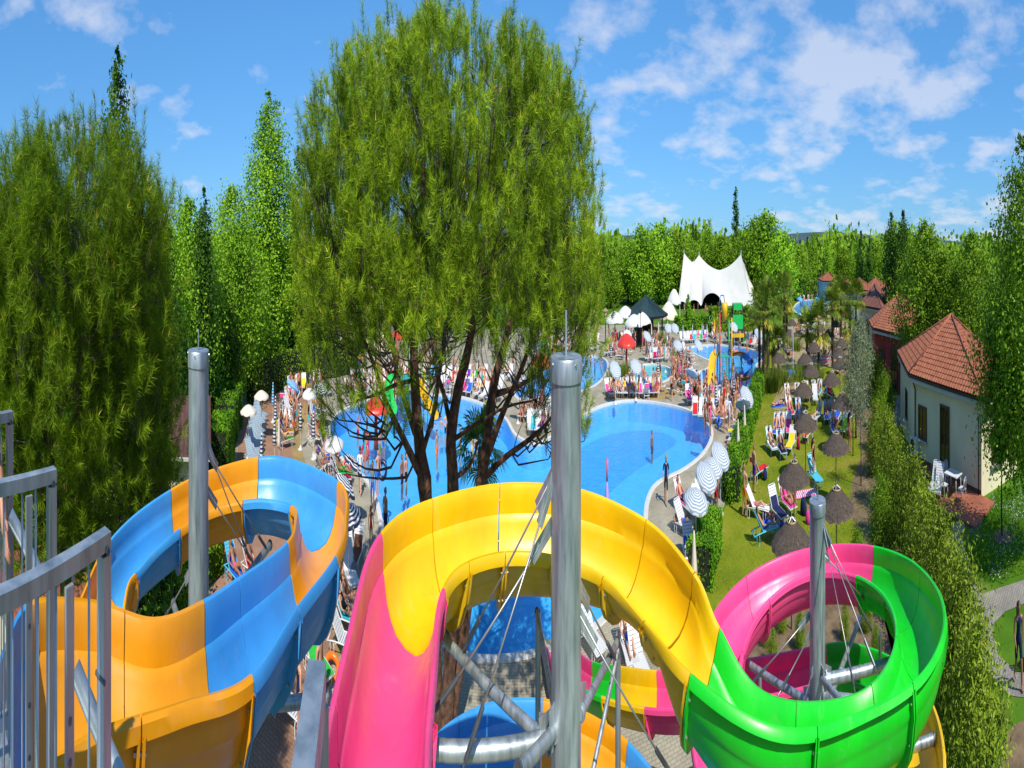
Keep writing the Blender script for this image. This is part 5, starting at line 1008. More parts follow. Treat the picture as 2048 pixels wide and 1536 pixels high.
def small_tent(label, p, R, h, z, m):
    t = thing('small_marquee', label, 'marquee', tuple(p)); link('roof', dome_mesh(R, h, 6, m, 'roof', .3), t, (0, 0, z))
    for k in range(6): a = k * math.pi / 3; MB().tube([(R * .93 * math.cos(a), R * .93 * math.sin(a), 0), (R * .93 * math.cos(a), R * .93 * math.sin(a), z)], .05, 6).build('post', M_GREYW, t)
small_tent('cream domed awning between the kiosk and the tent', pol(1337, 88), 2.3, 1.5, 1.5, M_CREAMC); small_tent('small pointed white marquee left of the tent', pol(1348, 104), 2.0, 1.6, 1.9, M_CANV); small_tent('cream domed awning beside the upright lamp, behind the pine', pol(1183, 86), 1.7, 1.2, 1.3, M_CREAMC)

# ------------------------------------------------------------------ play slides in the pools
P_RED = glaze('play_red', (.72, .04, .02)); P_YEL = glaze('play_yellow', (.88, .5, .01)); P_GRN = glaze('play_green', (.02, .55, .10)); P_BLU = glaze('play_blue', (.03, .25, .75)); P_ORG = glaze('play_orange', (.85, .24, .015)); P_TEAL = glaze('play_teal', (.02, .42, .38))
def chute(t, pts, m, w=.55, name='chute'):
    P = catmull(pts, 6); T = unit(np.gradient(P, axis=0)); S = unit(np.cross(T, (0, 0, 1.))); V = []
    for p, s in zip(P, S):
        for u, z in ((-.55, .28), (-.5, .3), (-.45, .1), (-.3, .0), (.3, .0), (.45, .1), (.5, .3), (.55, .28)): V.append(p + s * u * w * 1.6 + np.array((0, 0, z)))
    k = len(P); MB().add(V, [(i * 8 + j, i * 8 + j + 1, (i + 1) * 8 + j + 1, (i + 1) * 8 + j) for i in range(k - 1) for j in range(7)]).build(name, m, t, smooth=True)
def play_tower(label, p, rz, cols, chutes, h=5.2, deck=2.0, bucket=True, extra=None):
    t = thing('play_tower', label, 'play tower', (p[0], p[1], -.45), rz, 'coloured play slides'); pos = [(-.9, -.9), (.9, -.9), (.9, .9), (-.9, .9)]
    for (x, y), m, k in zip(pos, cols, (1., .92, .85, .95)): MB().tube([(x, y, 0), (x, y, h * k)], .085, 10).build('post', m, t, smooth=True)
    MB().box((0, 0, deck), (1.9, 1.9, .1)).build('deck', P_TEAL, t)
    for s in (-1, 1): b = MB(); b.box((s * .92, 0, deck + .5), (.05, 1.7, .7)); b.build('side_panel', P_ORG if s > 0 else P_BLU, t)
    if bucket:
        MB().tube([(-.9, -.9, h), (-.9, -.9, h + .9), (-.7, -.6, h + 1.1), (-.1, 0, h + 1.05), (0, 0, h + .6)], .05, 8).build('bucket_arm', P_BLU, t, smooth=True); o = MB(); o.lathe([(.05, -.75), (.3, -.6), (.42, 0), (.45, .55), (.38, .56), (.34, 0), (.05, -.6)], 16); o.build('tipping_bucket', P_YEL, t, smooth=True, loc=(0, 0, h + .0))
    for pts, m, w in chutes: chute(t, pts, m, w)
    [MB().box((-.2 + 0, -1.1 - .28 * k, deck - .25 * (k + 1)), (.8, .26, .05)).build('step', P_TEAL, t) for k in range(7)]
    return t
pt = at(1449, 757); play_tower('coloured play tower with yellow and blue slides in the splash pool', pt, -.35, (P_RED, P_YEL, P_GRN, P_ORG), [([(-.9, .3, 2.1), (-1.8, -.8, 1.9), (-2.3, -2.0, 1.1), (-2.6, -3.4, .5)], P_YEL, .6), ([(.9, .3, 2.0), (2.2, .8, 1.9), (3.3, .2, 1.6), (3.6, -1.0, 1.3), (2.8, -2.0, 1.0), (1.8, -2.4, .7), (1.2, -3.2, .5)], P_BLU, .6), ([(1.2, -2.7, .75), (2.0, -3.0, .7), (2.9, -2.6, .7)], P_ORG, .6), ([(.9, -.5, 2.0), (2.0, -.2, 2.0), (2.8, .3, 1.8)], P_ORG, .5)], 5.0, 2.0)
pt = pol(1475, 74); t = thing('play_house', 'green play tower with a yellow sign behind the splash pool', 'play tower', tuple(pt), -.5, 'coloured play slides')
for x in (-.9, .9):
    for y in (-.9, .9): MB().tube([(x, y, 0), (x, y, 3.7)], .08, 8).build('post', M_DARKM, t, smooth=True)
MB().box((0, -.95, 2.2), (2.0, .08, 1.25)).build('front_panel', P_GRN, t); MB().box((0, 0, 3.5), (1.8, 1.8, .55)).build('roof_box', P_GRN, t); MB().box((0, -1.05, 1.0), (2.4, .08, .35)).build('sign', P_YEL, t); MB().box((0, 0, 1.4), (1.9, 1.9, .08)).build('deck', M_WOOD, t)
pt = pol(1427, 80); t = thing('play_slide', 'small yellow slide with a green top beside the splash pool', 'play slide', tuple(pt), .2, 'coloured play slides'); chute(t, [(.4, .9, 1.4), (.1, .3, 1.3), (-.2, -.5, .7), (-.4, -1.3, .2)], P_YEL, .5); MB().box((.4, 1.3, 1.3), (1.0, .9, .1)).build('deck', P_GRN, t); MB().tube([(.0, 1.3, 0), (.0, 1.3, 2.0), (.8, 1.3, 2.0), (.8, 1.3, 0)], .05, 8).build('arch', P_GRN, t, smooth=True)
pt = at(806, 812, -.07); play_tower('red, green and yellow play tower in the pool behind the pine', pt, .5, (P_RED, P_YEL, P_GRN, P_RED), [([(.9, 0, 2.1), (1.6, -1.2, 1.7), (2.2, -3.0, .9), (2.7, -4.8, .45)], P_YEL, .6), ([(-.9, 0, 2.1), (-1.8, -.5, 1.7), (-2.0, -1.6, 1.1), (-1.6, -2.6, .5)], P_GRN, .6)], 4.6, 2.0, False)
o = MB(); o.lathe([(1.5, 4.3), (.05, 5.4)], 6); o.build('roof', P_RED, bpy.data.objects[[k.name for k in C.objects if k.get('label', '').startswith('red, green and yellow play')][0]], smooth=False)
MB_ = dome_mesh(1.6, .75, 8, P_RED, val=.18)
def mushroom(label, p, m, h=2.0, R=1.0, stem=P_RED):
    t = thing('water_mushroom', label, 'water mushroom', tuple(p)); link('cap', dome_mesh(1.5, .7, 8, m, 'cap', .2), t, (0, 0, h), 0, R); MB().lathe([(.28, -.4), (.17, .2), (.15, h + .3)], 12).build('stem', stem, t, smooth=True)
mushroom('red mushroom shower beside the paddling pool', at(1253, 742), P_RED); P_SAL = glaze('play_salmon', (.80, .13, .06)); mushroom('salmon pink mushroom shower in the middle pool', at(1084, 792, -.07), P_SAL); mushroom('red water mushroom at the left end of the main pool', at(752, 880, -.07), P_RED, 1.5, .8)
# white shower frame with blue tray
pt = at(1585, 747); t = thing('shower_frame', 'white shower gate over a blue tray on the sand', 'shower', tuple(pt), .9)
MB().tube([(-1.1, 0, 0), (-1.1, 0, 3.2), (1.1, 0, 3.2), (1.1, 0, 0)], .05, 8).build('frame', M_WHITE, t, smooth=False); MB().box((0, 0, .06), (2.3, 1.3, .12)).build('tray', P_BLU, t)
# lamp posts and the little wooden lantern
for px, py, top, lab in [(1504, 778, 726, 'thin dark lamp post beside the hedge end'), (1281, 704, 627, 'grey lamp post in front of the kiosk'), (1567, 640, 500, 'tall thin light mast behind the palms')]:
    p = at(px, py); d = Vector((p.x, p.y, 0)).length; h = EYE - (top - HOR) / FV * d; t = thing('lamp_post', lab, 'lamp post', tuple(p)); MB().tube([(0, 0, 0), (0, 0, h)], [.06, .04], 8).build('pole', M_DARKM, t, smooth=True); MB().lathe([(.05, h), (.2, h + .05), (.18, h + .25), (.02, h + .32)], 10).build('lamp_head', M_DARKM, t, smooth=True)
pt = at(1211, 690); t = thing('lantern_post', 'brown wooden lantern post right of the big pine', 'lantern', tuple(pt)); MB().box((0, 0, 1.2), (.16, .16, 2.4)).build('post', M_WOOD, t); MB().box((0, 0, 2.7), (.5, .5, .7)).build('lantern', M_WOOD, t); MB().box((0, -.26, 2.7), (.3, .02, .5)).build('pane', M_WHITE, t); o = MB(); o.lathe([(.55, 3.05), (.05, 3.35)], 4); o.build('roof', M_BAMB, t)

# ------------------------------------------------------------------ people
M_CLOTH = objcol_mat('cloth', .8, .15, .2); M_PLAST = objcol_mat('lounger_plastic', .45, .05, .4); M_VINYL = objcol_mat('inflated_vinyl', .3, .03, .5)
def skin_material():
    m, n, l, b = base_mat('skin'); oi = n.new('ShaderNodeObjectInfo'); r = n.new('ShaderNodeValToRGB'); e = r.color_ramp.elements
    e[0].color = (.22, .095, .05, 1); e[1].color = (.58, .31, .2, 1); q = e.new(.45); q.color = (.44, .205, .115, 1); l.new(oi.outputs['Random'], r.inputs['Fac']); l.new(r.outputs['Color'], b.inputs['Base Color'])
    b.inputs['Roughness'].default_value = .5; b.inputs['Subsurface Weight'].default_value = .0; return m
def hair_material():
    m, n, l, b = base_mat('hair'); oi = n.new('ShaderNodeObjectInfo'); mu = n.new('ShaderNodeMath'); mu.operation = 'MULTIPLY'; mu.inputs[1].default_value = 7.3; f = n.new('ShaderNodeMath'); f.operation = 'FRACT'; l.new(oi.outputs['Random'], mu.inputs[0]); l.new(mu.outputs[0], f.inputs[0])
    r = n.new('ShaderNodeValToRGB'); e = r.color_ramp.elements; e[0].color = (.008, .006, .005, 1); e[1].color = (.30, .19, .08, 1); e[1].position = 1; q = e.new(.7); q.color = (.045, .024, .012, 1); l.new(f.outputs[0], r.inputs['Fac']); l.new(r.outputs['Color'], b.inputs['Base Color']); b.inputs['Roughness'].default_value = .55; return m
M_SKIN, M_HAIR = skin_material(), hair_material(); M_EYE = mat('eye', (.02, .015, .012), rough=.3)
POSES = {}
def pose(name, **k): POSES[name] = k
pose('stand', pel=(0, 0, .95), wai=(0, .005, 1.10), che=(0, -.005, 1.30), nec=(0, .02, 1.47), hea=(0, 0, 1.63), hl=(.085, 0, .90), kl=(.10, -.015, .50), al=(.105, .02, .085), hr=(-.085, 0, .90), kr=(-.11, -.03, .50), ar=(-.13, .0, .085), sl=(.17, .01, 1.41), el=(.245, .04, 1.13), wl=(.25, -.06, .90), sr=(-.17, .01, 1.41), er=(-.24, .05, 1.13), wr=(-.26, -.03, .89))
pose('walk', pel=(0, 0, .94), wai=(0, -.01, 1.09), che=(0, -.03, 1.29), nec=(0, -.02, 1.46), hea=(0, -.04, 1.62), hl=(.085, -.02, .89), kl=(.09, -.17, .52), al=(.09, -.22, .09), hr=(-.085, .02, .89), kr=(-.09, .06, .48), ar=(-.09, .30, .14), sl=(.165, .02, 1.40), el=(.22, .15, 1.14), wl=(.22, .14, .90), sr=(-.165, -.03, 1.40), er=(-.22, -.08, 1.13), wr=(-.20, -.26, .95))
pose('armup', pel=(0, 0, .95), wai=(0, .0, 1.10), che=(0, .0, 1.30), nec=(0, .02, 1.47), hea=(0, 0, 1.63), hl=(.085, 0, .90), kl=(.11, -.02, .50), al=(.13, .02, .085), hr=(-.085, 0, .90), kr=(-.10, -.02, .50), ar=(-.11, .0, .085), sl=(.17, .01, 1.41), el=(.33, .0, 1.50), wl=(.22, -.06, 1.70), sr=(-.17, .01, 1.41), er=(-.27, .04, 1.16), wr=(-.13, -.12, 1.02))
pose('hip', pel=(.02, 0, .95), wai=(.01, .005, 1.10), che=(0, -.005, 1.30), nec=(0, .02, 1.47), hea=(.01, -.01, 1.63), hl=(.10, 0, .90), kl=(.11, -.0, .50), al=(.11, .02, .085), hr=(-.07, 0, .90), kr=(-.13, -.08, .50), ar=(-.16, -.02, .085), sl=(.17, .01, 1.41), el=(.34, .08, 1.18), wl=(.17, .0, 1.03), sr=(-.17, .01, 1.40), er=(-.24, .05, 1.12), wr=(-.25, -.03, .89))
pose('recline', pel=(0, .02, .45), wai=(0, .13, .54), che=(0, .29, .69), nec=(0, .41, .84), hea=(0, .46, 1.00), hl=(.085, -.04, .45), kl=(.11, -.44, .62), al=(.11, -.80, .42), hr=(-.085, -.04, .45), kr=(-.10, -.46, .50), ar=(-.12, -.88, .42), sl=(.17, .36, .78), el=(.30, .20, .58), wl=(.27, -.05, .50), sr=(-.17, .36, .78), er=(-.30, .18, .58), wr=(-.24, -.06, .54))
pose('sit', pel=(0, .02, .50), wai=(0, .05, .63), che=(0, .05, .84), nec=(0, .04, 1.01), hea=(0, .0, 1.17), hl=(.085, -.04, .49), kl=(.12, -.42, .50), al=(.12, -.44, .09), hr=(-.085, -.04, .49), kr=(-.13, -.42, .50), ar=(-.14, -.40, .09), sl=(.17, .05, .95), el=(.23, -.05, .70), wl=(.15, -.30, .58), sr=(-.17, .05, .95), er=(-.23, -.04, .70), wr=(-.14, -.28, .58))
pose('lie', pel=(0, 0, .13), wai=(0, .15, .12), che=(0, .36, .13), nec=(0, .53, .12), hea=(0, .68, .14), hl=(.085, -.05, .12), kl=(.12, -.44, .16), al=(.12, -.85, .07), hr=(-.085, -.05, .12), kr=(-.12, -.42, .30), ar=(-.13, -.70, .08), sl=(.17, .46, .11), el=(.34, .35, .07), wl=(.40, .12, .05), sr=(-.17, .46, .11), er=(-.34, .62, .08), wr=(-.16, .78, .10))
def person_mesh(pz, outfit, low=(.03, .03, .05), hair='short'):
    J = POSES[pz]; V, E, Rr, tagv = [], [], [], []
    def add(p, r, g, par=None):
        V.append(Vector(p)); Rr.append(r if isinstance(r, tuple) else (r, r)); tagv.append(g)
        if par is not None: E.append((par, len(V) - 1))
        return len(V) - 1
    fem = outfit in ('bikini', 'onepiece', 'dress')
    pv = add(J['pel'], (.145, .11), 'pelvis'); wv = add(J['wai'], (.112 if fem else .128, .095), 'waist', pv); cv = add(J['che'], (.135 if fem else .155, .108), 'chest', wv)
    P = lambda k: Vector(J[k])
    uc = P('che').lerp(P('nec'), .55); uv = add(uc, (.10, .085), 'chest', cv); nv = add(P('nec'), .052, 'neck', uv); add(P('nec').lerp(P('hea'), .5), .052, 'neck', nv)
    for s in 'lr':
        h = add(J['h' + s], .092, 'hip', pv); m1 = add(P('h' + s).lerp(P('k' + s), .5), .076, 'thigh', h); k = add(J['k' + s], .055, 'knee', m1); m2 = add(P('k' + s).lerp(P('a' + s), .35), .054, 'calf', k); a = add(J['a' + s], .036, 'foot', m2)
        sh = P('k' + s) - P('a' + s); fw = Vector((0, -1, 0)) if abs(sh.normalized().z) > .6 else Vector((0, 0, 1)) * .8 + Vector((0, -.5, 0)); fw.normalize()
        add(P('a' + s) + fw * .15 - (Vector((0, 0, .055)) if fw.y < -.9 else Vector()), (.042, .028), 'foot', a); add(P('a' + s) - fw * .05 - (Vector((0, 0, .04)) if fw.y < -.9 else Vector()), .034, 'foot', a)
        q = add(J['s' + s], .058, 'shoulder', uv); e1 = add(P('s' + s).lerp(P('e' + s), .45), .048, 'uparm', q); e = add(J['e' + s], .038, 'elbow', e1); w = add(J['w' + s], .026, 'wrist', e)
        d = (P('w' + s) - P('e' + s)).normalized(); add(P('w' + s) + d * .08, (.034, .018), 'hand', w)
    me = bpy.data.meshes.new('tmp'); me.from_pydata([tuple(v) for v in V], E, []); o = bpy.data.objects.new('tmp', me); C.objects.link(o)
    md = o.modifiers.new('s', 'SKIN'); md.use_smooth_shade = True; md.branch_smoothing = .4; sb = o.modifiers.new('u', 'SUBSURF'); sb.levels = 1
    for i, r in enumerate(Rr): me.skin_vertices[0].data[i].radius = r
    me.skin_vertices[0].data[pv].use_root = True
    dg = bpy.context.evaluated_depsgraph_get(); dg.update(); ev_ = o.evaluated_get(dg).to_mesh(); vs = [v.co.copy() for v in ev_.vertices]; fs = [tuple(p.vertices) for p in ev_.polygons]; o.evaluated_get(dg).to_mesh_clear()
    C.objects.unlink(o); bpy.data.objects.remove(o); bpy.data.meshes.remove(me)
    A_ = np.array([tuple(V[a]) for a, b in E]); B_ = np.array([tuple(V[b]) for a, b in E]); nm = [(tagv[a], tagv[b]) for a, b in E]; mb = MB(); mi = []
    for f in fs:
        c = np.mean([vs[i] for i in f], axis=0); d = B_ - A_; t = (np.einsum('ij,ij->i', c - A_, d) / (np.einsum('ij,ij->i', d, d) + 1e-9)).clip(0, 1); k = int(np.argmin(np.linalg.norm(A_ + d * t[:, None] - c, axis=1))); a, b = nm[k]; t = t[k]; g = a if t < .5 else b; m = 0
        if g in ('pelvis', 'hip') or (a == 'hip' and b == 'thigh'): m = 1
        if outfit == 'shorts': m = 1 if (g in ('pelvis', 'hip', 'thigh') and not (a == 'thigh' and t > .35)) or (a == 'pelvis' and b == 'waist' and t < .45) else 0
        elif outfit == 'bikini': m = 1 if (g in ('pelvis', 'hip') and not (a == 'hip' and t > .12)) or (a == 'waist' and b == 'chest' and t > .72) or (a == 'chest' and b == 'chest' and t < .25) else 0
        elif outfit == 'onepiece': m = 1 if g in ('pelvis', 'waist', 'chest') or (a == 'hip' and t < .15) else 0
        elif outfit == 'shirt': m = 1 if g in ('waist', 'chest', 'shoulder', 'uparm') else 2 if (g in ('pelvis', 'hip', 'thigh') or (a == 'thigh' and t < .8)) else 0
        elif outfit == 'dress': m = 1 if g in ('pelvis', 'waist', 'chest', 'hip', 'thigh') else 0
        mi.append(m)
    mb.v = [tuple(v) for v in vs]; mb.f = fs; mb.m = mi
    # hands: palm ends in four bent fingers and a thumb
    for s in 'lr':
        d = (P('w' + s) - P('e' + s)).normalized(); sd = d.cross(Vector((1, 0, 0)) if abs(d.x) < .8 else Vector((0, 0, 1))).normalized(); up_ = sd.cross(d); b0 = P('w' + s) + d * .085
        for i, ln in enumerate((.062, .072, .068, .052)):
            q = b0 + sd * (.021 - .014 * i); mb.tube([q - d * .02, q + d * ln * .55, q + d * ln + up_ * .014], [.0085, .008, .0065], 5)
        q = P('w' + s) + d * .03 + sd * .022; mb.tube([q, q + sd * .025 + d * .025, q + sd * .03 + d * .055], [.010, .009, .007], 5)
    # head with brow, nose, chin, ears; hair shell
    H = P('hea'); upv = (H - P('nec')).normalized(); fwd = Vector((0, -1, 0)); fwd = (fwd - upv * fwd.dot(upv)); fwd = fwd.normalized() if fwd.length > .2 else Vector((0, 0, 1)); sx = upv.cross(fwd); Q = lambda x, y, z: H + sx * x + fwd * y + upv * z
    def ball(rx, ry, rz, off, n, k, m, shape=None, keep=None):
        vs2, ids = [], {}
        for i in range(k + 1):
            for j in range(n):
                a, b = math.pi * i / k, 2 * math.pi * j / n; x, y, z = math.sin(a) * math.sin(b), math.sin(a) * math.cos(b), math.cos(a); p = (x * rx + off[0], y * ry + off[1], z * rz + off[2])
                if shape: p = shape(x, y, z, p)
                vs2.append(Q(*p))
        fs2 = [(i * n + j, i * n + (j + 1) % n, (i + 1) * n + (j + 1) % n, (i + 1) * n + j) for i in range(k) for j in range(n) if keep is None or keep(math.pi * (i + .5) / k, 2 * math.pi * (j + .5) / n)]
        mb.add(vs2, fs2, m)
    def face(x, y, z, p):
        px, py, pz_ = p
        if y > .75 and abs(x) < .3 and -.35 < z < .12: py += .022 * (1 - abs(x) / .3)
        if z < -.4: px *= 1 - .28 * (-z - .4) / .6; py += .012 if y > 0 else -.0
        if y > .6 and .05 < z < .3: py += .004
        return px, py, pz_
    ball(.074, .093, .113, (0, 0, .0), 14, 11, 0, face)
    for s in (-1, 1): ball(.012, .02, .03, (s * .075, -.008, -.005), 6, 4, 0); ball(.011, .006, .008, (s * .030, .088, .012), 6, 4, 4)
    ball(.022, .004, .006, (0, .092, -.055), 8, 4, 1 if False else 0)
    ball(.084, .101, .120, (0, -.008, .012), 14, 10, 3, None, lambda a, b: a < 1.05 or (a < 1.95 and 1.15 < b < 2 * math.pi - 1.15))
    if hair == 'long':
        bk = [Q(0, -.085, .03), Q(0, -.105, -.10), Q(0, -.125, -.24), Q(0, -.11, -.36)]; mb.tube(bk, [.07, .082, .075, .03], 9, 3)
    mats = [M_SKIN, M_CLOTH, mat('shorts_' + pz + outfit + str(len(MATS)), low, rough=.8), M_HAIR, M_EYE]
    return mb.mesh('person_' + pz, mats, True)
PM = {}
def pm(pz, outfit, hair='short', low=(.02, .10, .5)):
    k = (pz, outfit, hair, low)
    if k not in PM: PM[k] = person_mesh(pz, outfit, low, hair)
    return PM[k]
COL = {'red': (.62, .02, .02), 'blue': (.02, .12, .60), 'navy': (.012, .02, .08), 'black': (.012, .012, .014), 'white': (.75, .75, .75), 'pink': (.80, .06, .30), 'orange': (.85, .17, .01), 'green': (.03, .45, .06), 'turquoise': (.03, .45, .58), 'yellow': (.85, .6, .02), 'purple': (.14, .03, .38), 'grey': (.22, .23, .24), 'brown': (.14, .06, .03), 'lime': (.35, .70, .05), 'lightblue': (.28, .52, .72), 'crimson': (.45, .01, .06)}
CW = {'lightblue': 'light blue'}
OUTW = {'shorts': 'swim shorts', 'bikini': 'bikini', 'onepiece': 'swimsuit', 'shirt': 'T-shirt', 'dress': 'dress'}
CROWD = []; USED = {}
def person(p, rz, pz, outfit, col, label=None, zone=None, hair=None, s=1.0, low=(.02, .10, .5)):
    fem = outfit in ('bikini', 'onepiece', 'dress'); o = link('person', pm(pz, outfit, hair or ('long' if fem else 'short'), low), None, tuple(p), rz, s); o.color = (*COL[col], 1)
    o['category'] = 'person'; o['group'] = 'people at the pool'
    if label: o['label'] = label
    else: CROWD.append((o, pz, outfit, col, zone))
    return o
def camrz(p, add=0.): return -math.atan2(p[0], p[1]) + add

# ------------------------------------------------------------------ sun loungers, parasols, towels
def lounger_parts():
    fr = MB()
    for s in (-.3, .3): fr.tube([(s, -1.02, .33), (s, -.6, .36), (s, .12, .36), (s, .5, .34), (s, .78, .30)], .022, 6)
    fr.beam((-.3, -1.0, .33), (.3, -1.0, .33), .04, .03); fr.beam((-.3, .75, .30), (.3, .75, .30), .04, .03)
    st = MB(); [st.beam((-.29, y, .365), (.29, y, .365), .075, .016) for y in np.linspace(-.96, .08, 11)]
    bk = MB(); a = math.radians(48); [bk.beam((-.29, .14 + r * math.cos(a), .37 + r * math.sin(a)), (.29, .14 + r * math.cos(a), .37 + r * math.sin(a)), .085, .016, up=(0, -math.sin(a), math.cos(a))) for r in np.linspace(.05, .75, 8)]
    for s in (-.3, .3): bk.tube([(s, .12, .36), (s, .14 + .8 * math.cos(a), .37 + .8 * math.sin(a))], .02, 6)
    bk.tube([(-.3, .14 + .8 * math.cos(a), .37 + .8 * math.sin(a)), (-.2, .14 + .84 * math.cos(a), .37 + .84 * math.sin(a)), (.2, .14 + .84 * math.cos(a), .37 + .84 * math.sin(a)), (.3, .14 + .8 * math.cos(a), .37 + .8 * math.sin(a))], .02, 6)
    lg = [MB().tube([(s * .28, y0, .34), (s * .30, y1, .17), (s * .29, y0, .0), (s * .29, y0 - .14 * (1 if y0 < 0 else -1), .0), (s * .30, y1 - .2 * (1 if y0 < 0 else -1), .17), (s * .28, y0 - .18 * (1 if y0 < 0 else -1), .33)], .017, 5) for s in (-1, 1) for y0, y1 in ((-.62, -.60), (.42, .40))]
    return fr, st, bk, lg
fr_, st_, bk_, lg_ = lounger_parts()
LP = [('frame', fr_.mesh('frame', M_PLAST, True)), ('seat', st_.mesh('seat', M_PLAST)), ('backrest', bk_.mesh('backrest', M_PLAST))] + [('leg', l.mesh('leg', M_PLAST, True)) for l in lg_]
one = MB()
for q in [fr_, st_, bk_] + lg_: one.add(q.v, q.f)
LONE = one.mesh('sun_lounger', M_PLAST)
tw = MB(); pts = [(-1.0, .386), (-.5, .392), (.1, .392), (.16, .41), (.66, .95), (.72, .96), (.74, .80)]
tw.add([(x, y, z) for y, z in pts for x in (-.27, .27)] + [(x, y, z - .012) for y, z in pts for x in (-.27, .27)], [(2 * i, 2 * i + 1, 2 * i + 3, 2 * i + 2) for i in range(6)] + [(14 + 2 * i + 2, 14 + 2 * i + 3, 14 + 2 * i + 1, 14 + 2 * i) for i in range(6)]); TOWEL = tw.mesh('towel', M_CLOTH)
LCOL = {'white': (.66, .67, .68), 'greyblue': (.36, .46, .54), 'turquoise': (.08, .52, .72), 'lightblue': (.42, .62, .78)}
LOUNGERS = []; TOWELS = []
def lounger(p, rz, col='white', label=None, zone=None, near=None, towel=None, tl=None):
    d = math.hypot(p[0], p[1]); near = d < 40 if near is None else near
    if near:
        t = thing('sun_lounger', label or '', 'sun lounger', (p[0], p[1], .012), rz, 'sun loungers')
        for nm, me in LP: o = link(nm, me, t); o.color = (*LCOL[col], 1)
    else: t = tag(link('sun_lounger', LONE, None, (p[0], p[1], .012), rz), label or '', 'sun lounger', 'sun loungers'); t.color = (*LCOL[col], 1)
    if not label: LOUNGERS.append((t, col, zone, towel))
    if towel:
        o = link('towel', TOWEL, None, (p[0], p[1], .014), rz); o.color = (*COL[towel], 1); o['category'] = 'towel'; o['group'] = 'towels on the loungers'
        if tl: o['label'] = tl
        else: TOWELS.append((o, towel, zone))
    return t
S_NAVY = stripe_mat('navy_stripes', (.025, .045, .10), period=.19, duty=.5); S_PALE = stripe_mat('pale_blue_stripes', (.26, .36, .47), period=.135, duty=.5, trans=.25); S_BLUE = stripe_mat('bright_blue_stripes', (.02, .30, .68), period=.16, duty=.7)
S_NAVYZ = stripe_mat('navy_stripes_closed', (.025, .045, .10), 'Z', .17, .5); S_BLUEZ = stripe_mat('blue_stripes_closed', (.02, .30, .68), 'Z', .17, .6); S_PALEZ = stripe_mat('pale_stripes_closed', (.30, .40, .50), 'Z', .17, .5)
PMS = {k: dome_mesh(1.05, .38, 8, m, val=.12) for k, m in (('navy', S_NAVY), ('pale', S_PALE), ('blue', S_BLUE), ('white', M_CANV), ('cream', M_CREAMC), ('red', P_RED), ('sky', glaze('sky_blue_cloth', (.06, .42, .78), .6)))}
def closed_mesh(m):
    mb = MB(); V = []; n = 16; rows = [(0.0, .03), (.12, .06), (.5, .10), (1.0, .15), (1.25, .17), (1.3, .11)]
    for z, r in rows:
        for j in range(n): a = 2 * math.pi * j / n; rr = r * (1 + .28 * (1 if j % 2 else -1) * min(1, z)); V.append((rr * math.cos(a), rr * math.sin(a), -z))
    mb.add(V, [(i * n + j, (i + 1) * n + j, (i + 1) * n + (j + 1) % n, i * n + (j + 1) % n) for i in range(5) for j in range(n)] + [tuple(range(n)), tuple(range(5 * n, 6 * n))[::-1]]); return mb.mesh('canopy', m, True)
CMS = {'navy': closed_mesh(S_NAVYZ), 'blue': closed_mesh(S_BLUEZ), 'cream': closed_mesh(M_CREAMC), 'pale': closed_mesh(S_PALEZ), 'sky': closed_mesh(MATS['sky_blue_cloth'])}
POLE = MB().tube([(0, 0, 0), (0, 0, 1)], .022, 8).mesh('pole', M_WHITE, True); PBASE = MB().lathe([(.24, 0), (.24, .05), (.1, .1), (.04, .22), (.001, .22)], 14).mesh('base', M_COPE, True)
def ribs_mesh():
    mb = MB(); [mb.tube([(0, 0, .36), (.55 * math.cos(a), .55 * math.sin(a), .24), (1.03 * math.cos(a), 1.03 * math.sin(a), -.02)], .008, 4) for a in np.arange(8) * math.pi / 4]; return mb.mesh('ribs', M_WHITE)
RIBS = ribs_mesh()
def parasol(px, py, kind, label, closed=False, tilt=0., trz=0., z=2.0, s=.72, big=None):
    """px, py: where the middle of the canopy shows"""
    zc = z if not closed else z - .55; p = at(px, py, zc); t = thing('parasol', label, 'parasol', (p.x, p.y, 0), 0, 'closed parasols' if closed else 'open parasols'); link('pole', POLE, t, scale=(1, 1, z + (.34 * s if not closed else .05))); link('base', PBASE, t)
    if closed: o = link('canopy', CMS[kind], t, (0, 0, z + .05), 0, .9)
    else:
        o = link('canopy', PMS[kind], t, (0, 0, z), 0, s); o.rotation_euler = (tilt, 0, trz); r = link('ribs', RIBS, o, (0, 0, -.01))
    return t

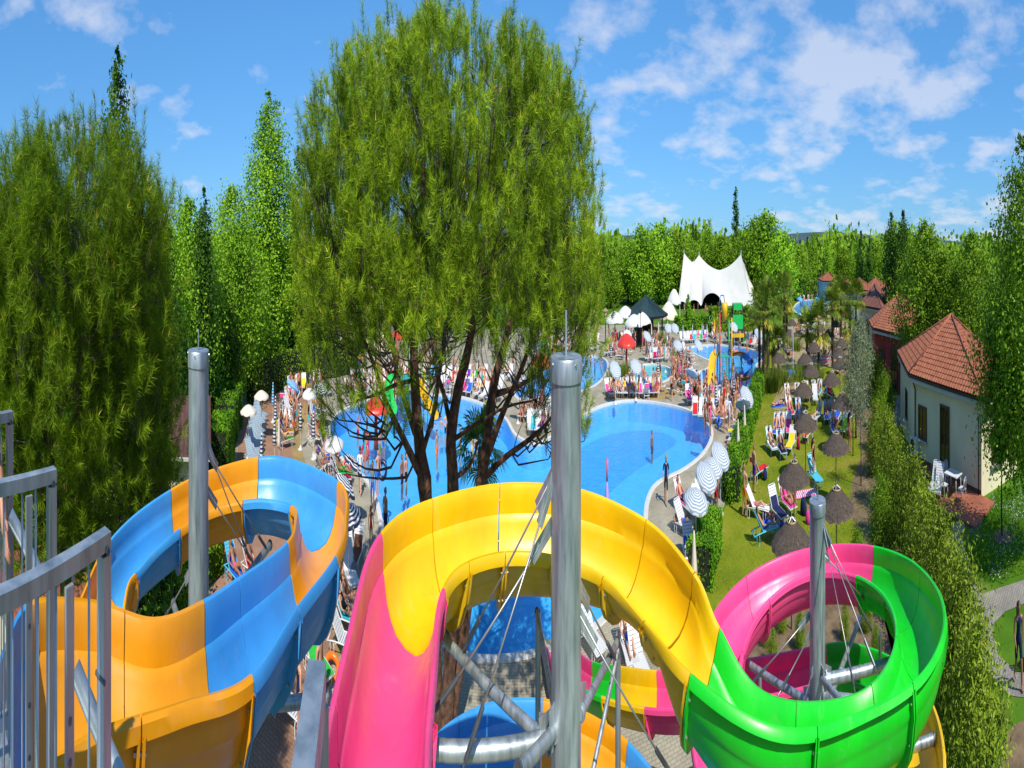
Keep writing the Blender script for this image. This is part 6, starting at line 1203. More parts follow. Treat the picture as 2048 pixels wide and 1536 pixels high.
# ------------------------------------------------------------------ straw parasols on the lawn and sand
def thatch_meshes():
    rng = np.random.default_rng(4); out = []
    for r0, r1, z0, z1 in ((.22, .74, .60, .26), (.62, 1.15, .34, .0)):
        mb = MB(); n = 44; V = []
        for k, f in enumerate((0, .5, 1.0)):
            for j in range(n): a = 2 * math.pi * j / n; r = r0 + (r1 - r0) * f ** .85; V.append((r * math.cos(a) * (1 + rng.normal() * .012), r * math.sin(a) * (1 + rng.normal() * .012), z0 + (z1 - z0) * f - (rng.random() * .09 if k == 2 else 0)))
        mb.add(V, [(k * n + j, (k + 1) * n + j, (k + 1) * n + (j + 1) % n, k * n + (j + 1) % n) for k in range(2) for j in range(n)])
        for _ in range(900):      # single straws
            a = rng.uniform(0, 2 * math.pi); f = rng.uniform(0, .8); g = min(1.12, f + rng.uniform(.25, .5)); rr = lambda q: r0 + (r1 - r0) * q ** .85; zz = lambda q: z0 + (z1 - z0) * q + .018
            b = a + rng.normal() * .04; w = .010
            mb.add([(rr(f) * math.cos(a - w), rr(f) * math.sin(a - w), zz(f)), (rr(g) * math.cos(b), rr(g) * math.sin(b), zz(g) + rng.normal() * .012), (rr(f) * math.cos(a + w), rr(f) * math.sin(a + w), zz(f))], [(0, 1, 2)])
        out.append(mb.mesh('thatch', M_STRAW))
    rg = MB(); rg.tube([(.25 * math.cos(a), .25 * math.sin(a), .60) for a in np.linspace(0, 2 * math.pi, 25)], .035, 6, caps=False)
    sp_ = MB(); [sp_.tube([(0, 0, .72), (.24 * math.cos(a), .24 * math.sin(a), .60)], .012, 4) for a in np.arange(6) * math.pi / 3]; sp_.tube([(0, 0, .5), (0, 0, .82)], .03, 6)
    return out, rg.mesh('ring', M_BAMB, True), sp_.mesh('spokes', M_STEEL)
TH, TRING, TSPK = thatch_meshes()
def straw(px, py, lab, z=2.0, s=.9):
    p = at(px, py, z); t = thing('straw_parasol', lab, 'parasol', (p.x, p.y, 0), px * .7, 'straw parasols')
    link('upper_thatch', TH[0], t, (0, 0, z), 0, s); link('lower_thatch', TH[1], t, (0, 0, z), 0, s); link('ring', TRING, t, (0, 0, z), 0, s); link('spokes', TSPK, t, (0, 0, z), 0, s); MB().tube([(0, 0, 0), (0, 0, z + .6 * s)], .035, 8).build('pole', M_BAMB, t, smooth=True)
for x, y, lab in [(1583, 1088, 'nearest straw parasol, right above the pink slide ring'), (1588, 960, 'straw parasol in the middle of the lawn beside the standing red figure'), (1673, 1018, 'straw parasol near the border, just right of the right mast'), (1672, 897, 'straw parasol near the border, second from the slide'), (1611, 853, 'straw parasol over the dark bag on the lawn'), (1685, 812, 'straw parasol near the border beside the olive tree'), (1607, 787, 'straw parasol at the far end of the lawn'), (1664, 765, 'straw parasol at the far end of the border'),
                  (1558, 722, 'straw parasol left of the white shower gate'), (1610, 724, 'straw parasol right of the white shower gate'), (1622, 748, 'straw parasol at the edge of the sand'), (1628, 700, 'straw parasol on the sand, first behind the gate'), (1683, 692, 'straw parasol at the right edge of the sand, farther one'), (1678, 712, 'straw parasol at the right edge of the sand, nearer one'), (1680, 734, 'straw parasol half behind the olive tree'), (1658, 672, 'straw parasol at the back of the sand, right'), (1580, 672, 'straw parasol at the back of the sand, left'), (1640, 660, 'straw parasol at the back of the sand, middle'), (1672, 652, 'straw parasol farthest back on the right'), (1616, 634, 'straw parasol beside the far pool'), (1584, 650, 'straw parasol farthest back on the left')]: straw(x, y, lab)

# ------------------------------------------------------------------ parasols
for a in [(706, 930, 'navy', 'navy striped parasol tilted over, farther of the two by the left pool edge', False, .5, 2.4), (690, 972, 'navy', 'navy striped parasol tilted over, nearer of the two by the left pool edge', False, .5, 2.4), (697, 1030, 'navy', 'upright navy and white striped parasol over white loungers', False, .12, 0.), (668, 888, 'white', 'open white parasol at the left edge of the pool', False, .1, 0.),
          (523, 792, 'cream', 'cream parasol before the dark hedge, upper one', False, .0, 0.), (497, 822, 'cream', 'cream parasol before the dark hedge, lower one', False, .0, 0.), (586, 772, 'blue', 'bright blue striped parasol tilted at the dark hedge', False, .4, 2.4), (641, 778, 'navy', 'striped parasol by the pine twigs, at the back of the terrace', False, .2, 1.), (619, 788, 'white', 'white parasol at the back of the terrace', False, .1, 0.),
          (546, 788, 'blue', 'closed bright blue striped parasol at the hedge', True), (551, 818, 'navy', 'closed navy striped parasol behind the long row of loungers', True), (549, 862, 'navy', 'closed navy striped parasol in the long row of loungers', True), (523, 898, 'navy', 'closed navy striped parasol beside the stacked grey loungers', True), (601, 834, 'navy', 'closed navy striped parasol on the ochre band, left', True), (627, 850, 'navy', 'closed navy striped parasol on the ochre band, right', True), (558, 866, 'cream', 'closed cream parasol in the long row of loungers', True), (637, 768, 'navy', 'closed navy striped parasol at the back of the terrace', True),
          (1392, 1000, 'pale', 'pale striped parasol nearest to the yellow slide', False, .25, .3), (1413, 952, 'pale', 'large pale striped parasol behind the nearest one', False, .45, .2), (1424, 934, 'pale', 'pale striped parasol squeezed between two others', False, .2, 0.), (1441, 910, 'pale', 'pale striped parasol tilted beside the clipped hedge', False, .5, .3), (1486, 806, 'pale', 'pale striped parasol at the end of the hedge, lower', False, .5, 2.6), (1494, 792, 'pale', 'pale striped parasol at the end of the hedge, upper', False, .6, .2),
          (1468, 653, 'pale', 'pale round parasol right of the green play tower', False, .5, 0.), (1517, 667, 'pale', 'pale round parasol beside the palms', False, .5, .0), (1295, 672, 'pale', 'pale striped parasol right of the kiosk lamp', False, .5, .5), (1255, 668, 'white', 'grey-white parasol before the cafe', False, .4, 0.), (1272, 732, 'pale', 'tall tilted pale parasol before the paddling pool', False, .5, .2), (1356, 690, 'pale', 'pale parasol among the loungers left of the splash pool', False, .4, 0.), (1398, 690, 'pale', 'tilted pale parasol at the left shore of the splash pool', False, .5, .4), (1337, 656, 'pale', 'pale parasol right behind the kiosk, left one', False, .5, 0.), (1350, 656, 'pale', 'pale parasol right behind the kiosk, right one', False, .5, 0.), (1384, 746, 'pale', 'grey striped parasol tilted at the splash pool corner', False, .5, 2.2), (1231, 738, 'pale', 'striped parasol by the middle pool railing', False, .6, .3), (1083, 690, 'sky', 'light blue parasol behind the pine', False, .2, 0.), (870, 740, 'sky', 'light blue parasol behind the pine trunks', False, .2, 0.), (1036, 768, 'navy', 'striped parasol by the middle pool', False, .6, 2.4),
          (1388, 1110, 'cream', 'closed cream parasol beside the short hedge', True), (1476, 868, 'cream', 'closed cream parasol before the long hedge, nearer', True), (1489, 838, 'cream', 'closed cream parasol before the long hedge, farther', True), (1403, 764, 'cream', 'closed cream parasol in front of the splash pool', True), (1432, 788, 'navy', 'closed striped parasol in front of the yellow play slide', True), (1468, 784, 'navy', 'closed striped parasol in front of the orange play slide', True), (1331, 704, 'cream', 'closed cream parasol behind the paddling pool', True), (1303, 660, 'cream', 'tall closed cream parasol right of the kiosk, left', True), (1317, 658, 'cream', 'tall closed cream parasol right of the kiosk, right', True), (1316, 738, 'navy', 'closed striped parasol standing by the paddling pool', True), (1362, 712, 'navy', 'closed striped parasol left of the splash pool', True), (1304, 690, 'pale', 'closed pale parasol behind the paddling pool', True), (1366, 664, 'pale', 'closed pale parasol behind the white loungers, first', True), (1385, 663, 'pale', 'closed pale parasol behind the white loungers, second', True), (1404, 662, 'pale', 'closed pale parasol behind the white loungers, third', True), (1414, 662, 'pale', 'closed pale parasol behind the white loungers, fourth', True), (1222, 702, 'navy', 'closed striped parasol right of the pine', True),
          (1607, 602, 'sky', 'closed bright blue parasol behind the far pool, left', True), (1616, 602, 'sky', 'closed bright blue parasol behind the far pool, right', True), (1600, 598, 'sky', 'open bright blue parasol behind the far pool, left', False, .3, 0.), (1636, 598, 'sky', 'open bright blue parasol behind the far pool, middle', False, .3, 0.), (1650, 600, 'sky', 'open bright blue parasol behind the far pool, right', False, .3, 0.), (1628, 622, 'sky', 'open bright blue parasol before the far pool', False, .5, 0.)]: parasol(*a)

# ------------------------------------------------------------------ rows of loungers with sunbathers
rng = np.random.default_rng(12); NC = ['red', 'blue', 'navy', 'black', 'pink', 'orange', 'green', 'turquoise', 'yellow', 'purple', 'white', 'crimson']
def row(zone, a, b, n, to, occ, col='white', towel=.45, jit=.12, only=None):
    """n loungers from photo point a to b, feet towards the photo point `to`"""
    A_, B_, T_ = at(*a), at(*b), at(*to)
    for i in range(n):
        p = A_.lerp(B_, (i + .5) / n) + Vector((rng.normal() * jit, rng.normal() * jit, 0)); d = T_ - p; rz = math.atan2(d.x, -d.y) + rng.normal() * .12; tc_ = NC[rng.integers(len(NC))] if rng.random() < towel else None
        lounger(p, rz, col, None, zone, None, tc_)
        if rng.random() < occ: of = ['shorts', 'bikini', 'onepiece', 'bikini', 'shorts'][rng.integers(5)]; person((p.x, p.y, .01), rz, 'recline', of, NC[rng.integers(len(NC))], None, zone)
row('on the terrace row', (566, 905), (585, 795), 9, (650, 870), .7)
row('on the ochre band', (628, 900), (640, 800), 7, (700, 860), .6)
row('before the dark hedge', (575, 790), (640, 772), 5, (620, 860), .8)
for i in range(11):
    p = at(503, 930).lerp(at(522, 832), i / 11); lounger(p, 1.35 + rng.normal() * .05, 'greyblue', None, 'stacked beside the clipped bush')
row('at the far left shore', (690, 792), (860, 776), 12, (800, 850), .6); row('behind the pine trunks', (880, 776), (1006, 806), 9, (900, 850), .7)
row('second row at the far left shore', (700, 774), (850, 762), 13, (800, 850), .5, towel=.7); row('second row behind the pine trunks', (870, 760), (1010, 786), 12, (900, 850), .6, towel=.7); row('third row behind the pine', (760, 752), (1030, 760), 16, (900, 850), .4, towel=.7); row('at the white parasol', (642, 960), (664, 905), 4, (700, 930), .7)
row('on the deck tongue, back', (1040, 838), (1100, 832), 6, (1010, 870), .6); row('on the deck tongue, front', (1052, 866), (1098, 858), 5, (1060, 920), .5)
row('behind the middle pool', (1062, 716), (1198, 700), 13, (1130, 750), .8); row('right of the pine', (1216, 712), (1244, 708), 5, (1160, 740), .8)
row('second row behind the middle pool', (1070, 702), (1198, 688), 13, (1130, 750), .5, towel=.7)
row('before the paddling pool', (1212, 792), (1318, 790), 12, (1290, 850), .65); row('behind the paddling pool', (1292, 722), (1336, 722), 7, (1300, 745), .35); row('beside the paddling pool', (1352, 724), (1368, 780), 7, (1330, 750), .75)
row('left of the splash pool', (1372, 706), (1384, 742), 5, (1420, 715), .7)
row('in front of the splash pool', (1374, 806), (1470, 812), 10, (1420, 860), .6); row('between splash pool and main pool', (1386, 836), (1462, 842), 7, (1400, 880), .6); row('behind the splash pool', (1360, 686), (1418, 682), 9, (1400, 710), .08); row('right of the splash pool', (1484, 690), (1528, 698), 6, (1470, 720), .7)
row('along the long hedge', (1498, 812), (1458, 960), 10, (1400, 880), .4)
row('behind the far pool', (1590, 602), (1652, 602), 8, (1620, 620), .5)
row('on the sand, left', (1566, 690), (1580, 742), 4, (1640, 720), .8); row('on the sand, right', (1640, 705), (1660, 735), 5, (1600, 730), .8); row('on the sand, back', (1590, 668), (1650, 664), 6, (1620, 700), .7)
row('in the middle of the lawn', (1548, 872), (1606, 868), 5, (1560, 960), .8, towel=.7); row('under the border parasols', (1650, 842), (1704, 846), 5, (1650, 900), .8, towel=.7); row('at the far end of the lawn', (1572, 806), (1662, 792), 6, (1600, 850), .8, towel=.7); row('beside the tilted parasols', (668, 1015), (684, 955), 4, (740, 970), .6, towel=.6); row('on the right deck under the pale parasols', (1392, 1030), (1436, 950), 4, (1340, 980), .5, towel=.6)
row('on the cafe side', (1222, 690), (1250, 686), 4, (1240, 720), .8)
# standing and wading figures
def crowd(zone, poly, n, wade=False, poses=('stand', 'walk', 'hip', 'armup')):
    P = [tuple(at(x, y))[:2] for x, y in poly]; xs, ys = [p[0] for p in P], [p[1] for p in P]; k = 0; guard = 0
    while k < n and guard < 4000:
        guard += 1; x, y = rng.uniform(min(xs), max(xs)), rng.uniform(min(ys), max(ys))
        if not inside(x, y, P): continue
        wet = any(inside(x, y, q) for q in POOLS.values())
        if wet != wade: continue
        of = ['shorts', 'bikini', 'shorts', 'onepiece'][rng.integers(4)]; z = 0.01
        if wade: z = -.45 if zone.endswith('splash pool') else -.85
        person((x, y, z), rng.uniform(0, 6.28), poses[rng.integers(len(poses))], of, NC[rng.integers(len(NC))], None, zone, s=rng.uniform(.8, 1.02)); k += 1
crowd('beside the paddling pool', [(1336, 715), (1372, 715), (1372, 790), (1340, 790)], 12); crowd('in front of the splash pool', [(1375, 796), (1480, 800), (1470, 850), (1400, 850)], 10); crowd('wading in the splash pool', [(1385, 695), (1520, 700), (1500, 780), (1400, 780)], 12, True); crowd('wading in the middle pool', [(1040, 790), (1060, 745), (1200, 718), (1205, 740), (1150, 785)], 9, True)
crowd('behind the middle pool', [(1060, 712), (1200, 696), (1200, 684), (1060, 700)], 9); crowd('before the cafe', [(1215, 680), (1300, 676), (1300, 700), (1215, 706)], 12); crowd('behind the splash pool', [(1400, 682), (1530, 684), (1528, 694), (1480, 690)], 9); crowd('at the tent arches', [(1360, 640), (1440, 640), (1440, 628), (1360, 628)], 9); crowd('on the sand between the palms', [(1560, 680), (1700, 680), (1680, 740), (1570, 745)], 9)
crowd('wading behind the pine trunks', [(700, 850), (1000, 850), (960, 900), (720, 890)], 14, True); crowd('on the terrace', [(560, 880), (600, 790), (640, 780), (640, 900)], 6); crowd('on the deck tongue', [(1040, 860), (1110, 850), (1100, 830), (1030, 835)], 4); crowd('behind the pine', [(700, 788), (1000, 800), (1000, 770), (720, 770)], 9); crowd('behind the far pool', [(1590, 603), (1655, 603), (1655, 596), (1590, 596)], 5); crowd('wading in the far pool', [(1600, 622), (1645, 622), (1645, 607), (1600, 607)], 4, True)

# the far crowd that reads as one mass: bathers and loungers too small to tell apart
def mass(name, label, spots, seed):
    r = np.random.default_rng(seed); V, F, M_ = [], [], []; mats = [M_SKIN, M_HAIR, MATS['white_plastic']] + [mat('bather_' + c, COL[c], rough=.8) for c in ('red', 'blue', 'pink', 'orange', 'turquoise', 'black', 'yellow', 'white')]
    src = [pm('recline', 'shorts'), pm('recline', 'bikini', 'long'), pm('stand', 'shorts'), pm('walk', 'bikini', 'long'), pm('hip', 'shorts')]
    D = []
    for me in src + [LONE, TOWEL]: co = np.zeros(len(me.vertices) * 3); me.vertices.foreach_get('co', co); D.append((co.reshape(-1, 3), [tuple(p.vertices) for p in me.polygons], [p.material_index for p in me.polygons]))
    off = 0
    for poly, n in spots:
        P = [tuple(at(x, y))[:2] for x, y in poly]; xs, ys = [p[0] for p in P], [p[1] for p in P]; k = g = 0
        while k < n and g < 3000:
            g += 1; x, y = r.uniform(min(xs), max(xs)), r.uniform(min(ys), max(ys))
            if not inside(x, y, P) or any(inside(x, y, q) for q in POOLS.values()): continue
            k += 1; w = int(r.integers(5)); a = r.uniform(0, 6.28); R = np.array([[math.cos(a), -math.sin(a), 0], [math.sin(a), math.cos(a), 0], [0, 0, 1]]); c = 3 + int(r.integers(8))
            for idx in ([w, 5, 6] if w < 2 and r.random() < .6 else [w, 5] if w < 2 else [w]):
                co, fs, mi = D[idx]; V.append(co @ R.T + (x, y, .012)); F += [tuple(i + off for i in f) for f in fs]; off += len(co)
                M_ += [2] * len(fs) if idx == 5 else [3 + (c + 2) % 8] * len(fs) if idx == 6 else [0 if m in (0, 4) else 1 if m == 3 else c for m in mi]
    me = bpy.data.meshes.new(name); me.from_pydata(np.vstack(V).tolist(), [], F)
    for m in mats: me.materials.append(m)
    me.polygons.foreach_set('material_index', M_); me.update(); o = link(name, me); struct(o, 'stuff'); o['label'] = label
mass('distant_crowd', 'crowd of bathers and loungers beyond the pools', [([(1060, 712), (1205, 696), (1205, 676), (1060, 690)], 22), ([(700, 770), (1030, 790), (1030, 745), (720, 745)], 40), ([(1215, 725), (1255, 720), (1255, 690), (1215, 690)], 12), ([(1285, 726), (1345, 728), (1345, 690), (1285, 690)], 22), ([(1340, 790), (1390, 800), (1385, 750), (1345, 720)], 20), ([(1380, 850), (1480, 850), (1490, 800), (1380, 795)], 26), ([(1420, 690), (1530, 692), (1525, 680), (1420, 678)], 14), ([(560, 900), (640, 900), (660, 780), (560, 785)], 22), ([(1570, 720), (1690, 720), (1690, 655), (1580, 655)], 16), ([(1215, 800), (1340, 795), (1340, 780), (1215, 785)], 14)], 31)

# figures one can pick out
def pp(px, py, z=0.01): p = at(px, py); return (p.x, p.y, z)
for px, py, po, of, col, turn, lab, kw in [
    (745, 1024, 'walk', 'shirt', 'grey', 0., 'man in grey top and blue shorts walking on the left deck', dict(low=(.02, .12, .55))), (756, 996, 'stand', 'shorts', 'blue', .6, 'man in blue swim shorts with a black ring at the pool edge', {}), (720, 990, 'walk', 'shirt', 'white', 3.0, 'person in white clothes between the tilted parasols', dict(low=(.6, .6, .6))),
    (771, 1092, 'stand', 'shorts', 'navy', 2.2, 'bare-backed man at the pool edge, partly behind the yellow slide', {}), (742, 1096, 'stand', 'onepiece', 'red', .5, 'child in a red suit on the deck beside the yellow slide', dict(s=.72)), (730, 950, 'stand', 'onepiece', 'turquoise', 2.0, 'person with a hat at the pool edge behind the striped parasol', {}),
    (1332, 1010, 'walk', 'shirt', 'navy', 3.1, 'man in navy T-shirt and black shorts on the right deck', dict(low=(.012, .013, .018))), (1432, 1036, 'stand', 'shorts', 'red', 2.4, 'bare-chested man in red patterned shorts beside the parasols', {}), (1489, 1034, 'armup', 'shorts', 'orange', 2.6, 'man in orange shorts with raised arm at the hedge end', {}), (1508, 985, 'stand', 'shorts', 'purple', 2.2, 'dark-skinned man standing behind the orange shorts', {}),
    (1627, 968, 'stand', 'onepiece', 'black', 1.2, 'woman in black swimsuit beside the turquoise lounger', {}), (1410, 872, 'stand', 'bikini', 'brown', 0.4, 'first of two people standing together on the pool rim', {}), (1420, 874, 'hip', 'onepiece', 'pink', .8, 'woman in pink at the right rim of the main pool', {}), (1458, 862, 'walk', 'shirt', 'white', 2.8, 'woman in white shirt and pale trousers by the hedge', dict(low=(.55, .55, .55))), (1449, 866, 'stand', 'bikini', 'crimson', 1.5, 'woman in crimson beside the woman in white', {}),
    (2037, 1372, 'walk', 'dress', 'navy', 0.3, 'woman with long black hair and patterned dress at the right edge', {}), (1392, 806, 'stand', 'shorts', 'black', 2.9, 'man in black shorts seen from behind near the splash pool', {}), (1343, 802, 'walk', 'shorts', 'black', 3.0, 'man in black shorts walking past the paddling pool', {}), (1414, 802, 'armup', 'bikini', 'red', .6, 'person with raised arms before the splash pool', {}),
    (1699, 905, 'hip', 'bikini', 'pink', 2.0, 'bending woman in pink under the straw parasol by the border', {}), (1590, 1010, 'stand', 'shorts', 'brown', 1.0, 'figure under the middle straw parasol', {}), (640, 1440, 'stand', 'shorts', 'blue', 1.0, 'dark-haired person below the two slide entries', {}), (598, 1490, 'stand', 'onepiece', 'navy', 2.0, 'woman in navy swimsuit below the slide tower', {})]:
    z = kw.pop('z', .01); p = pp(px, py, z); person(p, camrz(p, turn), po, of, col, lab, **kw)
for px, py, po, of, col, lab in [(804, 962, 'stand', 'shorts', 'navy', 'boy in dark shorts wading in front of the pine trunks'), (812, 958, 'hip', 'shorts', 'black', 'second boy wading beside the pine trunk'), (874, 906, 'stand', 'shorts', 'orange', 'swimmer standing between the pine trunks'), (736, 886, 'stand', 'onepiece', 'pink', 'child with a pink ring at the left of the pool'), (760, 878, 'armup', 'shorts', 'green', 'swimmer with a green float at the left of the pool'), (1304, 868, 'stand', 'shorts', 'black', 'lone swimmer in the right lobe of the main pool')]:
    p = at(px, py + 6); person((p.x, p.y, -1.42 if px > 1200 else -1.1 if px < 770 else -.62), camrz(p, 1.0), po, of, col, lab)
# explicit loungers and sunbathers
for px, py, turn, col, towel, pr, lab in [
    (1368, 1070, .9, 'white', None, ('lie', 'shorts', 'blue'), 'white lounger beside the pale parasols, man lying on it'), (1378, 1130, .2, 'white', 'blue', None, 'white lounger with a blue towel beside the short hedge'), (1384, 1185, .2, 'white', 'pink', None, 'white lounger with a pink towel nearest to the yellow slide'), (1364, 1022, .7, 'white', 'pink', ('recline', 'shorts', 'navy'), 'white lounger with a pink towel and a seated man'), (1405, 1024, .5, 'white', None, None, 'empty white lounger under the pale parasols'),
    (1516, 960, 2.4, 'lightblue', 'red', None, 'pale blue lounger with red towel beside the long hedge'), (1512, 1034, 1.3, 'white', 'white', ('lie', 'bikini', 'pink'), 'white lounger with a lying woman near the hedge end'), (1527, 1082, 2.0, 'turquoise', None, ('recline', 'shorts', 'blue'), 'turquoise lounger with a man in blue shorts, left on the lawn'), (1553, 1040, .6, 'white', 'navy', None, 'white lounger with a striped navy towel'), (1572, 1022, .6, 'white', 'pink', ('recline', 'onepiece', 'pink'), 'white lounger with a woman in pink under the middle straw parasol'), (1628, 968, .5, 'turquoise', None, None, 'turquoise lounger behind the woman in black'),
    (1542, 905, .4, 'lightblue', 'white', ('recline', 'bikini', 'green'), 'pale blue lounger left of the dark straw parasol pole'), (1562, 912, .3, 'lightblue', 'navy', ('recline', 'shorts', 'navy'), 'pale blue lounger with navy towel'), (1582, 902, -.3, 'white', 'yellow', None, 'white lounger with a yellow bag beside it'), (1616, 880, -.4, 'white', 'orange', ('recline', 'bikini', 'orange'), 'white lounger beside the crimson rucksack'), (1580, 835, .4, 'white', 'pink', ('recline', 'bikini', 'red'), 'white lounger with pink towel at the far lawn'), (1598, 840, .2, 'lightblue', 'blue', ('recline', 'shorts', 'blue'), 'pale blue lounger with blue towel at the far lawn'), (1635, 845, -.5, 'white', None, ('recline', 'shorts', 'turquoise'), 'white lounger with a man in turquoise shorts'),
    (1668, 872, .2, 'lightblue', 'blue', ('recline', 'shorts', 'navy'), 'pale blue lounger under the border parasol'), (1690, 868, -.3, 'white', 'lime', None, 'white lounger with a lime towel by the border'), (1612, 800, .2, 'white', 'pink', ('recline', 'bikini', 'pink'), 'white lounger with a pink hat and towel'), (1630, 806, .1, 'white', None, None, 'empty white lounger near the far straw parasol'), (1660, 800, .5, 'lightblue', 'red', ('recline', 'onepiece', 'crimson'), 'pale blue lounger with a red towel at the far border'),
    (710, 1085, 3.1, 'white', None, None, 'empty white lounger right of the upright striped parasol'), (697, 1120, .2, 'white', None, ('lie', 'shorts', 'navy'), 'white lounger with striped towel under the upright parasol'), (714, 1128, -.3, 'white', 'brown', None, 'white lounger with a brown towel hung over it'), (700, 1170, .3, 'white', 'white', None, 'white lounger with bags on it near the ochre band'), (700, 1232, 1.2, 'white', None, ('recline', 'onepiece', 'brown'), 'white lounger with a dark-haired woman beside the pink slide'), (694, 1262, 1.2, 'white', 'turquoise', ('recline', 'onepiece', 'black'), 'white lounger with a blond woman beside the pink slide'), (688, 1310, 1.2, 'white', None, None, 'empty white lounger lowest beside the pink slide'),
    (632, 1350, .6, 'white', 'green', None, 'white lounger with a green towel below the blue slide'), (575, 1440, .9, 'white', None, None, 'white lounger below the slide entries'), (470, 1168, .6, 'turquoise', 'blue', ('recline', 'bikini', 'pink'), 'lounger with blue towel seen through the left slide ring'), (505, 1160, .8, 'white', 'red', ('recline', 'bikini', 'red'), 'lounger with a red towel seen through the left slide ring'), (1255, 1318, .3, 'white', None, ('recline', 'shorts', 'blue'), 'white lounger with a man under the yellow slide'), (1180, 1300, .6, 'white', None, None, 'white lounger behind the tall middle mast'), (1275, 1350, .4, 'white', None, None, 'empty white lounger under the right end of the yellow slide'),
    (1870, 985, -.3, 'white', None, None, 'white lounger on the garden grass before the terrace'), (1878, 990, -.2, 'white', None, None, 'second white lounger pushed against the first before the terrace'), (1788, 772, .2, 'white', 'turquoise', None, 'white lounger with a bright towel beside the red bungalow')]:
    p = at(px, py); rz = camrz(p, turn); lounger(p, rz, col, lab, None, True, towel, (CW.get(towel, towel) + ' towel on the ' + lab) if towel else None)
    if pr:
        z = .30 if pr[0] == 'lie' else .012
        person((p.x, p.y, z), rz, pr[0], pr[1], pr[2], ('person in ' + CW.get(pr[2], pr[2]) + ' on the ' + lab.split(',')[0].split(' with ')[0] + ('' if ' beside' in lab.split(' with ')[0] or ' under' in lab.split(' with ')[0] else ', ' + ' '.join(lab.split()[-3:]))))
for px, py, rz, of, col, lab, tc_ in [(1556, 812, 1.2, 'bikini', 'purple', 'woman sunbathing on a blue mat near the hedge end', 'blue'), (1545, 1040, .2, 'bikini', 'crimson', 'person lying on a blue beach towel on the lawn', 'blue')]:
    p = at(px, py); person((p.x, p.y, .02), rz, 'lie', of, col, lab); o = tag(MB().box((0, 0, .012), (.8, 1.8, .016)).build('beach_mat', M_CLOTH, None, loc=(p.x, p.y, .004), rz=rz), 'blue mat under the ' + lab.split(' on')[0].replace('woman sunbathing', 'sunbathing woman').replace('person lying', 'lying person'), 'mat', 'beach mats'); o.color = (*COL[tc_], 1)
S_PINKX = stripe_mat('pink_white_stripes', (.80, .10, .35), 'X', .16, .5); p = at(1610, 990); tag(MB().box((0, 0, .02), (1.9, .8, .03)).build('beach_mat', S_PINKX, None, loc=(p.x, p.y, .03), rz=-.5), 'pink and white striped mat spread on the lawn', 'mat', 'beach mats')
# balls, rings, bags
def ring(px, py, z, col, lab, tilt=0., R=.30): o = MB(); o.tube([(R * math.cos(a), R * math.sin(a), 0) for a in np.linspace(0, 2 * math.pi, 25)], .095, 8, caps=False); p = at(px, py, z); o = tag(o.build('swim_ring', M_VINYL, None, smooth=True, loc=tuple(p)), lab, 'swim ring', 'swim rings'); o.rotation_euler = (tilt, .3, 0); o.color = (*COL[col], 1)
ring(765, 940, .9, 'navy', 'black swim ring carried at the left pool edge', 1.3); ring(737, 872, .02, 'pink', 'pink swim ring round the child in the pool'); ring(1437, 843, .3, 'blue', 'blue ball-like ring carried beside the main pool', 1.2, .2); ring(664, 1335, .12, 'orange', 'orange swim ring on the terracotta terrace', .3); ring(693, 935, .3, 'red', 'red swim ring near the white parasol', .9, .3); ring(730, 905, .5, 'crimson', 'red float at the pool edge behind the tilted parasol', 1.1)
def bag(px, py, col, lab, s=1.0):
    p = at(px, py); t = thing('beach_bag', lab, 'bag', tuple(p), px, 'bags on the lawn and deck'); o = MB().lathe([(.14, 0), (.2, .04), (.21, .2), (.17, .38), (.08, .45), (.01, .46)], 10).build('body', M_CLOTH, t, smooth=True); o.scale = (s, s * .7, s); o.color = (*COL[col], 1); q = MB().tube([(-.1, 0, .42 * s), (-.06, 0, .58 * s), (.06, 0, .58 * s), (.1, 0, .42 * s)], .014, 5).build('strap', M_CLOTH, t); q.color = (*COL[col], 1)
for a in [(1597, 898, 'crimson', 'crimson rucksack on the lawn', 1.1), (1607, 1030, 'navy', 'round navy bag on the lawn beside the right mast', 1.3), (1617, 1048, 'pink', 'pink bag behind the right mast', 1.), (708, 1165, 'grey', 'grey bag on the deck beside the ochre band', 1.2), (690, 1142, 'pink', 'small pink bag beside the loungers', .8), (1530, 960, 'navy', 'navy bag under the red-towelled lounger', 1.), (1672, 850, 'pink', 'pink bag under the border parasol', 1.), (1556, 1092, 'navy', 'navy sandals bag under the nearest straw parasol', .8)]: bag(*a)
# closed violet parasol with a pink handle standing in the main pool (float tube)
p = at(1214, 1010, .4); t = thing('closed_parasol', 'violet closed umbrella with a pink top behind the yellow slide', 'umbrella', (p.x, p.y, 0)); o = link('canopy', CMS['pale'], t, (0, 0, 1.15), 0, (1.3, 1.3, .8)); o.data = closed_mesh(mat('violet_cloth', (.45, .32, .72), rough=.8)); MB().tube([(0, 0, 0), (0, 0, 1.2)], .03, 8).build('pole', M_WHITE, t); MB().tube([(0, 0, 1.2), (.02, 0, 1.95)], .07, 8).build('handle', P_SAL, t, smooth=True)
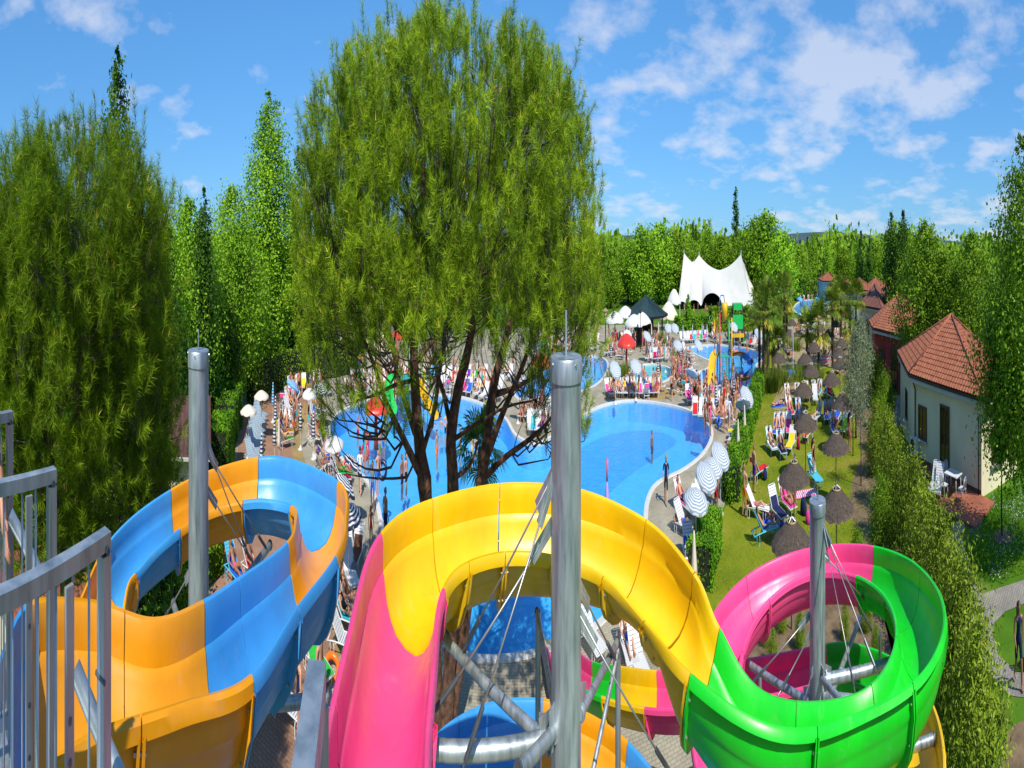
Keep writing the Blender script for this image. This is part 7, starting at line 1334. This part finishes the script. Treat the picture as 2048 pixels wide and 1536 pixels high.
# person at the left edge whose hand rests on the tube of the second railing
hp = at(16, 1030, 8.2)
POSES['rail'] = dict(POSES['stand']); POSES['rail'].update(el=(.30, -.20, 1.18), wl=(.26, -.42, 1.02), er=(-.28, -.22, 1.16), wr=(-.2, -.42, 1.04))
hz = 7.4; lw = Vector((.26, -.42)); yaw = 1.75; cwx = math.cos(yaw) * lw.x - math.sin(yaw) * lw.y; cwy = math.sin(yaw) * lw.x + math.cos(yaw) * lw.y
o = person((hp.x - cwx - .04, hp.y - cwy - .02, hp.z - 1.06 + .02), yaw, 'rail', 'shorts', 'navy', 'person at the left edge whose hand grips the railing tube')
fl = thing('tower_platform', 'steel landing of the slide tower at the left edge', 'platform'); MB().box((hp.x - .55, hp.y - .62, hp.z - 1.06), (.9, .8, .05)).build('floor_plate', M_STEEL, fl)
for x in (-.4, .4): MB().tube([(hp.x - .55 + x, hp.y - .9, 0), (hp.x - .55 + x, hp.y - .9, hp.z - 1.08)], .07, 10).build('leg', M_STEEL, fl, smooth=True)

# ------------------------------------------------------------------ labels that single out the crowd
ORD = ['leftmost', 'second from the left', 'third from the left', 'fourth from the left', 'fifth from the left', 'sixth from the left', 'seventh from the left', 'eighth from the left', 'ninth from the left', 'tenth from the left', 'eleventh from the left', 'twelfth from the left', 'thirteenth from the left']
def number(items, word):
    by = {}
    for o, txt in items: by.setdefault(txt, []).append(o)
    for txt, os_ in by.items():
        os_.sort(key=lambda o: math.atan2(o.location.x, o.location.y))
        for i, o in enumerate(os_): o['label'] = txt if len(os_) == 1 else txt + ', ' + ('rightmost' if i == len(os_) - 1 else ORD[min(i, 12)])
PW = {'recline': 'reclining', 'stand': 'standing', 'walk': 'walking', 'hip': 'standing hand on hip', 'armup': 'with raised arm', 'lie': 'lying', 'sit': 'sitting'}
number([(o, 'person in %s %s %s %s' % (CW.get(c, c), OUTW[of], PW[pz] if not zn.startswith('wading') else '', zn)) for o, pz, of, c, zn in CROWD], 'person')
number([(o, '%s sun lounger %s%s' % ('grey-blue' if c == 'greyblue' else c, ('with %s towel ' % CW.get(tw_, tw_)) if tw_ else '', zn)) for o, c, zn, tw_ in LOUNGERS], 'lounger')
number([(o, '%s towel over a lounger %s' % (CW.get(c, c), zn)) for o, c, zn in TOWELS], 'towel')
for o in C.objects:
    if 'label' in o:
        o['label'] = ' '.join(o['label'].split())
        if len(o['label'].split()) > 16: o['label'] = ' '.join(o['label'].split()[:16])
